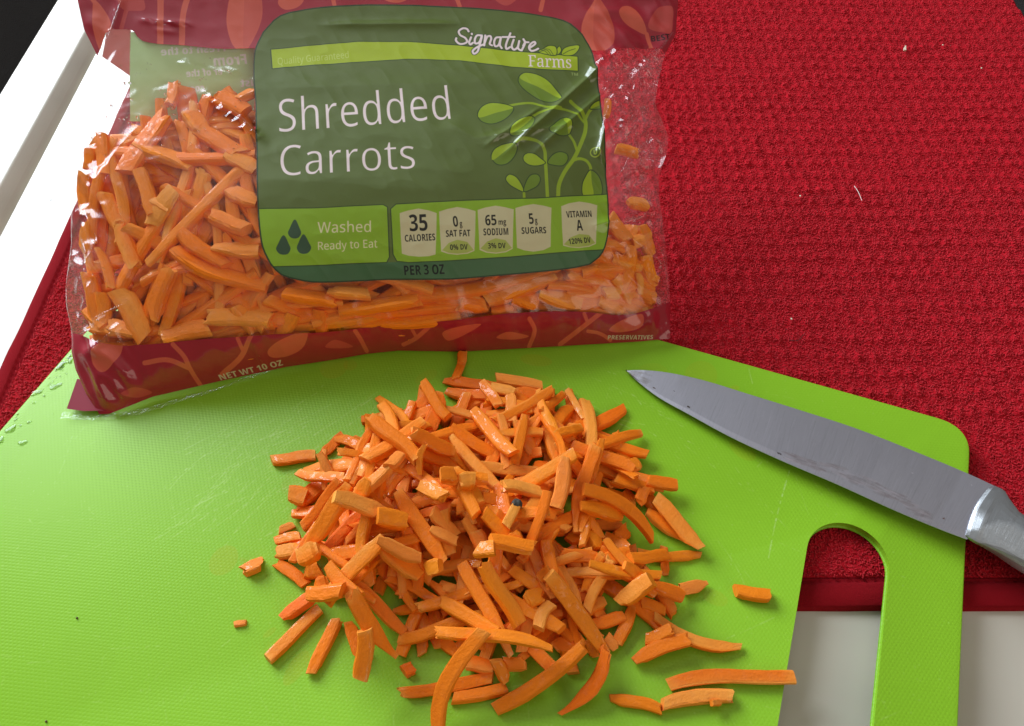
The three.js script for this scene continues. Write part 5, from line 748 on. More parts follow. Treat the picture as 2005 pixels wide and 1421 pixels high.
stick("mid-height stubby orange carrot stick falling rightward on the pile's inner left side", [-36.2, 9.6, -92.3], [-33.2, 8.1, -90.2], 3.9, 2.4, 'o', 0, 0);
stick("mid-height stubby orange carrot stick lying level on the pile's inner left side", [-45.4, 10.1, -81.2], [-36.4, 11.1, -82.4], 3.8, 2.8, 'o', 0, 0);
stick("low-lying stubby pale carrot stick lying level on the pile's outer left side", [-60.7, 1.2, -86.3], [-54.5, 3.2, -86], 3.9, 2.5, 'p', 0, 0);
stick("low-lying stubby pale carrot stick rising rightward on the pile's outer left side", [-61.4, 0.7, -92.6], [-57.6, 0.7, -94.3], 2.1, 1.5, 'p', 0, 0);
stick("low-lying stubby orange carrot stick lying level on the pile's inner front left", [-29.3, 0.8, -71], [-20.3, 4.8, -70.5], 2.5, 1.5, 'o', 0, 0);
stick("mid-height medium reddish carrot stick falling rightward on the pile's inner front left", [-38.7, 10.7, -74.7], [-25.8, 2.7, -65.2], 3.2, 2.1, 'r', 0, 0);
stick("low-lying stubby reddish carrot stick rising rightward on the pile's outer front left", [-56.8, 1.3, -69.2], [-48.3, 3.3, -74.4], 3.5, 2.7, 'r', 0, 0);
stick("left-hand low-lying short orange carrot stick rising rightward on the pile's outer front left", [-58.3, 1.1, -59.2], [-47.6, 1.1, -71.6], 3.1, 2.2, 'o', 0, 0);
stick("right-hand low-lying short orange carrot stick rising rightward on the pile's outer front left", [-47.6, 1, -55.9], [-43.2, 1, -68.3], 3.1, 2.1, 'o', 0, 0);
stick("low-lying stubby pale carrot stick pointing toward bag on the pile's outer front left", [-35.1, 0.9, -61.7], [-35.9, 0.9, -57.9], 1.7, 1.2, 'p', 0, 0);
stick("low-lying stubby dark orange carrot stick rising rightward on the pile's outer front left", [-25.8, 1, -56.4], [-23.4, 1, -57.3], 3.1, 2.1, 'd', 0, 0);
stick("low-lying medium orange carrot stick lying level on the pile's outer front", [-25.9, 0.9, -51.4], [-4.5, 0.9, -54.8], 2.8, 1.8, 'o', 0, 0);
stick("low-lying short yellow-orange carrot stick lying level on the pile's outer front", [-13.8, 0.8, -50.3], [-1.3, 0.8, -52.6], 2.8, 1.7, 'y', 0, 0);
stick("low-lying stubby orange carrot stick rising rightward on the pile's inner front right", [-2, 4.3, -63.3], [4.5, 4.8, -67], 3.4, 2.1, 'o', 0, 0);
stick("low-lying stubby pale carrot stick falling rightward on the pile's inner front right", [11.5, 3.3, -67.5], [13.4, 2.8, -65.5], 2.9, 1.8, 'p', 0, 0);
stick("leftmost low-lying stubby orange carrot stick rising rightward on the pile's outer front right", [10, 3.5, -61.1], [16.7, 3, -63.2], 3.8, 2.6, 'o', 0, 0);
stick("mid-height medium dark orange carrot stick rising rightward on the pile's outer front right", [-3.8, 1.1, -47.4], [17, 9.1, -59.4], 3.3, 2.1, 'd', 0, 0);
stick("low-lying stubby orange carrot stick falling rightward at the pile's heart", [-1.1, 6.6, -79], [2.9, 5.6, -74.7], 3.3, 2.5, 'o', 0, 0);
stick("leftmost low-lying stubby orange carrot stick rising rightward on the pile's outer slot side", [21.1, 6.5, -80], [29.6, 6.5, -84.6], 3.8, 2.3, 'o', 0, 0);
stick("low-lying stubby pale carrot stick falling rightward on the pile's outer front right", [22.9, 1.6, -64.6], [24.9, 1.6, -61.3], 2.6, 1.6, 'p', 0, 0);
stick("low-lying stubby reddish carrot stick rising rightward on the pile's inner front right", [15.9, 3.5, -72.8], [18.8, 3.5, -75.7], 3.2, 2.1, 'r', 0, 0);
stick("second-from-left low-lying stubby orange carrot stick rising rightward on the pile's outer front right", [17.5, 3.4, -69.8], [23, 2.9, -73], 3.2, 2.5, 'o', 0, 0);
stick("low-lying stubby dark orange carrot stick rising rightward on the pile's inner front right", [4.6, 6.1, -64], [12.2, 4.1, -70.6], 3.2, 1.9, 'd', 0, 0);
stick("mid-height short pale carrot stick pointing toward bag at the pile's heart", [-11, 6.8, -85], [-13.4, 7.3, -69.2], 2.7, 1.7, 'p', 0, 0);
stick("mid-height stubby dark orange carrot stick pointing toward bag on the pile's inner front left", [-27.8, 7.2, -82.2], [-26.7, 4.2, -73], 2.6, 1.7, 'd', 0, 0);
stick("right-hand upper medium orange carrot stick lying level at the pile's heart", [-7.2, 17.2, -93.5], [10.5, 10.2, -92.3], 3.3, 2.6, 'o', 0, 0);
stick("mid-height short dark orange carrot stick falling rightward on the pile's inner front right", [9, 12.6, -78.3], [16.3, 5.6, -67.4], 3.2, 2, 'd', 0, 0);
stick("mid-height stubby dark orange carrot stick lying level on the pile's inner slot side", [12.2, 8.7, -82.6], [21.4, 8.2, -81.6], 3.2, 1.7, 'd', 0, 0);
stick("mid-height medium pale carrot stick lying level on the pile's inner knife side", [-8.4, 8.1, -107.5], [9.6, 7.1, -105.7], 3.3, 2.4, 'p', 0, 0);
stick("upper medium orange carrot stick falling rightward on the pile's inner back left", [-38.1, 15, -97], [-24.4, 10.5, -87.4], 2.7, 2.1, 'o', 0, 0);
stick("upper short orange carrot stick pointing toward bag on the pile's inner back left", [-35.4, 17.5, -111.4], [-36.1, 17.5, -97], 2.6, 2.1, 'o', 0, 0);
stick("upper medium orange carrot stick rising rightward on the pile's inner knife side", [11.7, 6.1, -105.6], [2.2, 17.1, -87.8], 3.1, 2.1, 'o', 0, 0);
stick("left-hand upper stubby orange carrot stick lying level on the pile's inner bag side", [-20.5, 16.7, -98], [-11.7, 16.7, -97.7], 2.9, 2.1, 'o', 0, 0);
stick("mid-height short yellow-orange carrot stick lying level at the pile's heart", [-7.7, 9.4, -79.7], [-20.2, 4.9, -79.8], 2.8, 2.1, 'y', 0, 0);
stick("left-hand upper medium orange carrot stick lying level at the pile's heart", [-7.7, 15.5, -91], [9, 19.5, -88.6], 2.8, 1.8, 'o', 0, 0);
stick("upper short yellow-orange carrot stick pointing toward bag on the pile's inner left side", [-36, 15, -94.8], [-36.3, 12, -78.4], 2.8, 2.1, 'y', 0, 0);
stick("mid-height short orange carrot stick pointing toward bag at the pile's heart", [-25.7, 12.4, -88.3], [-22.8, 5.4, -75], 3.3, 2.3, 'o', 0, 0);
stick("mid-height medium orange carrot stick rising rightward on the pile's outer bag side", [11.6, 7.6, -132.4], [-4.6, 8.1, -121.7], 3.1, 2.2, 'o', 0, 0);
stick("upper short orange carrot stick lying level at the pile's heart", [-14.3, 16.3, -93.2], [-3.6, 17.3, -89.8], 2.9, 1.9, 'o', 0, 0);
stick("mid-height short pale carrot stick pointing toward bag on the pile's inner bag side", [-3, 9, -123.1], [-1.1, 8.5, -106.9], 2.6, 1.7, 'p', 0, 0);
stick("left-hand upper medium yellow-orange carrot stick falling rightward on the pile's inner bag side", [-26.6, 16.1, -108.7], [-11.7, 8.1, -106], 3.7, 2.5, 'y', 0, 0);
stick("upper medium yellow-orange carrot stick rising rightward on the pile's outer back left", [-23.4, 17.5, -115.5], [-37.3, 19, -103.2], 3.7, 2.7, 'y', 0, 0);
stick("upper short orange carrot stick falling rightward on the pile's inner back left", [-27.2, 14.1, -104.3], [-16.8, 20.1, -93.5], 2.9, 2, 'o', 0, 0);
stick("upper medium pale carrot stick rising rightward on the pile's inner back left", [-30.4, 22, -99.8], [-43.4, 14, -92.1], 3.3, 2.3, 'p', 0, 0);
stick("mid-height medium orange carrot stick falling rightward on the pile's outer knife side", [16.7, 8.3, -113.9], [32.6, 8.3, -106.6], 3.5, 2.2, 'o', 0, 0);
stick("upper short yellow-orange carrot stick falling rightward at the pile's heart", [-14.7, 17.6, -101.9], [-7.8, 18.6, -91.2], 3.7, 2.7, 'y', 0, 0);
stick("mid-height stubby dark orange carrot stick pointing toward bag on the pile's inner knife side", [2, 8, -121.7], [5.5, 6.5, -112.2], 3.8, 2.2, 'd', 0, 0);
stick("mid-height short pale carrot stick lying level on the pile's inner knife side", [14.3, 10.2, -102.8], [0.4, 7.7, -103.1], 2.6, 1.5, 'p', 0, 0);
stick("mid-height short orange carrot stick lying level on the pile's inner bag side", [8.3, 7.6, -118.5], [-3.3, 9.6, -117.2], 2.6, 1.7, 'o', 0, 0);
stick("mid-height short orange carrot stick rising rightward on the pile's outer knife side", [36.5, 1.9, -122], [22.7, 7.9, -114.2], 2.8, 1.7, 'o', 0, 0);
stick("mid-height short dark orange carrot stick falling rightward on the pile's inner bag side", [-16.7, 10.6, -117.8], [-5.3, 7.6, -111.6], 3.7, 2.3, 'd', 0, 0);
stick("mid-height stubby orange carrot stick rising rightward on the pile's inner slot side", [22.2, 9.6, -82.1], [17.8, 5.1, -74.3], 2.4, 1.4, 'o', 0, 0);
stick("right-hand upper short dark orange carrot stick pointing toward bag at the pile's heart", [-3.7, 16.1, -97.7], [-0.2, 18.6, -86.7], 3.2, 1.6, 'd', 0, 0);
stick("left-hand upper short dark orange carrot stick pointing toward bag at the pile's heart", [-2.2, 19.5, -88.6], [-4.6, 12.5, -75.6], 3.3, 1.8, 'd', 0, 0);
stick("mid-height medium yellow-orange carrot stick lying level on the pile's outer slot side", [18.8, 12.1, -78.2], [36.8, 4.6, -78.2], 2.7, 1.6, 'y', 0, 0);
stick("upper short orange carrot stick falling rightward at the pile's heart", [-14, 19.2, -97.1], [-8.3, 20.2, -87.7], 3.2, 2.3, 'o', 0, 0);
stick("right-hand upper medium yellow-orange carrot stick falling rightward on the pile's inner bag side", [-20.6, 14.6, -111.4], [-7.3, 6.6, -104], 3, 1.7, 'y', 0, 0);
stick("left-hand mid-height short orange carrot stick pointing toward bag on the pile's inner slot side", [8.4, 13.2, -83.9], [9.7, 13.2, -72.3], 3.2, 1.9, 'o', 0, 0);
stick("mid-height short orange carrot stick lying level on the pile's inner left side", [-21.1, 11.7, -86], [-35.9, 13.7, -80.9], 3, 1.9, 'o', 0, 0);
stick("upper short orange carrot stick pointing toward bag on the pile's inner slot side", [8.8, 22.4, -92.8], [3.3, 14.9, -79.7], 2.5, 1.6, 'o', 0, 0);
stick("right-hand mid-height short orange carrot stick pointing toward bag on the pile's inner slot side", [22, 8.3, -101.4], [16.7, 8.3, -88.4], 3, 1.8, 'o', 0, 0);
stick("upper medium orange carrot stick falling rightward on the pile's outer back left", [-37.1, 19.8, -115.7], [-23.8, 19.8, -103.2], 3.7, 2.8, 'o', 0, 0);
stick("upper short yellow-orange carrot stick lying level on the pile's inner bag side", [-17.4, 22.2, -96.2], [-6.4, 18.2, -98.3], 3, 2.3, 'y', 0, 0);
stick("mid-height short orange carrot stick pointing toward bag on the pile's inner bag side", [3.6, 9.4, -123.2], [0.6, 9.4, -107.5], 3.1, 2.1, 'o', 0, 0);
stick("upper medium yellow-orange carrot stick rising rightward on the pile's inner knife side", [16.4, 16, -106.9], [0.1, 10, -98.2], 3.6, 2.6, 'y', 0, 0);
stick("mid-height medium dark orange carrot stick lying level on the pile's inner front", [-5.4, 8.3, -73.9], [-22.7, 6.8, -69.7], 2.8, 1.5, 'd', 0, 0);
stick("mid-height short orange carrot stick falling rightward on the pile's inner front right", [-1.1, 9.3, -71.2], [11.6, 9.3, -63.5], 3.2, 2.4, 'o', 0, 0);
stick("mid-height stubby pale carrot stick lying level on the pile's outer bag side", [-5.9, 7.4, -133.7], [0.8, 7.9, -132], 3.2, 1.9, 'p', 0, 0);
stick("right-hand mid-height medium orange carrot stick falling rightward on the pile's inner bag side", [-11, 7, -125.9], [0.2, 12.5, -109], 3.7, 2.3, 'o', 0, 0);
stick("upper short orange carrot stick falling rightward on the pile's inner bag side", [-26.2, 19.7, -110.7], [-15.2, 13.7, -108.8], 3.9, 2.8, 'o', 0, 0);
stick("upper stubby yellow-orange carrot stick pointing toward bag on the pile's inner back left", [-22.4, 21.8, -106.2], [-23.5, 18.3, -99.5], 1.9, 1.1, 'y', 1, 0);
stick("left-hand mid-height medium orange carrot stick falling rightward on the pile's inner bag side", [-16.8, 11.3, -115], [-3.8, 11.3, -99.4], 3.3, 2.3, 'o', 0, 0);
stick("mid-height short yellow-orange carrot stick pointing toward bag on the pile's outer knife side", [24, 11.1, -114.5], [21.8, 6.6, -103.5], 2.2, 1.6, 'y', 0, 1);
stick("mid-height medium orange carrot stick pointing toward bag on the pile's inner knife side", [21.6, 10.7, -112.2], [15.5, 9.2, -88.4], 3.5, 2.4, 'o', 0, 1);
stick("upper short pale carrot stick pointing toward bag on the pile's inner knife side", [14, 16.9, -105.2], [11.2, 11.9, -93.5], 3.8, 2.9, 'p', 0, 0);
stick("right-hand upper stubby orange carrot stick lying level on the pile's inner bag side", [-17.5, 23.3, -96.8], [-13.6, 22.3, -97.1], 3.8, 2.5, 'o', 0, 0);
stick("upper stubby yellow-orange carrot stick lying level on the pile's inner bag side", [-12.8, 21.9, -95.8], [-9.4, 20.9, -96.6], 4.1, 2.7, 'y', 0, 0);
stick("low-lying stubby yellow-orange carrot stick lying level on the pile's outer left side", [-59.3, 3.4, -101.9], [-54.8, 3.4, -100.6], 4.6, 3.5, 'y', 0, 0);
stick("mid-height short orange carrot stick rising rightward on the pile's outer left side", [-45, 9.6, -102.6], [-54.7, 2.1, -92.8], 2.9, 2.3, 'o', 0, 0);
stick("upper medium orange carrot stick rising rightward on the pile's outer left side", [-40.4, 18.5, -96.6], [-50.1, 11, -83.4], 4, 3.2, 'o', 0, 0);
stick("upper stubby yellow-orange carrot stick rising rightward on the pile's inner back left", [-35.6, 20.3, -97.2], [-38.7, 17.3, -92.2], 3.5, 2.1, 'y', 0, 0);
stick("left-hand upper short pale carrot stick falling rightward on the pile's inner left side", [-43, 22.1, -91.5], [-31.3, 16.1, -90.3], 4, 2.8, 'p', 0, 0);
stick("upper stubby pale carrot stick rising rightward on the pile's inner back left", [-28, 20.4, -104.2], [-30.3, 22.9, -99.4], 3, 1.7, 'p', 0, 0);
stick("upper medium orange carrot stick falling rightward at the pile's heart", [-28.8, 14.8, -96.6], [-16.5, 11.8, -79.1], 3.9, 2.7, 'o', 0, 0);
stick("upper stubby yellow-orange carrot stick lying level on the pile's inner left side", [-32.6, 18.8, -88.1], [-25.9, 15.8, -87.9], 4.5, 3.3, 'y', 0, 0);
stick("upper stubby yellow-orange carrot stick falling rightward on the pile's inner back left", [-22.2, 19, -95.8], [-16.2, 22, -91.5], 3.3, 2.5, 'y', 0, 0);
stick("right-hand upper stubby pale carrot stick falling rightward at the pile's heart", [-19.7, 15.4, -91], [-14.1, 11.9, -86], 3.2, 2, 'p', 0, 0);
stick("left-hand upper stubby pale carrot stick falling rightward at the pile's heart", [-20, 14.7, -86.6], [-14, 12.7, -84], 2.9, 2, 'p', 0, 0);
stick("upper short orange carrot stick falling rightward on the pile's inner left side", [-32.1, 15.3, -82.4], [-22.3, 9.3, -76.3], 4.3, 2.6, 'o', 0, 0);
stick("upper medium orange carrot stick rising rightward on the pile's inner left side", [-30.7, 18.1, -83], [-44.2, 11.1, -69.4], 3.6, 2.5, 'o', 0, 0);
stick("right-hand upper short pale carrot stick falling rightward on the pile's inner left side", [-31.8, 20.2, -81], [-21.9, 14.7, -78.8], 3.1, 2.1, 'p', 0, 0);
stick("upper stubby yellow-orange carrot stick rising rightward on the pile's outer left side", [-51.4, 11.9, -80], [-46.7, 14.4, -81.6], 4.6, 3.7, 'y', 0, 0);
stick("upper short yellow-orange carrot stick falling rightward on the pile's inner left side", [-44, 15.2, -77], [-36.2, 15.2, -69.2], 3.5, 2.5, 'y', 0, 0);
stick("upper stubby yellow-orange carrot stick rising rightward at the pile's heart", [-20.4, 12.5, -77], [-17.1, 14, -77.6], 3.5, 2.6, 'y', 0, 0);
stick("upper short pale carrot stick lying level on the pile's inner knife side", [-2.6, 17.9, -96.8], [7.6, 12.4, -97.7], 3.8, 2.2, 'p', 0, 0);
stick("upper stubby orange carrot stick falling rightward at the pile's heart", [-6.7, 20.3, -88.4], [-0.3, 17.3, -81.5], 3.4, 2.4, 'o', 0, 0);
stick("mid-height short orange carrot stick falling rightward on the pile's inner slot side", [17.4, 12, -94.3], [28.6, 6, -93.8], 4.2, 2.8, 'o', 0, 0);
stick("mid-height medium orange carrot stick falling rightward on the pile's outer slot side", [18.7, 13.8, -99.1], [36.7, 3.3, -90.6], 3.5, 2.5, 'o', -1, 0);
stick("upper stubby reddish carrot stick falling rightward at the pile's heart", [-9.1, 14.8, -86], [-6.5, 12.3, -81.5], 3.9, 2.5, 'r', 0, 0);
stick("upper stubby orange carrot stick pointing toward bag at the pile's heart", [0.2, 19.5, -83.5], [1.9, 17.5, -79.8], 3.1, 2, 'o', 0, 0);
stick("mid-height medium orange carrot stick falling rightward at the pile's heart", [-12.1, 9.7, -79.7], [-3.4, 8.7, -64], 3.5, 2.5, 'o', 0, 0);
stick("mid-height short orange carrot stick falling rightward on the pile's inner front", [-16.5, 8, -70.7], [-3.3, 11, -62.1], 3.4, 2.3, 'o', 0, 0);
stick("upper stubby orange carrot stick lying level at the pile's heart", [-4.9, 21.2, -80.4], [4.7, 18.7, -79.8], 3.6, 2.5, 'o', 0, 0);
stick("upper short yellow-orange carrot stick falling rightward on the pile's inner front right", [-6.6, 14.9, -77.2], [1.9, 8.9, -64.8], 3.7, 2.8, 'y', 0, 0);
stick("upper stubby yellow-orange carrot stick lying level at the pile's heart", [-8, 21, -78.2], [-4, 23, -77.8], 3.8, 2.2, 'y', 0, 0);
stick("upper stubby orange carrot stick rising rightward on the pile's inner front right", [6.4, 12.7, -74.5], [9.1, 14.2, -76.2], 2.8, 1.7, 'o', 0, 0);
stick("mid-height stubby yellow-orange carrot stick rising rightward on the pile's inner front right", [3.2, 10.7, -69.9], [6.9, 10.2, -71.3], 4.2, 2.7, 'y', 0, 0);
stick("mid-height stubby pale carrot stick rising rightward on the pile's inner front right", [9, 10.1, -69.6], [5.8, 10.1, -63.8], 3.2, 1.9, 'p', 1, 0);
stick("rightmost low-lying stubby orange carrot stick rising rightward on the pile's outer front right", [19.9, 2.4, -67.1], [27.4, 2.4, -69.1], 2.9, 1.8, 'o', 0, 0);
stick("upper stubby orange carrot stick lying level on the pile's outer left side", [-47.9, 12.9, -70.7], [-39.1, 17.4, -69.8], 3.7, 2.8, 'o', 0, 0);
stick("upper medium orange carrot stick falling rightward on the pile's outer front left", [-37.3, 17.2, -69], [-26.7, 8.7, -57.2], 4.1, 2.5, 'o', 0, 1);
stick("upper stubby orange carrot stick pointing toward bag on the pile's outer front left", [-33.3, 14.4, -61.8], [-34, 9.4, -52.5], 3.8, 2.6, 'o', 0, 0);
stick("mid-height long orange carrot stick lying level on the pile's inner front", [-17.5, 12.2, -62.6], [9.3, 12.2, -58.8], 2.9, 2, 'o', 0, 0);
stick("low-lying stubby orange carrot stick falling rightward on the pile's outer front", [-3.7, 5, -58], [-1.3, 2.5, -53.4], 3.1, 2.1, 'o', 0, 0);
stick("upper medium orange carrot stick rising rightward on the pile's outer front", [-7.7, 15, -62.2], [-17.9, 2.5, -41.8], 3.7, 2.3, 'o', 1, 0);
stick("mid-height stubby orange carrot stick falling rightward on the pile's outer slot side", [27.5, 9.9, -79.3], [35.2, 4.9, -74.1], 3.3, 2.1, 'o', 0, 0);
stick("mid-height stubby orange carrot stick rising rightward on the pile's outer slot side", [33.8, 9.9, -75.5], [25.7, 5.4, -71.4], 4.2, 3.1, 'o', 0, 0);
stick("right-hand low-lying stubby orange carrot stick falling rightward on the pile's outer slot side", [35, 6.8, -75.3], [42.3, 2.8, -73.8], 3.5, 2.1, 'o', 0, 0);
stick("upper medium yellow-orange carrot stick falling rightward on the pile's inner front right", [8.7, 15.6, -74.6], [22.4, 4.6, -59.3], 3.7, 2.5, 'y', 0, 0);
stick("upper stubby black-tipped carrot stick rising rightward at the pile's heart", [0.9, 20.3, -89.8], [-1.5, 19.8, -84.7], 2.6, 2, 'k', 0, 0);
stick("dark flat carrot stick alone on the board left of the pile", [-66.9, 0.9, -113.5], [-54.9, 0.9, -115.1], 3.6, 1.9, 'd', 0, 0);
stick("carrot stick bent like a claw, tapering to a point at the pile front", [23, 6.4, -59], [11.8, 0.9, -46.1], 3.5, 1.8, 'd', -1, 1);
stick("short carrot stick lying apart between the pile and the knife", [36.3, 5.2, -104.9], [44.4, 3.2, -104.5], 3.5, 2, 'o', 0, 0);
stick("shorter of two parallel carrot sticks at the pile's knife side", [35.6, 2.7, -97.1], [45.3, 1.2, -89.3], 3.1, 2.5, 'o', 0, 1);
stick("longer outer one of two parallel carrot sticks toward the knife", [37.8, 4.9, -99.9], [48.6, 2.9, -86.6], 4.2, 2.4, 'o', 0, 0);
stick("straight short carrot stick jutting out from the pile toward the board slot", [29.4, 8, -81.6], [39.7, 2.5, -85.1], 3.1, 1.9, 'o', 0, 0);
stick("thin pale carrot offcut lying just right of the pile", [42.2, 1.2, -76.3], [49.4, 1.2, -78.1], 3.3, 2.5, 'p', 0, 1);
stick("stubby carrot block lying alone beside the board slot", [56, 1.1, -76], [64.5, 1.1, -74.7], 3.7, 2.3, 'o', 0, 0);
stick("long bent carrot stick right of the pile with a cut end", [34.1, 2, -68.1], [54.7, 1, -60.9], 3.1, 1.9, 'o', 1, 0);
stick("small rounded carrot chip beside the long bent stick", [32.4, 1.2, -63.7], [38.4, 4.2, -65.3], 3.1, 2.4, 'o', 0, 0);
stick("carrot stick lying under the long bent stick at right", [28.9, 1.5, -58.9], [42.2, 3.5, -63.4], 3.3, 2.7, 'o', 0, 0);
stick("carrot stick with a ragged pale end near the front edge", [34.7, 1.2, -49.3], [51.2, 1.2, -51.1], 3.2, 2.6, 'p', 0, 0);
stick("longest reddish carrot stick reaching over the slot edge of the board", [36.6, 1.1, -53.8], [66.1, 1.1, -55.5], 3.3, 2.4, 'r', 0, 0);
stick("carrot stick at the front left of the ragged one", [22.8, 1, -50.6], [34.3, 1, -48.1], 3, 2.1, 'o', 0, 0);
stick("tiny carrot nub under the ragged stick's end", [45.7, 3.1, -48.8], [48.1, 2.1, -49.1], 1.5, 1.1, 'o', 0, 0);
stick("small carrot cube lying alone left of the pile", [-68.1, 1.2, -81.1], [-64.1, 1.2, -83.3], 3.3, 2.5, 'o', 0, 0);
stick("tiny dry carrot crumb alone on the board at left", [-68.3, 0.4, -67.8], [-65.4, 0.4, -68.3], 1.5, 0.9, 'p', 0, 0);
stick("carrot end poking out from under the bag's bottom edge", [-15.1, 0.9, -151.2], [-15.3, 1.4, -146.5], 3, 1.9, 'd', 0, 0);
bit([7, 7.6, -84.2], [-3.6, 7.6, -75.7], 2.5, 1.6, 'o');
bit([0.1, 5.9, -132.9], [7.8, 4.4, -125.5], 3.5, 2.1, 'd');
bit([-51.8, 9.5, -110.9], [-43.7, 5, -98.7], 2.3, 1.5, 'p');
bit([4.2, 5.4, -130.6], [-5, 5.4, -118.5], 2.3, 1.5, 'o');
bit([-2.3, 5.5, -126.1], [-6.6, 7, -107.9], 2.1, 1.3, 'd');
bit([-18, 3.6, -76.3], [-10.2, 8.1, -72.2], 3, 2, 'p');
bit([-49.8, 10.9, -85.2], [-38.9, 11.9, -77.4], 2.1, 1.5, 'o');
bit([-27, 14.1, -102.6], [-44.3, 19.1, -106], 2, 1.5, 'o');
bit([-16.2, 8.4, -108.4], [-27.1, 10.4, -92.7], 2.6, 1.5, 'o');
bit([-4.6, 12.6, -94.5], [-11.3, 13.1, -91.2], 2.6, 2, 'o');
bit([-13.2, 16.2, -93.9], [1.3, 7.7, -87.6], 2.9, 2.2, 'o');
bit([-22, 8.1, -115.4], [-13.5, 3.6, -117.4], 3.1, 2.4, 'o');
bit([5, 8.5, -79.9], [-9.8, 6.5, -76.5], 2.9, 1.7, 'd');
bit([13.2, 4.9, -80.6], [5.4, 4.9, -69.5], 2.7, 1.9, 'y');
bit([1, 6.4, -125.8], [9.8, 4.4, -125.6], 3.3, 2, 'o');
bit([8.4, 9.4, -94.8], [16.8, 7.4, -90.2], 1.9, 1.2, 'y');
bit([-31.3, 16.1, -113], [-41, 17.1, -98.3], 2.3, 1.4, 'o');
bit([9.3, 7.1, -120.9], [2, 5.6, -107.7], 2.3, 1.3, 'o');
bit([-15.1, 15.1, -92.3], [-24.9, 10.1, -91.9], 2.9, 1.5, 'd');
bit([-8.9, 2.6, -120.2], [-17.9, 6.1, -115.8], 2.3, 1.5, 'y');
bit([2.6, 10.3, -83], [7.5, 4.8, -70.1], 2.8, 1.8, 'p');
bit([20.7, 3, -115.6], [32.6, 9, -103.7], 2.5, 1.2, 'd');
bit([8.9, 5.7, -68.1], [14.8, 4.2, -62.5], 2.3, 1.3, 'o');
bit([20, 6.3, -112.5], [11.7, 11.3, -107], 2.8, 2.2, 'y');
bit([24.2, 8.7, -81.2], [18.2, 4.7, -69.9], 2.8, 2.1, 'o');
bit([-16.4, 13.3, -100.5], [-23.2, 11.8, -94.4], 2.2, 1.4, 'o');
bit([13, 2.5, -102.8], [7, 3.5, -96.7], 3, 1.8, 'o');
bit([-1.1, 9.2, -96.7], [4, 10.7, -90.8], 2.1, 1.3, 'o');
bit([-3.2, 10.9, -90.9], [8.1, 9.9, -88.5], 2.9, 1.9, 'p');
bit([32.5, 1.2, -85.8], [48.9, 0.7, -85.4], 2.6, 1.5, 'y');
bit([-2.9, 4.4, -70.5], [-19.6, 2.4, -65.4], 1.8, 1.3, 'o');
bit([21.4, 2.3, -132.7], [21.9, 7.8, -112.8], 3.3, 2.2, 'p');
bit([-19, 2.6, -69.1], [-6.1, 2.1, -61.6], 2.2, 1.3, 'y');
bit([9.3, 6.8, -86.1], [16.5, 4.8, -69.9], 2.6, 2.1, 'p');
bit([-0.5, 10.7, -91.3], [5.7, 9.7, -75], 2.5, 1.9, 'p');
bit([-3.7, 7.1, -88], [-4.6, 7.1, -76.8], 1.9, 1.4, 'o');
bit([-28, 7.6, -128.4], [-30.6, 7.6, -117.7], 2.6, 2, 'o');
bit([-32.1, 8.5, -93.3], [-20.9, 11.5, -90], 1.9, 1.4, 'p');
bit([-7.7, 13.9, -88.3], [-16.1, 9.4, -89.2], 2.9, 1.8, 'p');
bit([8.7, 7.3, -124.5], [-4.2, 6.3, -115], 2.4, 2, 'o');
bit([27.4, 8.8, -78.1], [12.1, 5.8, -78.8], 2.3, 1.6, 'p');
bit([-32.6, 4.3, -85.2], [-23.5, 4.3, -69.7], 2, 1.2, 'o');
bit([-50.4, 9.4, -112.2], [-49.8, 5.9, -101.8], 1.9, 1.2, 'p');
bit([1.2, 8.4, -99.3], [-1.3, 10.9, -91.6], 3.1, 2.1, 'o');
bit([-18.6, 8.1, -126], [-5.6, 5.6, -123.9], 2.3, 1.7, 'p');
bit([3.2, 9.8, -81.8], [5.5, 9.3, -71.7], 1.9, 1.5, 'p');
bit([11.9, 5.6, -69.2], [-3.2, 7.6, -64.1], 2.8, 1.9, 'd');
bit([1.7, 10.1, -94.4], [-10.6, 15.1, -88.1], 3.1, 2.2, 'y');
bit([-17.9, 4.7, -80.9], [-26.7, 4.7, -75.8], 2.3, 1.8, 'p');
bit([-24.7, 9.9, -114.8], [-16.8, 5.9, -112.9], 3.3, 2.4, 'y');
bit([1.8, 11.2, -82.8], [9.7, 7.2, -84.2], 2.3, 1.8, 'y');
bit([-34, 8.8, -101.4], [-30.3, 8.8, -89.7], 3, 2.1, 'd');
bit([-0.4, 7.3, -121.2], [-11.2, 3.3, -118.4], 2.5, 1.7, 'y');
bit([9.7, 7.3, -128.7], [5.6, 7.3, -119.4], 3, 1.9, 'o');
bit([8.1, 6.9, -112.7], [-2.5, 4.4, -112.1], 2.8, 1.9, 'o');
bit([11.7, 12.7, -112.5], [21.1, 5.7, -103], 3, 2, 'o');
bit([0.4, 5.5, -112.4], [4.8, 5.5, -101.9], 2.5, 1.3, 'd');
bit([-6.1, 6, -123.3], [-1.1, 7, -115.4], 3.1, 2.4, 'o');
bit([-38.9, 17, -100.5], [-27.7, 10.5, -96.6], 2.7, 2.1, 'p');
bit([39.5, 0.6, -88], [39, 0.6, -80.3], 2.3, 1.2, 'd');
bit([4.9, 7.3, -129.1], [16.2, 7.8, -115.4], 3.3, 2.2, 'y');
bit([-27, 6.3, -117.2], [-26.2, 7.8, -108.6], 2.3, 1.6, 'p');
bit([13.1, 5.5, -75.5], [15.8, 4, -61.2], 2.2, 1.3, 'o');
bit([14.1, 5.8, -79.4], [26.8, 8.3, -76.8], 2.6, 1.3, 'd');
bit([18.2, 7.5, -94.4], [2.9, 11.5, -84], 3.1, 2.2, 'o');
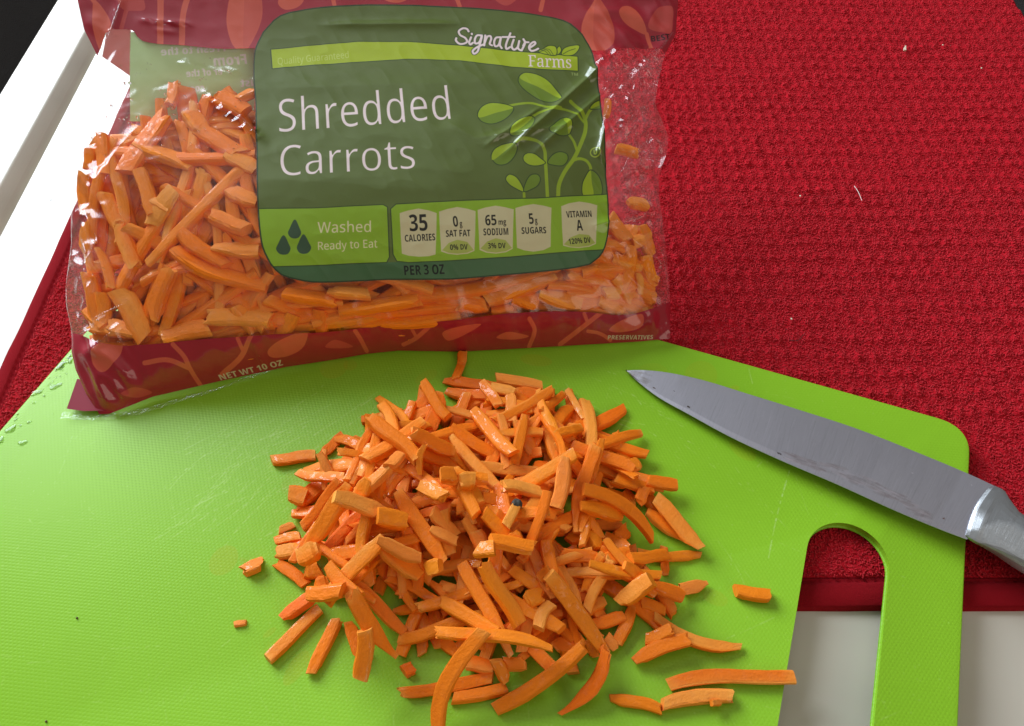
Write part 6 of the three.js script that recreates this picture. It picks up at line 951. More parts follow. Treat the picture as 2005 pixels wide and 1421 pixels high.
bit([-27.4, 15.4, -106.9], [-33.3, 13.4, -96.4], 2.5, 1.6, 'p');
bit([-7.4, 7.1, -129.5], [10.3, 7.6, -127.4], 2.6, 2, 'y');
bit([-38.8, 1, -134.6], [-27.6, 10.5, -117.9], 2.6, 2, 'y');
bit([11, 9.7, -88.3], [2.1, 11.7, -79.5], 2.4, 1.3, 'd');
bit([-26, 8.9, -116.8], [-33.1, 15.4, -106.8], 2.8, 2, 'o');
bit([-41.1, 1.5, -127.9], [-39, 8.5, -110.4], 2.7, 1.6, 'd');
bit([8.1, 7.5, -126], [13.5, 15, -107], 2, 1.5, 'o');
bit([-3.6, 7, -119.5], [-7.4, 6, -112.9], 2.5, 1.6, 'o');
bit([24.7, 9.8, -78], [34.8, 4.3, -75.3], 2.3, 1.8, 'o');
bit([-33.2, 8.9, -81.7], [-38.5, 12.4, -72.9], 2.2, 1.4, 'd');
bit([-35.2, 14.9, -98.3], [-33.9, 11.9, -92.2], 2.6, 1.8, 'y');
bit([5.7, 10.7, -95.4], [-4.7, 10.7, -84], 3.1, 2, 'o');
bit([-0.1, 9.7, -78.2], [7.6, 9.7, -72.2], 2.9, 2.1, 'y');
bit([-33.3, 15.7, -100], [-34.2, 12.7, -93.6], 2.7, 2.1, 'o');
bit([7.3, 9.7, -70.6], [-7.1, 3.7, -69.5], 2.3, 1.4, 'o');
bit([-11.9, 16.4, -88.4], [-1, 8.4, -78.5], 2.5, 2, 'p');
bit([-21.5, 4.1, -84.8], [-27.8, 4.6, -73.7], 2.5, 1.6, 'd');
bit([-37.6, 4.1, -126.9], [-21.1, 14.6, -111.1], 2.2, 1.2, 'd');
bit([-27.5, 14.5, -103.8], [-32, 14, -96.3], 2.5, 1.2, 'd');
bit([11.8, 10.7, -75.9], [-1.5, 7.2, -64.3], 1.7, 1, 'd');
bit([4.1, 6.9, -126.5], [4.3, 6.9, -114], 2.1, 1.2, 'p');
bit([19.9, 6.8, -100.1], [17.8, 8.8, -84.6], 2.4, 1.9, 'o');
bit([-4.8, 8.9, -65.5], [-0.1, 4.9, -59], 1.9, 1.3, 'p');
bit([5.8, 7.7, -125.7], [-7.2, 5.7, -125.8], 2.6, 1.7, 'y');
bit([-17.7, 15.8, -99.5], [-8.9, 16.3, -87.3], 2.3, 1.3, 'p');
bit([19.9, 5.9, -102], [2, 4.9, -100.8], 2.1, 1.5, 'p');
bit([-27.4, 10.4, -92], [-29.6, 4.4, -78.1], 3.1, 2.3, 'o');
bit([-0.9, 7.5, -132.1], [0.1, 7.5, -121.7], 3.4, 2.4, 'p');
bit([-8.5, 6.8, -136.1], [-3.7, 7.8, -127.1], 3.1, 2.5, 'o');
bit([-36.8, 17.3, -109], [-38.1, 17.3, -99.4], 3.2, 2.4, 'o');
bit([15, 3.2, -134.6], [8.3, 9.7, -123.9], 2.2, 1.4, 'd');
bit([6.4, 10.7, -93.7], [14.4, 8.7, -89], 2.6, 1.8, 'p');
bit([-36.8, 17.3, -113.9], [-41.4, 17.8, -98.2], 2.4, 1.7, 'o');
bit([-48.1, 3.1, -97.5], [-55.5, 4.6, -82.3], 2.3, 1.6, 'o');
bit([-12, 16.6, -97.1], [-12.6, 16.1, -89.8], 2.6, 2.1, 'y');
bit([-25.3, 10.9, -132.9], [-18, 9.4, -122.2], 3.2, 2.1, 'd');
bit([7.3, 6.6, -133.4], [11.7, 11.6, -115.2], 2.7, 1.6, 'y');
bit([-22.3, 10.6, -88.9], [-38, 9.1, -88.6], 2.5, 1.5, 'o');
bit([-35.3, 17.4, -107.6], [-40.5, 17.4, -97.5], 2, 1.5, 'p');
bit([3.4, 9.9, -74.9], [-11.8, 7.4, -72.8], 1.9, 1.2, 'y');
bit([1.4, 6.1, -107.2], [-5.8, 13.1, -95.7], 2.1, 1.4, 'o');
bit([-26.3, 6.5, -103.2], [-20.3, 9.5, -102.2], 2.3, 1.4, 'o');
bit([-3.9, 7.3, -109], [-20.8, 8.8, -104.6], 2.8, 1.6, 'p');
bit([-1.9, 8.1, -121.8], [-12.7, 3.6, -120.1], 2.8, 1.5, 'd');
bit([6.1, 5.1, -104.3], [-8.8, 16.1, -90.7], 2.1, 1.3, 'd');
bit([-28.8, 11.5, -97.8], [-23.8, 10.5, -91.3], 1.9, 1.3, 'y');
bit([-18.8, 13.4, -95.2], [-26.2, 10.4, -94.3], 1.9, 1.3, 'o');
bit([-3.2, 7.1, -117], [-6.7, 7.6, -105.4], 3.3, 2.1, 'd');
bit([19.1, 7.4, -120.2], [11.2, 12.4, -114.6], 2.8, 2, 'o');
bit([-22.9, 10.7, -87], [-15.3, 6.2, -83.9], 3.1, 1.9, 'p');
bit([-9.7, 5.7, -121.8], [-24.6, 15.7, -110.8], 2.9, 1.7, 'o');
bit([-6.4, 2.9, -66], [-13.3, 1.4, -62.1], 2.6, 1.5, 'o');
bit([-22.7, 8.5, -120.4], [-31.4, 11.5, -118.1], 2.7, 1.6, 'y');
bit([-23.1, 11.7, -96.8], [-35.4, 9.2, -87.1], 2.4, 1.7, 'o');
bit([-13.8, 7.8, -114], [-21.3, 10.3, -98.7], 2.4, 1.5, 'o');
bit([-10.8, 8.1, -73.5], [-17, 4.1, -69], 2.2, 1.6, 'o');
bit([-44.8, 5.7, -104], [-44.7, 5.2, -96], 1.9, 1.1, 'p');
bit([4.7, 9, -68.1], [2, 4.5, -60.3], 2.9, 2.1, 'p');
bit([-23.6, 15.6, -112.6], [-19.2, 10.6, -104.1], 2.1, 1.2, 'd');
bit([21.2, 6.9, -105.3], [22.8, 1.9, -95.9], 2.5, 1.6, 'o');
bit([-36.2, 7.9, -127.4], [-29.7, 17.4, -110.9], 3.2, 2.5, 'o');
bit([-30.8, 4.7, -78.1], [-13.7, 5.7, -69.6], 2.4, 1.8, 'o');
bit([-29.4, 8, -84.5], [-20.1, 4.5, -77.3], 2.8, 2, 'y');
bit([-11.1, 16.5, -98.1], [-12.8, 16, -90.1], 1.9, 1.6, 'o');
bit([-3.7, 7.6, -124.4], [-6.6, 6.1, -114.2], 2.9, 1.8, 'd');
bit([-20.8, 4.5, -77.4], [-7.9, 7, -64.4], 2.4, 1.4, 'o');
bit([-39.9, 13, -73.5], [-32.7, 9, -70.4], 2.1, 1.5, 'o');
bit([-6.6, 6.3, -68.4], [-14.8, 5.8, -66.6], 2.2, 1.6, 'y');
bit([16.2, 1.4, -136.8], [20.6, 4.4, -124.9], 2.1, 1.4, 'y');
bit([11.8, 9.4, -90.2], [8.1, 10.4, -83.3], 1.9, 1.4, 'o');
bit([-17.4, 16.6, -96.2], [-6, 16.6, -94.6], 3.2, 2, 'y');
bit([23.6, 6.4, -106.6], [18.6, 7.9, -90.4], 2.2, 1.6, 'o');
bit([19.8, 8.5, -83.8], [1.6, 10, -75.6], 2.3, 1.5, 'd');
bit([-15.3, 7.8, -114.4], [-7, 5.8, -113.8], 2, 1.2, 'p');
bit([-57.9, 4.6, -107.5], [-43.6, 9.6, -103], 3, 1.9, 'd');
bit([-17, 14.6, -91.5], [-15.3, 9.6, -82.1], 3.1, 2.3, 'y');
bit([23.4, 7.7, -86.6], [30.8, 7.2, -78.1], 2.4, 1.6, 'y');
bit([-33.2, 13.1, -93.5], [-41.1, 8.1, -85.8], 2.4, 1.9, 'o');
bit([-50.2, 1.3, -120.5], [-39.1, 7.3, -113.9], 2.8, 1.7, 'o');
bit([-10.3, 6.7, -67.4], [-26.9, 2.2, -63.2], 2.8, 1.8, 'o');
bit([8.8, 10.5, -76.1], [-0.4, 8, -63.5], 2.3, 1.7, 'o');
bit([23, 7.2, -95.8], [15.7, 8.2, -94.2], 2.8, 2.2, 'o');
bit([3.5, 11.8, -83.4], [10, 9.8, -71], 2.9, 2.2, 'p');
bit([-29.5, 11.2, -96.1], [-29.2, 9.7, -88], 2, 1.3, 'y');
bit([18.3, 8.6, -94.6], [22.8, 6.1, -87.8], 2.2, 1.5, 'y');
shred("medium orange carrot shred rising rightward inside bag, upper left", [35.2, 83.5, 2.8], [22.7, 67, 4.5], 7.7, 3.4, 'o');
shred("short yellow-orange carrot shred pointing toward bag inside bag, upper far left", [16.1, 80.2, 1.2], [17, 67.5, 3.3], 4, 3, 'y');
shred("short yellow-orange carrot shred falling rightward inside bag, upper left", [26.3, 75.6, 3.6], [42.5, 65.4, 7.6], 5, 3.4, 'y');
shred("short pale carrot shred rising rightward inside bag, middle left", [37.5, 59, 8.2], [30.1, 49.1, 8.3], 6, 3.4, 'p');
shred("stubby pale carrot shred falling rightward inside bag, middle just left of label", [53, 56.9, 10.1], [61, 51.9, 11.3], 5.7, 3.4, 'p');
shred("short orange carrot shred lying level inside bag, middle just left of label", [47.7, 39.3, 11.4], [60.4, 36.1, 12.3], 4.7, 3.4, 'o');
shred("short orange carrot shred falling rightward inside bag, middle left", [38.6, 45.4, 10.1], [50.7, 33.3, 11.7], 5, 3.4, 'o');
shred("short yellow-orange carrot shred pointing toward bag inside bag, middle far left", [9.9, 68.4, 1.1], [10, 56.5, 1.9], 4, 3, 'y');
shred("stubby yellow-orange carrot shred pointing toward bag inside bag, middle far left", [9.8, 53.4, 2], [9.6, 45, 2.7], 4, 3, 'y');
shred("short dark orange carrot shred pointing toward bag inside bag, lower left", [34.3, 35.1, 9.9], [28.1, 21.1, 8.2], 5.7, 3.4, 'd');
shred("medium orange carrot shred falling rightward inside bag, lower just left of label", [36.4, 39.7, 10.1], [60.9, 24.4, 11.9], 5.7, 3.4, 'o');
shred("stubby yellow-orange carrot shred falling rightward inside bag, lower just left of label", [51.9, 20.9, 11.1], [55.7, 12.5, 8.5], 4.7, 3.4, 'y');
shred("stubby yellow-orange carrot shred pointing toward bag inside bag, lower far left", [14, 32.3, 5.3], [13.7, 23.9, 4.8], 4, 3, 'y');
shred("right-hand short orange carrot shred pointing toward bag inside bag, lower far left", [13.6, 45.4, 4.9], [17.4, 32.9, 6.9], 2.7, 2, 'o');
shred("short orange carrot shred falling rightward inside bag, lower left", [18.5, 32.2, 6.5], [25.4, 16.7, 7.2], 6.4, 3.4, 'o');
shred("short yellow-orange carrot shred lying level inside bag, lower left", [30.5, 15.6, 8], [43.5, 16, 9.7], 6, 3.4, 'y');
shred("short pale carrot shred lying level inside bag, lower just left of label", [43.4, 19.2, 10.2], [61.2, 14.7, 10.6], 5, 3.4, 'p');
shred("stubby yellow-orange carrot shred rising rightward inside bag, under label's left half", [62.9, 9.8, 7.7], [68, 15.4, 11], 4.4, 3.3, 'y');
shred("stubby orange carrot shred pointing toward bag inside bag, under label's left half", [75.1, 16, 11.2], [74.7, 9.2, 7.5], 5, 3.4, 'o');
shred("short orange carrot shred lying level inside bag, under label's left half", [66.3, 22.4, 12], [80.1, 17.6, 11.6], 5.7, 3.4, 'o');
shred("short pale carrot shred lying level inside bag, under label's left half", [78.3, 21.2, 12.1], [90, 18.5, 11.8], 4.4, 3.3, 'p');
shred("medium orange carrot shred lying level inside bag, under label's middle", [81, 14.4, 10.9], [104.5, 15.9, 11.2], 4.7, 3.4, 'o');
shred("long yellow-orange carrot shred lying level inside bag, under label's middle", [81.6, 9.9, 7.9], [115.4, 10.3, 8], 4.7, 3.4, 'y');
shred("short orange carrot shred lying level inside bag, under label's middle", [89.6, 9.4, 8.5], [105.8, 9.2, 8.4], 2.4, 1.8, 'o');
shred("medium orange carrot shred rising rightward inside bag, under label's right half", [123.6, 14.4, 10.5], [145.4, 20.7, 9.9], 4.7, 3.4, 'o');
shred("stubby orange carrot shred lying level inside bag, under label's middle", [115.8, 14.3, 10.7], [122.8, 13.5, 10.3], 5, 3.4, 'o');
shred("right-hand stubby orange carrot shred lying level inside bag, under label's right half", [132.4, 15, 10.2], [139.4, 13.4, 9.2], 6, 3.4, 'o');
shred("left-hand stubby orange carrot shred lying level inside bag, under label's right half", [125.1, 12, 8.5], [132.5, 12.6, 8.3], 5, 3.4, 'o');
shred("short pale carrot shred lying level inside bag, under label's right half", [139.7, 15.8, 9.8], [152.5, 11.9, 6.1], 6.4, 3.4, 'p');
shred("left-hand stubby yellow-orange carrot shred falling rightward inside bag's right end, low down", [157.7, 13.2, 6.7], [165.1, 9.7, 3.1], 5, 3.4, 'y');
shred("short yellow-orange carrot shred pointing toward bag inside bag's right end, low down", [170.4, 28.9, 5.1], [165.7, 15.2, 5.6], 3.7, 2.8, 'y');
shred("stubby pale carrot shred pointing toward bag inside bag's right end, low down", [171.1, 20.7, 5.1], [171.5, 14.1, 4.2], 2.4, 1.8, 'p');
shred("stubby orange carrot shred rising rightward inside bag's right end, low down", [175.5, 18.1, 2.3], [176.4, 19.2, 2], 4.4, 3.3, 'o');
shred("stubby pale carrot shred lying level inside bag's right end, low down", [159.3, 14.8, 7], [164.3, 14.6, 5.8], 4, 3, 'p');
shred("stubby orange carrot shred pointing toward bag inside bag's right end, beside label", [169.5, 76.1, 3.6], [167.9, 70.3, 4.9], 2.4, 1.8, 'o');
shred("stubby orange carrot shred lying level inside bag's right end, beside label", [169.3, 59.9, 5.4], [176.7, 58.3, 3.4], 4.4, 3.3, 'o');
shred("stubby pale carrot shred lying level inside bag's right end, beside label", [171, 42.8, 4.7], [176.9, 42.1, 2.1], 5, 3.4, 'p');
shred("stubby orange carrot shred rising rightward inside bag, under label's right half", [153.1, 21.6, 8.9], [157.2, 22.6, 8.2], 4.4, 3.3, 'o');
shred("stubby yellow-orange carrot shred falling rightward inside bag, lower far left", [8.2, 28.9, 2.6], [14.3, 22.7, 4.7], 4.7, 3.4, 'y');
shred("left-hand short orange carrot shred pointing toward bag inside bag, lower far left", [10.2, 37.2, 3.6], [12.1, 24.8, 4.1], 4.4, 3.3, 'o');
shred("stubby pale carrot shred falling rightward inside bag, lower left", [15.4, 23, 5.1], [23.1, 18.4, 7], 4.7, 3.4, 'p');
shred("stubby orange carrot shred lying level inside bag, lower far left", [9.4, 23.8, 3], [19.4, 19.8, 6.4], 4, 3, 'o');
shred("stubby pale carrot shred falling rightward inside bag's right end, low down", [164.1, 38, 7], [169, 30.8, 5.4], 4.7, 3.4, 'p');
shred("left-hand stubby orange carrot shred pointing toward bag inside bag's right end, low down", [174.6, 35.6, 3.4], [176.8, 26, 2.1], 4.4, 3.3, 'o');
shred("stubby pale carrot shred rising rightward inside bag's right end, low down", [170.6, 30.2, 4.8], [177, 32.9, 2.2], 4.4, 3.3, 'p');
shred("left-hand stubby orange carrot shred falling rightward inside bag's right end, low down", [163.3, 25.4, 6.9], [173, 22.5, 3.6], 4.7, 3.4, 'o');
shred("right-hand stubby orange carrot shred pointing toward bag inside bag's right end, low down", [174.4, 26, 3.2], [176.2, 16.5, 1.8], 4.7, 3.4, 'o');
shred("right-hand stubby orange carrot shred falling rightward inside bag's right end, low down", [170.8, 15.7, 3.9], [175.9, 12.5, 0.3], 5, 3.4, 'o');
shred("right-hand stubby yellow-orange carrot shred falling rightward inside bag's right end, low down", [163.4, 19.9, 6.6], [168.4, 12.1, 2.9], 4.4, 3.3, 'y');
shred("stubby orange carrot shred pointing toward bag inside bag, upper left", [38.4, 94.4, 0.9], [36.8, 86.7, 2.5], 3.7, 2.8, 'o');
shred("right-hand short orange carrot shred falling rightward inside bag, upper just left of label", [50.5, 88.5, 2.5], [59.4, 82.2, 4.5], 5.7, 3.4, 'o');
shred("stubby orange carrot shred rising rightward inside bag, upper just left of label", [56.8, 86, 3.7], [62.6, 88.9, 3.1], 3.7, 2.8, 'o');
shred("stubby orange carrot shred falling rightward inside bag, upper left", [41.3, 84.4, 3], [47.2, 76.7, 5.4], 6, 3.4, 'o');
shred("stubby orange carrot shred pointing toward bag inside bag, upper far left", [12.5, 76.2, 1.3], [11.5, 69.9, 1.8], 3.4, 2.5, 'o');
shred("stubby pale carrot shred falling rightward inside bag, middle left", [30.1, 57, 7.7], [36, 52.8, 9.3], 3.7, 2.8, 'p');
shred("right-hand short orange carrot shred pointing toward bag inside bag, middle left", [27.4, 67, 5.4], [31.4, 52, 8.4], 4.4, 3.3, 'o');
shred("left-hand short orange carrot shred falling rightward inside bag, upper just left of label", [44.3, 77.9, 4.9], [57.4, 67.8, 8.1], 5.7, 3.4, 'o');
shred("stubby orange carrot shred falling rightward inside bag, upper just left of label", [53, 68.3, 7.8], [61.6, 62.3, 9.5], 5, 3.4, 'o');
shred("left-hand short orange carrot shred pointing toward bag inside bag, middle left", [20.5, 50.8, 5.9], [24.4, 37.8, 8], 4.7, 3.4, 'o');
shred("short pale carrot shred falling rightward inside bag, middle just left of label", [47.7, 49.5, 10.7], [57.5, 43.4, 12], 5, 3.4, 'p');
shred("short orange carrot shred falling rightward inside bag, middle far left", [16, 61, 3.5], [20.5, 50.8, 6], 4.4, 3.3, 'o');
shred("rightmost deeper long dark orange carrot shred falling rightward inside bag, under label's right half", [173.7, 9.7, 1.3], [140.3, 33.7, 1.9], 7.5, 3.4, 'd');
shred("third-from-left deeper long orange carrot shred lying level inside bag, under label's middle", [72.7, 12.9, 6.1], [117.2, 7.5, 3.3], 3.5, 2.6, 'o');
shred("deeper long orange carrot shred pointing toward bag inside bag, upper just left of label", [64.3, 55, 6.1], [54.2, 91.9, 0.1], 3.1, 2.3, 'o');
shred("leftmost deeper long yellow-orange carrot shred rising rightward inside bag, middle left", [27.1, 34.5, 0.2], [53.9, 71, -1.2], 3.4, 2.5, 'y');
shred("left-hand deeper long orange carrot shred falling rightward inside bag's right end, low down", [174.6, 7.5, 1.1], [142.5, 19.3, 9.5], 3.2, 2.4, 'o');
shred("rightmost deeper long yellow-orange carrot shred rising rightward inside bag, under label's right half", [136.7, 7.5, 2.8], [175.7, 19.1, -0.6], 4.1, 3.1, 'y');
shred("second-from-left deeper long orange carrot shred rising rightward inside bag, middle left", [21.1, 34.7, 2.2], [56.6, 49.5, 6.4], 4.3, 3.2, 'o');
shred("right-hand deeper long orange carrot shred pointing toward bag inside bag, under label's right half", [147.4, 7.5, 2.6], [149.3, 40.5, 2.1], 4, 3, 'o');
shred("right-hand deeper medium orange carrot shred pointing toward bag inside bag, middle just left of label", [63.6, 38, 11.7], [56.3, 65.8, 7.8], 3.7, 2.7, 'o');
shred("second-from-left deeper long yellow-orange carrot shred lying level inside bag, under label's middle", [96.7, 13.8, 1.5], [145.5, 7.5, 2.6], 7.5, 3.4, 'y');
shred("deeper long dark orange carrot shred falling rightward inside bag's right end, low down", [176.4, 19.3, 0.7], [147.7, 45.4, 4.8], 3.9, 2.9, 'd');
shred("third-from-left deeper long orange carrot shred rising rightward inside bag, under label's left half", [43.2, 53.9, 0.6], [90.3, 65.7, 0.1], 4.6, 3.4, 'o');
shred("left-hand deeper long yellow-orange carrot shred lying level inside bag, lower left", [45.1, 7.5, 4.9], [10.7, 18.1, 2.8], 3.6, 2.7, 'y');
shred("right-hand deeper long yellow-orange carrot shred lying level inside bag, lower left", [10.1, 10.9, 1.1], [54.8, 8.8, 4.9], 4.4, 3.3, 'y');
shred("left-hand deeper medium orange carrot shred lying level inside bag, under label's middle", [117.7, 19.6, 7.1], [88.2, 30.6, 8], 3.3, 2.5, 'o');
shred("second-from-left deeper long dark orange carrot shred falling rightward inside bag, under label's right half", [174.2, 12, 1.2], [138.7, 27.6, 2.4], 4.3, 3.2, 'd');
shred("leftmost deeper long orange carrot shred rising rightward inside bag, under label's middle", [78.5, 7.5, 6.3], [121.6, 35.5, 12.2], 4.2, 3.1, 'o');
shred("left-hand deeper long pale carrot shred lying level inside bag, lower just left of label", [27.5, 7.5, 1.1], [62, 7.5, 3.8], 3.7, 2.8, 'p');
shred("deeper medium yellow-orange carrot shred falling rightward inside bag, lower left", [35.7, 22.2, 0.4], [26.3, 47.2, -1.4], 7.5, 3.4, 'y');
shred("rightmost deeper long orange carrot shred rising rightward inside bag, middle left", [27.2, 52, -0.3], [59.1, 56.8, 2.7], 3.4, 2.6, 'o');
shred("sixth-from-left deeper medium orange carrot shred falling rightward inside bag's right end, low down", [176.2, 16.6, 1.3], [150.6, 31.5, 9.2], 4.2, 3.2, 'o');
shred("deeper medium orange carrot shred lying level inside bag, under label's left half", [48.2, 16.3, 8.3], [79.9, 15.1, 9.2], 3.8, 2.9, 'o');
shred("deeper medium orange carrot shred falling rightward inside bag, under label's right half", [153.4, 9.8, 1.4], [141.3, 34.5, 7.2], 3.1, 2.3, 'o');
shred("second-from-left deeper long orange carrot shred rising rightward inside bag, under label's left half", [48.3, 19.5, 2.2], [78.9, 52.9, 3.1], 3.7, 2.7, 'o');
shred("second-from-left deeper long yellow-orange carrot shred lying level inside bag, under label's left half", [48.9, 18.2, 9.4], [81.7, 18.5, 10.5], 3.1, 2.3, 'y');
shred("right-hand deeper medium dark orange carrot shred rising rightward inside bag's right end, low down", [149.4, 7.5, 2.3], [176.4, 19.5, -0.3], 3.3, 2.4, 'd');
shred("leftmost deeper long orange carrot shred rising rightward inside bag, middle left", [19.3, 28.2, 2.3], [52.2, 61.7, 4.8], 3.3, 2.5, 'o');
shred("right-hand deeper medium yellow-orange carrot shred lying level inside bag, lower just left of label", [65.5, 8.2, 3.1], [34.7, 8.3, 2.5], 7.5, 3.4, 'y');
shred("rightmost deeper long orange carrot shred rising rightward inside bag, lower just left of label", [35.9, 12.4, 5.1], [80.3, 27.8, 10.8], 4.4, 3.3, 'o');
shred("leftmost deeper long yellow-orange carrot shred lying level inside bag, under label's middle", [91.3, 7.5, 4], [129.6, 7.5, 3.5], 3.2, 2.4, 'y');
shred("rightmost deeper medium dark orange carrot shred rising rightward inside bag, under label's right half", [147.5, 13.2, 4], [166.4, 36.9, 1.9], 3.1, 2.3, 'd');
shred("second-from-left deeper long orange carrot shred lying level inside bag, under label's middle", [69.6, 17.2, 3.2], [106.6, 17.4, 3.4], 3.9, 2.9, 'o');
shred("second-from-left deeper medium orange carrot shred rising rightward inside bag, lower left", [17.7, 31, 5.5], [34.2, 53.7, 7.7], 4.1, 3.1, 'o');
shred("second-from-left deeper medium orange carrot shred lying level inside bag, under label's right half", [113.8, 14.4, 8.6], [145.3, 12.6, 5], 4, 3, 'o');
shred("deeper medium orange carrot shred falling rightward inside bag, under label's middle", [138, 21.5, 6.9], [110.6, 32.7, 8.7], 3.6, 2.7, 'o');
shred("deeper long yellow-orange carrot shred falling rightward inside bag, under label's right half", [167, 16.1, 1.5], [143.1, 41.5, 2.5], 3.2, 2.4, 'y');
shred("leftmost deeper long orange carrot shred falling rightward inside bag, under label's right half", [150.8, 7.5, 2.5], [127.3, 47.6, 2.6], 7.5, 3.4, 'o');
shred("left-hand deeper long orange carrot shred lying level inside bag, lower just left of label", [21.7, 12.9, 2], [70.2, 12.2, 6.4], 4.3, 3.2, 'o');
shred("leftmost deeper long orange carrot shred rising rightward inside bag, lower left", [16.3, 23.7, 1.1], [46.2, 54.4, 5.6], 4.1, 3, 'o');
shred("left-hand deeper long yellow-orange carrot shred falling rightward inside bag, middle just left of label", [65.8, 26.4, 3.9], [42.9, 70.9, -1.8], 3.7, 2.8, 'y');
shred("second-from-left deeper medium dark orange carrot shred rising rightward inside bag, under label's right half", [140, 8.1, 5.4], [170.2, 16.7, 3.9], 4.7, 3.4, 'd');
shred("leftmost deeper long orange carrot shred lying level inside bag, under label's middle", [72.5, 20.8, 9.9], [102.4, 8.4, 5], 3.7, 2.8, 'o');
shred("deeper medium dark orange carrot shred pointing toward bag inside bag, middle just left of label", [54.3, 26.6, 6.1], [61.9, 53.7, 5.5], 4.6, 3.4, 'd');
shred("deeper long dark orange carrot shred falling rightward inside bag, upper just left of label", [58.5, 62.5, 1.4], [39.4, 90.3, 0.1], 3.7, 2.8, 'd');
shred("left-hand deeper medium orange carrot shred pointing toward bag inside bag, middle far left", [9.9, 48.1, 1.9], [18.8, 78.6, 1.5], 3.2, 2.4, 'o');
shred("rightmost deeper long orange carrot shred lying level inside bag, under label's right half", [138, 15.2, 0.6], [172.7, 16.7, 1.1], 7.5, 3.4, 'o');
shred("deeper long pale carrot shred pointing toward bag inside bag, lower left", [47.1, 7.5, 0.2], [37.4, 51.9, 4], 3.8, 2.9, 'p');
shred("deeper long dark orange carrot shred lying level inside bag, under label's right half", [169.1, 10.1, 1.6], [121.7, 20.4, 3.7], 4.1, 3.1, 'd');
shred("twelfth-from-left deeper long orange carrot shred lying level inside bag, under label's middle", [136.8, 23.6, 9.8], [101.8, 32.2, 11.4], 4.5, 3.3, 'o');
shred("rightmost deeper long yellow-orange carrot shred lying level inside bag, under label's middle", [101.9, 12.8, 6.6], [143.1, 12.3, 4.8], 4.5, 3.4, 'y');
shred("leftmost deeper medium orange carrot shred falling rightward inside bag's right end, low down", [169.5, 18.2, -0.4], [148.8, 41.1, 5.1], 3.9, 2.9, 'o');
shred("deeper long dark orange carrot shred pointing toward bag inside bag, upper left", [38.8, 46.4, 1.7], [33.3, 90, 0.1], 3.5, 2.7, 'd');
shred("right-hand deeper long yellow-orange carrot shred pointing toward bag inside bag, lower left", [29.9, 15.7, 7.1], [46.5, 63.7, 7.5], 4.5, 3.4, 'y');
shred("left-hand deeper medium orange carrot shred rising rightward inside bag, under label's left half", [61.8, 7.5, 3.3], [92.7, 12.5, 6.2], 3.6, 2.7, 'o');
shred("right-hand deeper medium orange carrot shred rising rightward inside bag, under label's left half", [67.8, 7.5, 3], [91.4, 29.5, 3.4], 7.5, 3.4, 'o');
shred("right-hand deeper medium yellow-orange carrot shred pointing toward bag inside bag's right end, low down", [165.8, 11, 1.8], [159.2, 38.4, -0.3], 4.5, 3.4, 'y');
shred("second-from-left deeper long yellow-orange carrot shred rising rightward inside bag, under label's right half", [118, 7.5, 4.6], [155.7, 25.2, 6.9], 4, 3, 'y');
shred("rightmost deeper long yellow-orange carrot shred lying level inside bag, under label's left half", [60, 13.2, 7.4], [106.3, 14.3, 8.1], 4.2, 3.1, 'y');
shred("fifth-from-left deeper medium orange carrot shred rising rightward inside bag, lower left", [22.7, 23.5, 2.6], [52.4, 30.8, 7.1], 3.1, 2.3, 'o');
shred("deeper long pale carrot shred rising rightward inside bag, under label's middle", [77.9, 9.7, -0.8], [112.1, 30.2, 3.9], 3.1, 2.4, 'p');
shred("right-hand deeper medium yellow-orange carrot shred falling rightward inside bag's right end, low down", [175.3, 12.6, 1.1], [148.8, 22.4, 8.6], 4.7, 3.4, 'y');
shred("deeper long yellow-orange carrot shred lying level inside bag, under label's right half", [127.9, 7.5, 3.8], [165.6, 7.7, -0], 4.2, 3.1, 'y');
shred("second-from-left deeper long orange carrot shred falling rightward inside bag, under label's right half", [147, 7.5, 0.6], [132.4, 48.5, 7.2], 3.1, 2.3, 'o');
shred("leftmost deeper long orange carrot shred falling rightward inside bag, middle just left of label", [68.3, 46.9, 3], [27.9, 73.1, 0.5], 7.5, 3.4, 'o');
shred("left-hand deeper medium orange carrot shred rising rightward inside bag, lower just left of label", [30.5, 11.5, 4.1], [61.5, 14.4, 9], 4, 3, 'o');
shred("fourth-from-left deeper medium orange carrot shred lying level inside bag's right end, low down", [146.5, 7.6, 2.7], [172.7, 7.5, 1.3], 3.5, 2.6, 'o');
shred("rightmost deeper long orange carrot shred falling rightward inside bag, under label's left half", [92.3, 16.8, 7.1], [63.6, 36.1, 8], 3.8, 2.9, 'o');
shred("third-from-left deeper long orange carrot shred rising rightward inside bag, lower just left of label", [38.6, 7.5, 2.6], [58, 42.1, 4.9], 3.2, 2.4, 'o');
shred("right-hand deeper long pale carrot shred pointing toward bag inside bag, middle just left of label", [59.6, 14.2, 9.9], [52.9, 60.6, 9], 3.7, 2.7, 'p');
shred("deeper medium yellow-orange carrot shred rising rightward inside bag, lower just left of label", [32.6, 14, 5], [62.2, 16.8, 8.1], 3.5, 2.6, 'y');
shred("third-from-left deeper medium orange carrot shred falling rightward inside bag's right end, low down", [171.7, 13.7, 1.3], [146.4, 27.3, 4.5], 4.6, 3.4, 'o');
shred("second-from-left deeper long orange carrot shred rising rightward inside bag, lower just left of label", [32.5, 16.3, 1], [62.1, 34.2, 4.9], 3.8, 2.8, 'o');
shred("leftmost deeper medium orange carrot shred rising rightward inside bag, lower left", [9.7, 27.7, 0.8], [35.3, 42.3, 0.7], 7.5, 3.4, 'o');
shred("deeper long dark orange carrot shred rising rightward inside bag, under label's right half", [112.3, 7.7, 3.9], [160.9, 18.9, 4.4], 4, 3, 'd');
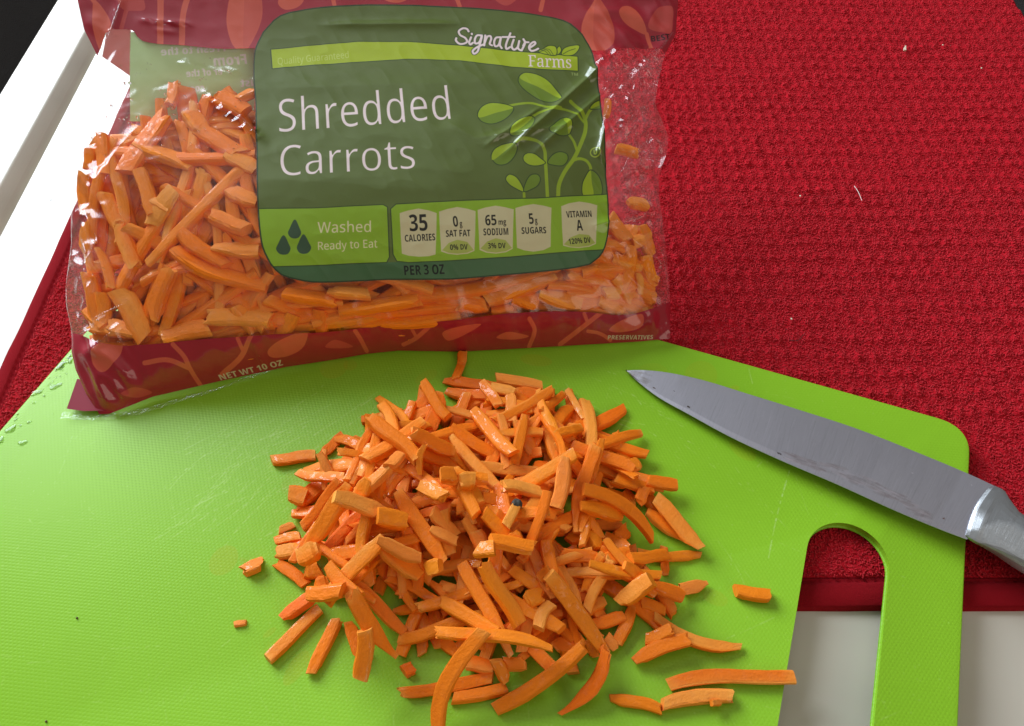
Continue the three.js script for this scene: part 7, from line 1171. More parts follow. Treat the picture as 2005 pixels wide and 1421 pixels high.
shred("deeper long yellow-orange carrot shred rising rightward inside bag, under label's middle", [84.3, 7.5, 1.1], [122, 22, 6.5], 3.9, 2.9, 'y');
shred("right-hand deeper long orange carrot shred falling rightward inside bag's right end, low down", [170.6, 17.2, 1.2], [150, 43.8, 0.9], 4.7, 3.4, 'o');
shred("second-from-left deeper long orange carrot shred pointing toward bag inside bag, middle left", [40, 29.9, 9], [40.3, 81.7, 2], 4, 3, 'o');
shred("right-hand deeper medium orange carrot shred lying level inside bag, lower just left of label", [35, 9.8, 3], [63.4, 11.6, 5.8], 3.7, 2.8, 'o');
shred("right-hand deeper long pale carrot shred lying level inside bag, upper left", [18, 78, 0.3], [68.3, 80.9, 0], 3, 2.3, 'p');
shred("right-hand deeper long yellow-orange carrot shred lying level inside bag, upper left", [20.2, 77.4, 0.3], [57.9, 81.6, -2.9], 3.3, 2.5, 'y');
shred("rightmost deeper long orange carrot shred falling rightward inside bag, under label's right half", [161, 7.9, 3.2], [149.3, 40.1, 10], 3.2, 2.4, 'o');
shred("right-hand deeper medium orange carrot shred rising rightward inside bag, under label's middle", [99.8, 7.5, 3.1], [126.5, 16.4, 1.6], 7.5, 3.4, 'o');
shred("deeper medium pale carrot shred falling rightward inside bag, lower just left of label", [69.5, 7.5, 2.5], [44.6, 25.7, 7], 3, 2.3, 'p');
shred("left-hand deeper long pale carrot shred lying level inside bag, upper left", [20.9, 77.8, 0.3], [53.7, 82.3, 0.3], 4.1, 3.1, 'p');
shred("leftmost deeper long orange carrot shred rising rightward inside bag, lower just left of label", [26, 33.8, 7.4], [70.2, 41.3, 11.5], 3.4, 2.6, 'o');
shred("rightmost deeper medium orange carrot shred lying level inside bag's right end, low down", [148.5, 16.9, 6.5], [175.1, 10.1, 1.1], 3.7, 2.8, 'o');
shred("deeper medium pale carrot shred rising rightward inside bag, under label's right half", [135.1, 16.2, 6.4], [165.5, 23.7, 2.4], 3.2, 2.4, 'p');
shred("rightmost deeper long orange carrot shred rising rightward inside bag, under label's left half", [47.8, 15.1, 1.8], [97.2, 27.9, 4.4], 4.7, 3.4, 'o');
shred("second-from-left deeper long orange carrot shred rising rightward inside bag, lower left", [13, 9.5, 1.4], [58.5, 30.7, 10.6], 4.3, 3.2, 'o');
shred("fourth-from-left deeper medium orange carrot shred lying level inside bag, under label's right half", [119.9, 7.5, 3.3], [146.4, 7.5, 1.8], 3.6, 2.7, 'o');
shred("third-from-left deeper long orange carrot shred lying level inside bag, under label's right half", [138.8, 27.3, 1.8], [172.4, 34.1, 1], 7.5, 3.4, 'o');
shred("third-from-left deeper medium orange carrot shred rising rightward inside bag, lower left", [10.7, 34.2, 0.9], [40.4, 36, 2.8], 3.3, 2.5, 'o');
shred("second-from-left deeper long orange carrot shred falling rightward inside bag, middle just left of label", [64.8, 33.2, 12.4], [34.8, 60.7, 7.5], 3.6, 2.7, 'o');
shred("right-hand deeper long orange carrot shred lying level inside bag, lower just left of label", [38.1, 12.9, 5.2], [70.9, 9.8, 5.8], 4.6, 3.4, 'o');
shred("left-hand deeper medium orange carrot shred pointing toward bag inside bag, middle just left of label", [59, 25.3, 7.5], [52.9, 51.6, 6.5], 3.3, 2.5, 'o');
shred("left-hand deeper medium dark orange carrot shred rising rightward inside bag's right end, low down", [148.1, 7.5, 2.6], [176.6, 21.9, 0.6], 3.1, 2.3, 'd');
shred("rightmost deeper long yellow-orange carrot shred falling rightward inside bag, lower left", [60.3, 13.7, 9.9], [23.6, 50.3, 6.5], 4.6, 3.4, 'y');
shred("right-hand deeper long pale carrot shred lying level inside bag, lower just left of label", [37, 7.5, 3.1], [74, 7.8, 5.1], 3.2, 2.4, 'p');
shred("deeper long orange carrot shred lying level inside bag, middle just left of label", [71.1, 61.9, 5.4], [24.7, 65.7, 0.6], 4, 3, 'o');
shred("right-hand deeper long yellow-orange carrot shred rising rightward inside bag, lower just left of label", [25.6, 31.4, -0.9], [73.5, 38, 3.4], 7.5, 3.4, 'y');
shred("fifth-from-left deeper long orange carrot shred lying level inside bag, under label's right half", [175.9, 29.8, 2.2], [136.5, 33.3, 11], 3.4, 2.6, 'o');
shred("leftmost deeper long orange carrot shred lying level inside bag, under label's right half", [113.5, 8.1, 4.2], [145.6, 7.5, 2.3], 4.3, 3.2, 'o');
shred("deeper medium orange carrot shred pointing toward bag inside bag, lower just left of label", [39.3, 19.1, 5.5], [51.2, 45.8, 7.1], 3.5, 2.6, 'o');
shred("deeper medium yellow-orange carrot shred pointing toward bag inside bag, upper just left of label", [48.3, 54.4, 2.5], [57, 80.9, -2.9], 4.2, 3.1, 'y');
shred("leftmost deeper long orange carrot shred falling rightward inside bag, under label's left half", [68.1, 39.1, 11.2], [57.8, 74.2, 5.3], 4.1, 3.1, 'o');
shred("deeper medium pale carrot shred lying level inside bag's right end, low down", [145.7, 16.3, 6.1], [176.1, 14.2, 1], 4.3, 3.2, 'p');
shred("left-hand deeper medium orange carrot shred rising rightward inside bag, under label's middle", [78.8, 8.6, 2.8], [102.8, 19.9, 7.6], 4.3, 3.2, 'o');
shred("deeper long orange carrot shred falling rightward inside bag, middle left", [47.2, 34.4, 3.8], [27.7, 69.7, -2.6], 4, 3, 'o');
shred("right-hand deeper long yellow-orange carrot shred falling rightward inside bag, middle just left of label", [71.4, 37.1, 3.4], [52.9, 67.1, -1.2], 7.5, 3.4, 'y');
shred("right-hand deeper medium orange carrot shred lying level inside bag, lower left", [22.3, 14, 2.8], [51.4, 9.4, 3.6], 4.2, 3.1, 'o');
shred("rightmost deeper medium orange carrot shred lying level inside bag, under label's right half", [143.2, 24.9, 6.7], [170.9, 27, 0.8], 3.1, 2.3, 'o');
shred("deeper medium orange carrot shred pointing toward bag inside bag, upper left", [32, 58.2, -0.4], [28.8, 85.2, 0.2], 4.4, 3.3, 'o');
shred("eleventh-from-left deeper long orange carrot shred lying level inside bag, under label's middle", [96.4, 26, 12], [132, 27.6, 11.2], 3.5, 2.6, 'o');
shred("deeper long pale carrot shred lying level inside bag, under label's right half", [125.7, 18.8, 8.1], [172.4, 7.8, 1.3], 4, 3, 'p');
shred("deeper medium orange carrot shred pointing toward bag inside bag, under label's left half", [78, 9.3, 3.1], [74.4, 40.5, 8.2], 4.4, 3.3, 'o');
shred("leftmost deeper medium orange carrot shred lying level inside bag's right end, low down", [141.8, 7.5, 2.7], [171.4, 12, 1.4], 3.2, 2.4, 'o');
shred("deeper long dark orange carrot shred pointing toward bag inside bag, under label's right half", [128, 10.1, 6.6], [135.4, 44.9, 10.5], 3.4, 2.6, 'd');
shred("eighth-from-left deeper long orange carrot shred lying level inside bag, under label's middle", [85.2, 16.3, 2.1], [131.5, 9.3, -2.3], 7.5, 3.4, 'o');
shred("rightmost deeper long orange carrot shred rising rightward inside bag, lower left", [26.9, 12.5, 0.7], [50.5, 35.9, 7], 4.2, 3.1, 'o');
shred("rightmost deeper long orange carrot shred pointing toward bag inside bag, middle left", [35.7, 26, 2.6], [46.8, 76.3, -1.8], 3.2, 2.4, 'o');
shred("deeper medium yellow-orange carrot shred lying level inside bag's right end, low down", [176.7, 22.6, 1.7], [148.5, 23, 9.3], 4, 3, 'y');
shred("deeper medium pale carrot shred lying level inside bag, under label's right half", [140.7, 12.3, 4.5], [168.3, 12.8, -0.1], 4.3, 3.3, 'p');
shred("second-from-left deeper long orange carrot shred rising rightward inside bag, under label's middle", [80.1, 18.5, 6.9], [122.2, 31.1, 7.5], 3.1, 2.3, 'o');
shred("leftmost deeper medium dark orange carrot shred rising rightward inside bag, under label's right half", [137.7, 7.5, 2.8], [153.8, 34.4, 1.5], 3.3, 2.5, 'd');
shred("left-hand deeper long yellow-orange carrot shred pointing toward bag inside bag, lower left", [21.5, 10.8, 2.9], [40.9, 59, 7.7], 3.2, 2.4, 'y');
shred("fifth-from-left deeper medium orange carrot shred lying level inside bag's right end, low down", [144.5, 14.1, 6.1], [175.9, 12.3, 1], 4.7, 3.4, 'o');
shred("leftmost deeper medium orange carrot shred lying level inside bag, under label's right half", [109.8, 16.5, 2.1], [139.4, 20.8, 1.4], 7.5, 3.4, 'o');
shred("leftmost deeper long orange carrot shred rising rightward inside bag, under label's right half", [124.3, 16.9, 2.4], [163, 31.5, -1.4], 3.8, 2.9, 'o');
shred("third-from-left deeper long orange carrot shred falling rightward inside bag, under label's right half", [161.1, 7.5, 2.9], [142.3, 37, 10.8], 3.4, 2.6, 'o');
shred("seventh-from-left deeper long orange carrot shred lying level inside bag, under label's middle", [79.2, 14, 9], [121.7, 14.3, 8.7], 4, 3, 'o');
shred("second-from-left deeper medium orange carrot shred falling rightward inside bag's right end, low down", [168.8, 12.6, 1.6], [148.6, 31.5, 5.4], 4.4, 3.3, 'o');
shred("deeper medium pale carrot shred pointing toward bag inside bag, under label's left half", [75.2, 10.2, -0.3], [69.2, 38.6, 4.3], 4.1, 3.1, 'p');
shred("rightmost deeper medium orange carrot shred rising rightward inside bag, lower left", [28.2, 34.3, 7.4], [55.1, 39, 10.6], 3.3, 2.5, 'o');
shred("third-from-left deeper medium orange carrot shred lying level inside bag, under label's right half", [116.8, 7.5, 3.5], [145.7, 7.5, 2.1], 3.6, 2.7, 'o');
shred("leftmost deeper long yellow-orange carrot shred falling rightward inside bag, lower left", [38.1, 8.5, 1], [28.3, 44.6, 4.2], 3.5, 2.6, 'y');
shred("third-from-left deeper long orange carrot shred rising rightward inside bag, under label's right half", [141.4, 11.1, -2.1], [169.8, 31.3, 1.1], 7.5, 3.4, 'o');
shred("right-hand deeper medium orange carrot shred pointing toward bag inside bag, middle far left", [21.5, 45.3, 6.5], [18.5, 75.4, 2.1], 3.4, 2.5, 'o');
shred("sixth-from-left deeper long orange carrot shred lying level inside bag, under label's middle", [80.9, 7.5, 4], [116.5, 7.5, 3.9], 4.3, 3.2, 'o');
shred("fourth-from-left deeper long orange carrot shred falling rightward inside bag, under label's right half", [173.4, 25.2, -0.4], [135.3, 49.5, 7.1], 3.9, 2.9, 'o');
shred("deeper medium pale carrot shred pointing toward bag inside bag, middle just left of label", [55.9, 39.6, 3.2], [64, 70.3, -1.1], 4.6, 3.4, 'p');
shred("fifth-from-left deeper medium orange carrot shred falling rightward inside bag's right end, low down", [167.4, 13.1, 3.4], [159, 38.7, 7.1], 4.2, 3.1, 'o');
shred("deeper medium yellow-orange carrot shred lying level inside bag, under label's left half", [55.2, 14.9, 8.4], [81.6, 15.7, 9.2], 4.5, 3.4, 'y');
shred("leftmost deeper long orange carrot shred rising rightward inside bag, under label's left half", [43, 14.4, 4.2], [76.9, 21.4, 6.9], 3, 2.3, 'o');
shred("deeper medium yellow-orange carrot shred rising rightward inside bag, middle left", [23.3, 52.4, -1.5], [51.5, 66.5, 0], 4.7, 3.4, 'y');
shred("right-hand deeper long yellow-orange carrot shred falling rightward inside bag, under label's left half", [81.3, 34.8, 3.5], [50.3, 56.5, 0.8], 7.5, 3.4, 'y');
shred("deeper medium yellow-orange carrot shred lying level inside bag, under label's right half", [142.8, 15.8, 7], [169.6, 12, 0], 4.2, 3.1, 'y');
shred("left-hand deeper medium yellow-orange carrot shred lying level inside bag, lower just left of label", [57.5, 7.5, 0.6], [32.5, 19.5, 3.5], 4.2, 3.1, 'y');
shred("deeper long orange carrot shred pointing toward bag inside bag, lower left", [20.5, 23.4, -2.3], [20.1, 60.2, 0.7], 3.8, 2.8, 'o');
shred("right-hand deeper long pale carrot shred falling rightward inside bag, under label's middle", [110.5, 7.5, 6], [89.3, 32.7, 12.3], 3.8, 2.9, 'p');
shred("fourth-from-left deeper medium orange carrot shred rising rightward inside bag, lower left", [10.9, 11.6, 1.2], [39.5, 15.2, 6.9], 3.3, 2.5, 'o');
shred("deeper medium pale carrot shred falling rightward inside bag's right end, low down", [168, 7.5, 1.6], [157.4, 36.2, 3.7], 4.5, 3.4, 'p');
shred("deeper medium yellow-orange carrot shred pointing toward bag inside bag, lower just left of label", [49.3, 10.6, -1.6], [46.1, 38.4, 2.4], 4.3, 3.2, 'y');
shred("left-hand deeper long pale carrot shred pointing toward bag inside bag, middle just left of label", [48, 16.6, 9.7], [46.4, 64.2, 7.6], 3.1, 2.3, 'p');
shred("second-from-left deeper long orange carrot shred lying level inside bag, under label's right half", [124.1, 16.8, 1.8], [168.1, 9.9, 1.7], 7.5, 3.4, 'o');
shred("left-hand deeper medium orange carrot shred falling rightward inside bag, under label's left half", [68.4, 7.5, 1.5], [60.9, 37.9, 7.5], 3.1, 2.3, 'o');
shred("left-hand deeper medium yellow-orange carrot shred pointing toward bag inside bag's right end, low down", [160.9, 8.1, 2.1], [156.1, 39.2, 0.7], 3.6, 2.7, 'y');
shred("deeper long dark orange carrot shred lying level inside bag, upper left", [61.3, 66.2, 7.9], [15.8, 74.3, 1.2], 4.4, 3.3, 'd');
shred("left-hand deeper medium orange carrot shred lying level inside bag, lower just left of label", [28.1, 8.8, 1.4], [56.5, 10, 4.7], 4.6, 3.4, 'o');
shred("leftmost deeper long orange carrot shred pointing toward bag inside bag, middle left", [22.6, 44.6, 2.1], [21, 78.2, 0.3], 3.4, 2.6, 'o');
shred("deeper long yellow-orange carrot shred pointing toward bag inside bag, under label's left half", [80.7, 7.5, -1], [84.1, 43, 5.2], 3.3, 2.5, 'y');
shred("fourth-from-left deeper medium orange carrot shred falling rightward inside bag's right end, low down", [170.4, 10.9, 1.5], [152.4, 31.1, 8.9], 4.3, 3.2, 'o');
shred("left-hand deeper medium orange carrot shred lying level inside bag, lower left", [9, 13, 1.1], [36, 12, 4.6], 4.2, 3.2, 'o');
shred("leftmost deeper long yellow-orange carrot shred lying level inside bag, under label's left half", [91.7, 45.6, 3.3], [42.3, 61.5, -0.9], 7.5, 3.4, 'y');
shred("deeper medium yellow-orange carrot shred lying level inside bag, upper left", [51.4, 70, -0.6], [24.5, 80.9, 0.3], 4.4, 3.3, 'y');
shred("right-hand deeper long orange carrot shred pointing toward bag inside bag, lower far left", [13.7, 7.5, 1.3], [8.9, 45.5, 0.9], 3.5, 2.6, 'o');
shred("deeper long orange carrot shred lying level inside bag's right end, low down", [140.5, 7.5, 2.6], [175.6, 9.1, 1], 4.1, 3.1, 'o');
shred("fourth-from-left deeper long orange carrot shred rising rightward inside bag, under label's left half", [53.5, 7.9, 1.7], [79.4, 29.2, 8.1], 4.7, 3.4, 'o');
shred("deeper long orange carrot shred lying level inside bag, under label's left half", [84.2, 32.2, 3.8], [44.9, 49, 1.6], 4.3, 3.2, 'o');
shred("deeper long orange carrot shred falling rightward inside bag, lower just left of label", [61.7, 7.5, 4.8], [39.2, 34, 9.2], 3.3, 2.5, 'o');
shred("right-hand deeper long pale carrot shred lying level inside bag, under label's middle", [76.9, 9.8, 5.2], [111.1, 7.8, 3.9], 4, 3, 'p');
shred("fourth-from-left deeper long orange carrot shred lying level inside bag, under label's right half", [139.1, 24.4, 5.8], [171.1, 26.7, -0.5], 3.5, 2.6, 'o');
shred("rightmost deeper long orange carrot shred falling rightward inside bag, middle just left of label", [71.7, 41.2, 3.4], [49.8, 78, -4], 7.5, 3.4, 'o');
shred("rightmost deeper long orange carrot shred lying level inside bag, under label's middle", [99.9, 16, 10.3], [147.5, 23.6, 8.8], 4.6, 3.4, 'o');
shred("deeper long yellow-orange carrot shred rising rightward inside bag, under label's left half", [63.1, 9.6, 4.6], [108.4, 20.2, 9], 3, 2.3, 'y');
shred("deeper long orange carrot shred rising rightward inside bag, middle just left of label", [36.3, 40.7, 5], [81.1, 64.1, 4.5], 3.8, 2.9, 'o');
shred("deeper medium yellow-orange carrot shred rising rightward inside bag, under label's right half", [144.7, 12.5, -0.6], [168, 29.7, -2.2], 3.2, 2.4, 'y');
shred("deeper medium orange carrot shred pointing toward bag inside bag's right end, low down", [162.4, 7.5, 1.7], [158.8, 34.7, 7.1], 4, 3, 'o');
shred("tenth-from-left deeper long orange carrot shred lying level inside bag, under label's middle", [95.2, 10.7, 5.7], [129.7, 16.4, 8.1], 3.9, 3, 'o');
shred("deeper medium dark orange carrot shred pointing toward bag inside bag, upper left", [44.3, 61.7, 3.9], [47.3, 89.6, 0.2], 4.5, 3.3, 'd');
shred("deeper long pale carrot shred rising rightward inside bag, lower left", [23.3, 8, 2], [49.5, 33.1, 2.5], 4.2, 3.2, 'p');
shred("second-from-left deeper medium orange carrot shred rising rightward inside bag's right end, low down", [151.7, 15.9, -0.9], [171.9, 35.7, 1], 7.5, 3.4, 'o');
shred("leftmost deeper long yellow-orange carrot shred rising rightward inside bag, under label's right half", [105.3, 8.4, 5.1], [153.6, 20.1, 6.6], 3.7, 2.8, 'y');
shred("deeper long orange carrot shred falling rightward inside bag, under label's middle", [126.8, 7.5, 1.4], [101.7, 27.3, 7.8], 3.4, 2.5, 'o');
shred("second-from-left deeper long orange carrot shred falling rightward inside bag, under label's left half", [83.1, 45.5, 4.8], [50.2, 68.8, -0.2], 4.2, 3.2, 'o');
shred("second-from-left deeper long yellow-orange carrot shred rising rightward inside bag, middle left", [28.3, 37.8, 8.7], [58.5, 64, 8.9], 3.7, 2.7, 'y');
shred("third-from-left deeper medium orange carrot shred lying level inside bag's right end, low down", [144.9, 12, 5.2], [173.8, 17.3, 1.1], 4.1, 3.1, 'o');
shred("rightmost deeper long orange carrot shred rising rightward inside bag, under label's middle", [103.7, 16.6, 6.7], [144.2, 29.7, 5.9], 4.3, 3.3, 'o');
shred("deeper long pale carrot shred falling rightward inside bag, under label's left half", [103.8, 8.2, -1.3], [70, 34.8, 4.3], 3.5, 2.6, 'p');
shred("left-hand deeper long pale carrot shred lying level inside bag, under label's middle", [108.6, 19.5, 10.4], [69.9, 32.8, 11.1], 3.9, 2.9, 'p');
shred("right-hand deeper medium yellow-orange carrot shred lying level inside bag, under label's middle", [102.3, 10.3, -1.1], [133.2, 7.5, 2.9], 7.5, 3.4, 'y');
shred("rightmost deeper medium orange carrot shred falling rightward inside bag's right end, low down", [175.9, 12.1, 1], [163, 36.8, 2.9], 3.6, 2.7, 'o');
shred("deeper long pale carrot shred pointing toward bag inside bag, upper just left of label", [56, 41, 4.4], [65, 88.5, 0.2], 3, 2.3, 'p');
shred("third-from-left deeper long orange carrot shred falling rightward inside bag, middle just left of label", [66.7, 29.8, 11.6], [43.6, 72.6, 5.4], 3.9, 2.9, 'o');
shred("rightmost deeper long orange carrot shred lying level inside bag, lower left", [19, 20.1, 4.4], [54, 11.3, 6.3], 3.4, 2.6, 'o');
shred("left-hand deeper long yellow-orange carrot shred falling rightward inside bag, under label's left half", [87.7, 60.7, 5.3], [44.7, 80.8, -0.8], 4.4, 3.3, 'y');
shred("rightmost deeper long orange carrot shred rising rightward inside bag, under label's right half", [141.3, 11.3, -0.8], [172.4, 35, 1], 3.8, 2.8, 'o');
shred("deeper medium pale carrot shred rising rightward inside bag, lower just left of label", [48, 7.5, 4.8], [62.5, 29.6, 11.5], 3.4, 2.5, 'p');
shred("left-hand deeper long yellow-orange carrot shred rising rightward inside bag, lower just left of label", [23, 13.2, 3.3], [65.7, 17, 8.5], 4.6, 3.4, 'y');
shred("left-hand deeper long yellow-orange carrot shred lying level inside bag, upper left", [52.6, 61.3, 0], [12.5, 77.2, 0.3], 7.5, 3.4, 'y');
shred("left-hand deeper medium yellow-orange carrot shred lying level inside bag, under label's middle", [80, 7.7, -1.5], [110.5, 8.3, -1.1], 4.6, 3.4, 'y');
shred("leftmost deeper long dark orange carrot shred falling rightward inside bag, under label's right half", [169.1, 27, 4.2], [141.4, 44.1, 9.9], 3.2, 2.4, 'd');
shred("right-hand deeper medium orange carrot shred rising rightward inside bag, lower just left of label", [38.6, 7.5, 1.8], [67.1, 11.4, 5.5], 4.1, 3.1, 'o');
shred("left-hand deeper long orange carrot shred pointing toward bag inside bag, lower far left", [13.1, 8.5, 1.4], [8.6, 39.1, 0.8], 4.2, 3.2, 'o');
shred("deeper medium yellow-orange carrot shred pointing toward bag inside bag, under label's left half", [54.3, 8.7, -2], [66.6, 33.7, 3.8], 3.2, 2.4, 'y');
shred("right-hand deeper medium orange carrot shred falling rightward inside bag, under label's left half", [83.3, 7.5, 5.4], [60.8, 21.4, 10.6], 3.7, 2.8, 'o');
shred("leftmost deeper medium orange carrot shred rising rightward inside bag's right end, low down", [147.1, 7.5, 1.7], [171.3, 15.7, 0.6], 4.6, 3.4, 'o');
shred("second-from-left deeper long yellow-orange carrot shred falling rightward inside bag, lower left", [47.7, 14.9, 4.3], [35.4, 52.2, 3.4], 4.5, 3.4, 'y');
shred("deeper medium orange carrot shred rising rightward inside bag, middle just left of label", [50.7, 33, 2.5], [67.3, 54.2, 2], 7.5, 3.4, 'o');
shred("deeper medium orange carrot shred rising rightward inside bag, under label's right half", [113.4, 10.7, 7.4], [135.1, 30.6, 10.7], 3.3, 2.5, 'o');
shred("right-hand deeper medium orange carrot shred lying level inside bag, under label's middle", [105.3, 16.6, 9.1], [131.2, 14.5, 7.9], 3, 2.3, 'o');
shred("deeper medium yellow-orange carrot shred rising rightward inside bag's right end, low down", [148.5, 10.9, 2.2], [172, 25, 0.1], 3.6, 2.7, 'y');
shred("second-from-left deeper long orange carrot shred lying level inside bag, lower left", [54.6, 36.6, 2.9], [11.2, 42.2, 0.9], 4.4, 3.3, 'o');
shred("deeper long yellow-orange carrot shred falling rightward inside bag, lower just left of label", [63, 7.5, 4.9], [50, 44, 10.1], 4.4, 3.3, 'y');
shred("fifth-from-left deeper long orange carrot shred lying level inside bag, under label's middle", [72.8, 13.8, 8.7], [121.9, 17.3, 9.2], 4.5, 3.3, 'o');
shred("left-hand deeper long orange carrot shred pointing toward bag inside bag, under label's right half", [125.5, 7.5, 0.5], [133.7, 42.5, 6.1], 4.1, 3, 'o');
shred("deeper medium dark orange carrot shred pointing toward bag inside bag's right end, low down", [161.7, 7.5, 2], [161.5, 36.3, -0.9], 3.7, 2.8, 'd');
shred("left-hand deeper long pale carrot shred falling rightward inside bag, under label's middle", [109.5, 7.5, 3.1], [67.1, 26, 3], 7.5, 3.4, 'p');
shred("leftmost deeper long orange carrot shred lying level inside bag, lower left", [8, 20.3, -0.5], [42.4, 8, 2.8], 4.6, 3.4, 'o');
shred("seventh-from-left deeper medium orange carrot shred falling rightward inside bag's right end, low down", [171.2, 7.5, 1.4], [159.7, 36.6, 3.1], 4.6, 3.4, 'o');
shred("second-from-left deeper long orange carrot shred rising rightward inside bag, under label's right half", [130.5, 9.4, -0.9], [171.6, 32.8, 1], 4.2, 3.2, 'o');
shred("left-hand deeper medium yellow-orange carrot shred falling rightward inside bag's right end, low down", [172.6, 16.1, 2.9], [148.6, 26.8, 9.5], 4.1, 3.1, 'y');
shred("deeper long pale carrot shred rising rightward inside bag, under label's right half", [118.1, 7.5, 3.9], [164.5, 21.7, 4], 4, 3, 'p');
shred("deeper long orange carrot shred rising rightward inside bag, upper left", [15.5, 60.6, -1.7], [45.5, 78.9, -0.3], 3, 2.3, 'o');
shred("deeper long dark orange carrot shred rising rightward inside bag, lower left", [11.3, 27.7, 0.9], [42.6, 50.9, 1.7], 3.6, 2.7, 'd');
shred("ninth-from-left deeper long orange carrot shred lying level inside bag, under label's middle", [89.1, 7.5, 5.8], [134.7, 9.6, 6.2], 3.7, 2.7, 'o');
shred("second-from-left deeper medium orange carrot shred lying level inside bag's right end, low down", [143.7, 11.1, -2.3], [173.5, 10.1, 1.3], 7.5, 3.4, 'o');
shred("rightmost deeper long yellow-orange carrot shred rising rightward inside bag, middle left", [34.3, 32.7, 4.9], [53.7, 60.2, 4.6], 4.5, 3.4, 'y');
shred("deeper medium dark orange carrot shred falling rightward inside bag, under label's right half", [163.7, 7.5, 1.9], [148.9, 31.3, 1.3], 4, 3, 'd');
shred("deeper long dark orange carrot shred pointing toward bag inside bag, middle left", [32.8, 37.1, 9], [45.4, 86.8, 2], 3.9, 2.9, 'd');
shred("third-from-left deeper long yellow-orange carrot shred lying level inside bag, under label's left half", [63.9, 14.8, 7.7], [100.5, 14.7, 8], 3.5, 2.7, 'y');
shred("sixth-from-left deeper medium orange carrot shred lying level inside bag, under label's right half", [170.6, 31.1, 0.6], [144.1, 37.8, 6.5], 3.4, 2.6, 'o');
shred("deeper long yellow-orange carrot shred rising rightward inside bag, upper just left of label", [35.4, 57.1, -1], [70.3, 77, -3], 4.6, 3.4, 'y');
shred("third-from-left deeper long orange carrot shred falling rightward inside bag, under label's left half", [90.5, 7.5, 5.3], [62.2, 36, 11.2], 3.9, 2.9, 'o');
shred("deeper long yellow-orange carrot shred rising rightward inside bag, lower left", [17.6, 7.5, 1.6], [58.4, 26.7, 8.9], 4.3, 3.2, 'y');
shred("fifth-from-left deeper medium orange carrot shred lying level inside bag, under label's right half", [162.7, 19.8, -2.5], [132.7, 22.2, 2], 7.5, 3.4, 'o');
shred("rightmost deeper medium orange carrot shred rising rightward inside bag's right end, low down", [152.2, 7.5, 2.4], [175, 20.1, 0.7], 4.5, 3.4, 'o');
shred("deeper long dark orange carrot shred pointing toward bag inside bag, lower left", [18.1, 7.5, 1.6], [32, 37.5, 9.4], 3.1, 2.3, 'd');
shred("fourth-from-left deeper long orange carrot shred lying level inside bag, under label's middle", [73.4, 8.8, 4.5], [117.8, 10.6, 5.4], 3.1, 2.4, 'o');
deep([67, 11.5, 2.8], [69.1, 30.1, -6], 5.7, 2.8, 'o');
deep([28.9, 27, -1.3], [47.4, 52.9, -0], 4.1, 2.8, 'r');
deep([23.9, 17.7, -1.7], [39.6, 38, -1.8], 4.2, 2.8, 'r');
deep([124.6, 10.2, -1.6], [151.1, 12.5, 0.4], 6.2, 2.8, 'o');
deep([62.3, 55.7, -5.1], [47.5, 85.6, -1.6], 5.6, 2.8, 'o');
deep([41, 70.7, -0.9], [41.7, 93, 1.1], 6.3, 2.8, 'r');
deep([58.1, 44.9, -1.5], [51.7, 71.9, -1.9], 4.4, 2.8, 'o');
deep([74, 31.4, -8.3], [51.1, 48.2, -3.2], 5.2, 2.8, 'o');
deep([55, 51.8, -2.1], [38.4, 72.4, -2.7], 6.1, 2.8, 'd');
deep([170.7, 14.5, -1], [141.9, 32.3, 1.1], 5.7, 2.8, 'o');
deep([126.7, 17.2, 1.5], [128.8, 38.9, -2.5], 5.3, 2.8, 'r');
deep([107.4, 13.8, 2.7], [90.3, 42, -3.5], 5.7, 2.8, 'o');
deep([114.6, 13.8, 2.6], [140.8, 14.4, -0.5], 6.4, 2.8, 'o');
deep([70.9, 8.4, -0.8], [62.7, 33.2, -6.3], 5.8, 2.8, 'o');
deep([35.7, 56.1, -5.5], [51.9, 68.1, -4.5], 5.1, 2.8, 'o');
deep([48.9, 71.1, -2.3], [79, 80.2, -0.5], 5.1, 2.8, 'r');
deep([89.8, 11.3, 0.3], [70, 17.1, -0.9], 5.8, 2.8, 'o');
deep([79.2, 19.1, -0.2], [89.5, 33, -1.7], 4.2, 2.8, 'r');
deep([35.4, 8.4, -0.3], [52.1, 33.5, -2], 6.1, 2.8, 'o');
deep([46.2, 70.6, -1.2], [71.8, 71.6, -2.3], 5.7, 2.8, 'o');
deep([41, 30, -4.4], [20.3, 43.1, -2.1], 5, 2.8, 'r');
deep([129.4, 22.2, -7.2], [116.4, 31.8, -1.1], 4.8, 2.8, 'd');
deep([46.1, 49, -0.6], [76.1, 56, -0.6], 4.5, 2.8, 'r');
deep([82.2, 16.1, 0.7], [106.6, 19.5, -7.8], 5.9, 2.8, 'd');
deep([51.5, 46.4, -7.2], [80.1, 62.7, -7.3], 5.4, 2.8, 'd');
deep([48.5, 41.4, -6.8], [42.1, 66.4, 0.1], 6, 2.8, 'o');
deep([65.8, 6.8, 0.3], [95.2, 15.4, -5], 4.7, 2.8, 'o');
deep([31.1, 32.1, 1.3], [14.8, 36.5, -0.3], 4.3, 2.8, 'd');
deep([54.5, 17.6, -4.8], [74.6, 18.5, -1.1], 4, 2.8, 'o');
deep([12, 37.3, -1.5], [19.4, 58.9, -0.6], 4.8, 2.8, 'd');
deep([39, 45.2, 0.6], [43.8, 72, -1.8], 4.9, 2.8, 'o');
deep([47.4, 52, -6.2], [61.5, 75.1, 0.1], 4.4, 2.8, 'o');
deep([117.6, 11.9, 1.4], [128.1, 26.6, -5.4], 4.5, 2.8, 'o');
deep([62.9, 22.9, 1.5], [69.9, 39.1, -0.6], 6.3, 2.8, 'r');
deep([40.4, 26.7, 0.1], [61.5, 39.6, -1], 6.4, 2.8, 'd');
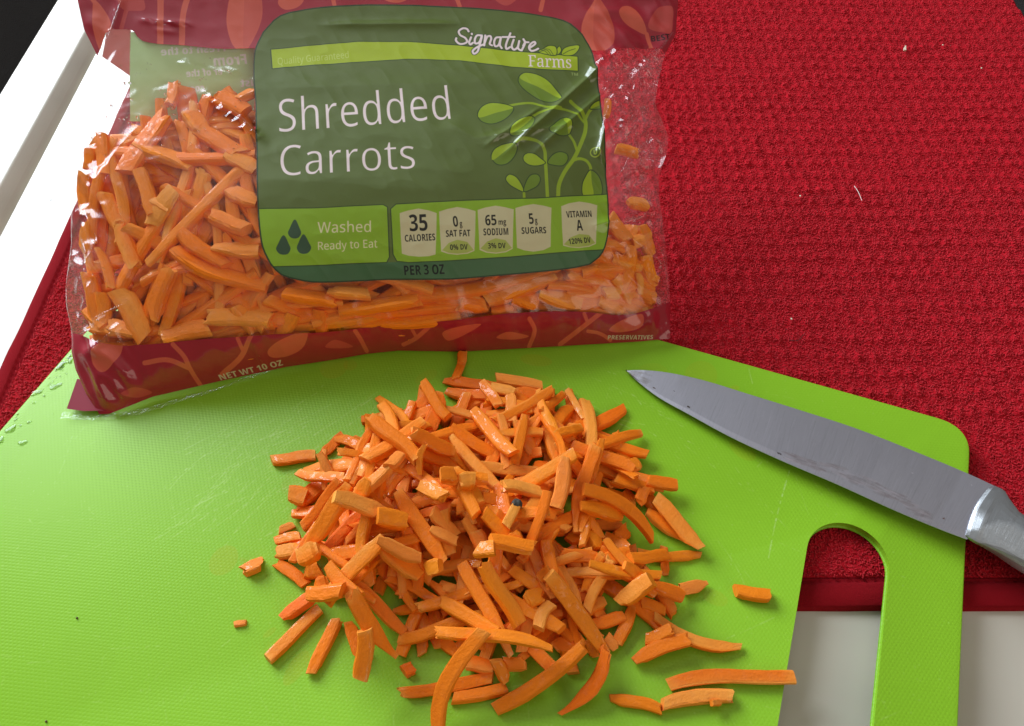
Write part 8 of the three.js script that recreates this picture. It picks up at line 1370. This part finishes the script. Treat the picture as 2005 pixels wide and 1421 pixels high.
deep([69.1, 18.4, -1.2], [95.8, 33.3, -4.2], 6.1, 2.8, 'd');
deep([21.7, 6.3, 0.3], [48.7, 10.9, 0.9], 5, 2.8, 'r');
deep([94.9, 20.1, -0.4], [64.7, 24.3, -5.1], 5.3, 2.8, 'r');
deep([24.2, 58.7, -2.6], [44.4, 67.7, -4.7], 5.3, 2.8, 'o');
deep([30.8, 72.7, -4.2], [55.7, 90.8, -1.6], 4.9, 2.8, 'd');
deep([64, 27.1, -2.9], [74.8, 48, -5.1], 4.9, 2.8, 'd');
deep([104, 13.5, -1.1], [119.6, 17.5, -4.8], 4.8, 2.8, 'o');
deep([49, 67.3, 0.1], [78.1, 69.3, -4.3], 4.7, 2.8, 'o');
deep([58.4, 34.8, -7.4], [57, 55.9, 1], 5.1, 2.8, 'd');
deep([40.8, 55.4, -2.1], [44.1, 74.5, -2], 4.7, 2.8, 'o');
deep([30.5, 43.6, -0], [30.5, 65.8, -3.1], 5.1, 2.8, 'r');
deep([94, 9, -2.5], [85.2, 33.7, -7.6], 4.6, 2.8, 'o');
deep([77.2, 15.3, 2.7], [104.4, 20.2, -4.9], 6.3, 2.8, 'd');
deep([41.7, 29.7, -2.4], [61.4, 53, -6], 4.6, 2.8, 'o');
deep([61.2, 41.3, -5.5], [60.1, 60.6, -7.3], 5.9, 2.8, 'r');
deep([76.6, 22, 1.4], [56, 23.8, -1.7], 4.5, 2.8, 'd');
deep([82.6, 7.2, -0.2], [110.3, 13.6, 2.7], 4.1, 2.8, 'r');
deep([20.1, 49.5, -2.5], [24.5, 66.1, -3.3], 4.2, 2.8, 'o');
deep([124.5, 20.9, 1.1], [140.9, 22.5, 1.8], 5.5, 2.8, 'd');
deep([128.9, 7.2, 1.6], [118.1, 30.6, -3.7], 4, 2.8, 'd');
deep([65.5, 6.2, 0], [42.6, 30.6, -0.4], 5.6, 2.8, 'd');
deep([61.5, 53, -7.7], [65.7, 68.7, -3.1], 5.4, 2.8, 'd');
deep([18.3, 52.6, -2.2], [34.1, 66.8, -4.9], 4.3, 2.8, 'd');
deep([35.1, 36.5, -0.5], [17.7, 57.9, -2.3], 5, 2.8, 'd');
deep([10.3, 41.8, -0.2], [14.9, 67.6, -1.4], 5.5, 2.8, 'r');
deep([41.8, 29, -1.1], [56.4, 42.4, 1.4], 6, 2.8, 'r');
deep([157.9, 25.6, -2.4], [131.5, 34.1, -7.6], 6.1, 2.8, 'd');
deep([100.5, 7.6, -1], [121.1, 27.1, 0.3], 5.4, 2.8, 'r');
deep([115.8, 14.3, -1.7], [115.7, 33, -7.2], 5.8, 2.8, 'o');
deep([51.7, 17.4, 2], [35.2, 42.4, -6.6], 6.5, 2.8, 'o');
deep([37.6, 69.7, -4.9], [19.8, 75.3, -2.2], 5.6, 2.8, 'o');
deep([47, 60.5, 0.9], [53.3, 81.7, -1.1], 6, 2.8, 'o');
deep([53.6, 60.9, -7.2], [42.4, 79.8, -0.4], 5.2, 2.8, 'r');
deep([59.3, 15.6, 2.3], [80.6, 23.2, -4.4], 6.3, 2.8, 'o');
deep([103, 18.1, -2.6], [79.7, 23.7, -2], 5.8, 2.8, 'r');
deep([114.2, 11.8, -0.2], [92.6, 18.4, -7.5], 6.4, 2.8, 'o');
deep([43.5, 59.1, -6.6], [23.7, 69.3, -1.2], 5, 2.8, 'o');
deep([72.7, 23.5, -8.6], [47.5, 32.6, -7.4], 5.2, 2.8, 'd');
deep([113.1, 6.8, 1.7], [104.1, 36.8, -7.6], 6.1, 2.8, 'o');
deep([110.7, 25.9, 0.5], [82, 29.4, -2.4], 6, 2.8, 'r');
deep([122.7, 12.9, 0.7], [141, 23, -5.7], 5.9, 2.8, 'r');
deep([38.9, 10.2, 0.5], [65.1, 28.5, -0.3], 5.9, 2.8, 'r');
deep([169, 25, -0.2], [138.2, 31.5, -4.7], 4.6, 2.8, 'd');
deep([80, 20.3, 0.7], [58.4, 42.7, 2.1], 5.8, 2.8, 'o');
deep([34.7, 39, -1.8], [31.8, 54.8, -3.3], 4.6, 2.8, 'o');
deep([25.4, 58.5, -2.1], [24.4, 80.3, -2.1], 5.3, 2.8, 'd');
deep([41.1, 11.7, 2.3], [10.8, 12.8, -0.3], 4.5, 2.8, 'o');
deep([166.4, 13.4, -1], [162.2, 31.8, -1.6], 4.6, 2.8, 'o');
deep([106.5, 12.3, 0.9], [130.6, 35.8, -5.6], 4.4, 2.8, 'd');
deep([59.8, 18.2, 1.3], [87.8, 33.4, 1.2], 4.5, 2.8, 'o');
deep([82.3, 14.1, -4.8], [99.1, 23.2, -0.7], 5.4, 2.8, 'o');
deep([53.4, 74.3, -4.4], [51, 90.4, -1.8], 6.2, 2.8, 'o');
deep([119.4, 19.9, -6.1], [125.6, 37.7, 2.5], 5.1, 2.8, 'o');
deep([41.8, 52.6, -5.4], [17.1, 70.3, -1.8], 5.9, 2.8, 'd');
deep([37.6, 68, -0.6], [58.2, 82.7, -2.1], 5.7, 2.8, 'd');
deep([19.2, 49.2, -2.4], [36.5, 53.3, 0.2], 4.1, 2.8, 'd');
deep([80.3, 40.5, -5.2], [59.2, 64.8, -5.2], 6.4, 2.8, 'o');
deep([27.6, 69.9, -3.2], [52.6, 86.1, -0.8], 4.7, 2.8, 'd');
deep([122.2, 12, -0.2], [141, 21.7, -2.9], 5.3, 2.8, 'r');
deep([75.8, 12.8, 1.7], [76.7, 44.5, -2.8], 5, 2.8, 'o');
deep([105.1, 15.6, -4.9], [120.5, 26, 1.3], 4.6, 2.8, 'd');
deep([57, 62, 0.3], [36.6, 62.6, 0.7], 6.5, 2.8, 'r');
deep([55.2, 54.3, -3.8], [39, 56.9, -1.7], 6.3, 2.8, 'd');
deep([82.8, 18.2, 2.6], [89.9, 40.2, 0.5], 6.3, 2.8, 'd');
deep([44, 37.9, -2.6], [69.8, 60, -3.5], 6.4, 2.8, 'r');
deep([72.5, 35, -8.2], [48.7, 52.6, -5.6], 5.5, 2.8, 'o');
deep([51, 38.8, -2.2], [37.7, 69.6, -2.5], 4.4, 2.8, 'o');
deep([58.3, 24, 1.5], [72.4, 53.3, 0.7], 4.2, 2.8, 'o');
deep([137, 8.5, 0.9], [112.8, 11.5, 2.1], 6.5, 2.8, 'd');
deep([35.3, 20.6, 1.1], [41.3, 39.7, -5], 4.3, 2.8, 'r');
deep([17.4, 8.6, 0], [26.9, 31.5, -1.2], 4.8, 2.8, 'r');
deep([68.6, 16.1, -0.1], [89.1, 21, -3.3], 6.1, 2.8, 'r');
deep([48.5, 71.4, -1.8], [79.2, 80.4, -3.4], 5.8, 2.8, 'r');
deep([103.6, 8, -0.3], [121, 8.1, -1.1], 5.6, 2.8, 'r');
deep([62.4, 63.6, -2.7], [75.8, 75.8, -4.4], 5.5, 2.8, 'r');
deep([52.3, 12.9, -2.8], [46.7, 36, 0.1], 4.3, 2.8, 'o');
deep([23.1, 70.2, -3.3], [37.4, 79.7, -2.8], 6.1, 2.8, 'o');
deep([20.4, 47.8, -2], [17.2, 67.8, -1.6], 4.9, 2.8, 'd');
deep([38.5, 34, -1.2], [54.6, 54.8, -5.8], 5.2, 2.8, 'o');
deep([70, 21.2, 0.8], [93.7, 29, 1], 4.5, 2.8, 'r');
deep([89.4, 17.4, -0.6], [93.5, 39.6, -5.9], 4.8, 2.8, 'o');
deep([13.7, 41.3, -0.7], [30.4, 65.5, -3.2], 4.2, 2.8, 'r');
deep([72.8, 61.5, -1.8], [53.9, 80.7, -0.4], 4.1, 2.8, 'o');
deep([174.7, 24.3, -0.9], [151.6, 31.2, -0.2], 6.5, 2.8, 'o');
deep([73.7, 57.6, -6.3], [45, 59.1, -7], 4.3, 2.8, 'o');
deep([60, 28.8, 1.9], [38.3, 35.6, 1.9], 5.1, 2.8, 'd');
deep([75.2, 22.1, -8.3], [65, 44.6, -5.3], 6.4, 2.8, 'r');
deep([54.8, 50.9, -0.6], [75.6, 74.6, -5.4], 5.3, 2.8, 'r');
deep([82.7, 16.6, 2.7], [56, 24, -3.2], 6, 2.8, 'o');
deep([149.4, 9.5, -0.9], [140.7, 23.4, -2.5], 4.9, 2.8, 'r');
deep([69.8, 29.6, -4.6], [69.5, 57.3, -5.1], 5.9, 2.8, 'r');
deep([57, 16.7, -3.1], [24.7, 20.6, 0.2], 4.6, 2.8, 'd');
deep([57, 35.4, -8.2], [73.1, 46, -5.9], 5.4, 2.8, 'o');
deep([75.8, 11.5, -1.1], [88.9, 32.7, -7.4], 5, 2.8, 'r');
deep([54.4, 60.8, 0.7], [25.6, 74.2, -1.2], 5.9, 2.8, 'd');
deep([12.4, 20.8, -1.9], [44.1, 32.4, -3.5], 4.4, 2.8, 'o');
deep([79, 67, -2.2], [55.4, 86.5, -1.5], 4.1, 2.8, 'o');
deep([102.6, 7.7, 0.3], [76.4, 12.8, -2.8], 5.2, 2.8, 'd');
deep([20, 72.3, -1.4], [43.9, 79.4, -4], 5.1, 2.8, 'o');
deep([61.9, 29.9, -4.2], [70.6, 43.3, -8.4], 4.7, 2.8, 'r');
deep([23.5, 14.3, 0.4], [19.5, 39.4, -3.3], 4.3, 2.8, 'o');
deep([14.4, 18, -1.4], [32.6, 28.8, 1], 5.8, 2.8, 'o');
deep([69.5, 59.5, -2.5], [68.8, 84.6, -1.8], 6.5, 2.8, 'r');
deep([47.7, 60.2, -4.6], [63, 71.6, -4.6], 4.6, 2.8, 'o');
deep([21.3, 55.3, -1.2], [28.7, 76.1, -1.7], 4.9, 2.8, 'r');
deep([140.9, 15, 1.9], [144.5, 32.1, -2.3], 4.8, 2.8, 'o');
deep([122.1, 6.1, 1.3], [134.5, 24.4, -7.4], 5.2, 2.8, 'o');
deep([28.8, 22.2, -5], [34.2, 38.3, -1.6], 6.2, 2.8, 'o');
deep([149.3, 11.4, -0.2], [129.3, 25.7, -3.8], 5.4, 2.8, 'r');
deep([70.6, 20.5, -3.2], [68, 41.2, -6.2], 4.4, 2.8, 'o');
deep([94.2, 15.2, -3.3], [115.8, 29.4, -0.5], 6.3, 2.8, 'o');
deep([53.9, 19.7, -4], [29.3, 28.2, -3.3], 4.1, 2.8, 'o');
deep([112.7, 6.9, 0.7], [96.2, 27.6, -0.2], 4.9, 2.8, 'r');
deep([27.2, 10, 0], [43.9, 26, -1.3], 4.4, 2.8, 'o');
deep([115.2, 9, 1.6], [127.3, 24.7, 2.3], 5.2, 2.8, 'r');
deep([30.7, 31.4, -3.6], [9.7, 36.5, -1.1], 4.1, 2.8, 'o');
deep([22.6, 49.6, 0.1], [13.4, 63.9, -1], 4.6, 2.8, 'r');
deep([26.3, 31.5, -4.6], [35.1, 49.9, -2.3], 5.6, 2.8, 'o');
deep([33.9, 11.8, -1.9], [8.5, 29, -0.9], 5.8, 2.8, 'd');
deep([32.1, 69.5, -0.8], [62.5, 69.7, 0.1], 5.5, 2.8, 'o');
deep([18.6, 58.8, -1.8], [48.4, 69.6, -5.5], 4.9, 2.8, 'o');
deep([139.5, 16.5, -3.5], [118.2, 21.2, -7.8], 4.2, 2.8, 'r');
deep([82.5, 36.5, -5.2], [56.3, 50, -5.9], 5.5, 2.8, 'd');
deep([134.9, 16.6, -4.8], [158.5, 24.2, 0.4], 6.4, 2.8, 'o');
deep([157.7, 6.4, 0.7], [135.1, 26, -3.9], 6.3, 2.8, 'r');
deep([87.7, 15, -5.5], [112.7, 27.8, -3], 4, 2.8, 'r');
deep([48.9, 18.5, -1.5], [30.9, 23, -5.9], 6.1, 2.8, 'o');
deep([76.3, 69.1, -1.6], [44.8, 70.9, -2.1], 5.8, 2.8, 'r');
deep([28.9, 55.8, -3.9], [60.9, 66.6, -3.2], 5.2, 2.8, 'd');
deep([89.4, 18.8, -6.8], [94.8, 39.6, -3.7], 5, 2.8, 'o');
deep([8.1, 26.4, -0.5], [20.3, 56.2, -3.3], 4.4, 2.8, 'd');
deep([42.5, 29.1, -5.2], [52.4, 43.8, -7.4], 4.6, 2.8, 'r');
deep([149.8, 10.9, 1.3], [128.7, 22, -3.2], 5, 2.8, 'o');
deep([132.8, 20.3, -4.3], [137.1, 39.7, -3.6], 5, 2.8, 'o');
deep([102.9, 20.7, -7.6], [103.6, 39.5, -8.6], 6.5, 2.8, 'r');
deep([142.9, 15.2, 1.8], [124.9, 15.6, 2.2], 4.1, 2.8, 'r');
deep([63.6, 28, -2.6], [55.5, 46.6, -5.4], 4, 2.8, 'd');
deep([58.6, 45.2, -7.4], [81.1, 46.1, -6.7], 5.4, 2.8, 'd');
deep([119.6, 11.1, -3.2], [102.6, 24.1, -3.6], 5.4, 2.8, 'r');
deep([143.2, 28.2, -6.2], [110, 32.5, -4.4], 5.9, 2.8, 'o');
deep([13.7, 30.6, -1.4], [46.6, 33, -2.7], 5.6, 2.8, 'd');
deep([56.5, 25.1, -3.9], [40.9, 50.4, -0.2], 5.5, 2.8, 'd');
deep([87.4, 14.8, -0.7], [57.4, 27.8, -6], 6, 2.8, 'o');
deep([119.6, 8.7, -0.6], [124.8, 35, -5.1], 5.4, 2.8, 'r');
deep([55, 63.8, -2.9], [70.6, 70.8, -6.7], 5, 2.8, 'r');
deep([51.4, 43.3, -3.4], [33.2, 60.2, -1.4], 5.4, 2.8, 'o');
deep([102.4, 11.3, -0], [72, 16.8, -1.1], 4.7, 2.8, 'r');
deep([100.5, 7.6, -1.5], [100.6, 24.1, -6.2], 4.1, 2.8, 'r');
deep([130.7, 20.9, -4.8], [100.2, 34.2, -1.3], 5.3, 2.8, 'o');
deep([44.9, 29.4, 0.5], [29, 44.4, -5.2], 4.8, 2.8, 'o');
deep([91.3, 16.6, -0.6], [102.6, 34.1, 2.1], 5.9, 2.8, 'r');
deep([134.2, 28.7, -1.1], [165.4, 31, -4.1], 4, 2.8, 'd');
deep([62.6, 15.5, -5.4], [79.7, 21.8, 0.3], 5.5, 2.8, 'd');
deep([58.2, 17.9, -0.8], [83.8, 18.3, -2], 4.5, 2.8, 'o');
deep([26, 50.1, -1.6], [15.7, 67.8, -2], 6.4, 2.8, 'o');
const stuff = (name, geos, label, category) => { const m = part(name, mergeGeometries(geos), flesh, scene); tag(m, label, category); m.userData.kind = 'stuff'; };
stuff('carrot_bits', bitGeos, 'small carrot offcuts filling the gaps of the chopped pile', 'carrot bits');
stuff('carrot_mass', deepGeos, 'packed mass of carrot shreds deep inside the clear bag', 'carrot shreds');

renderer.render(scene, camera);
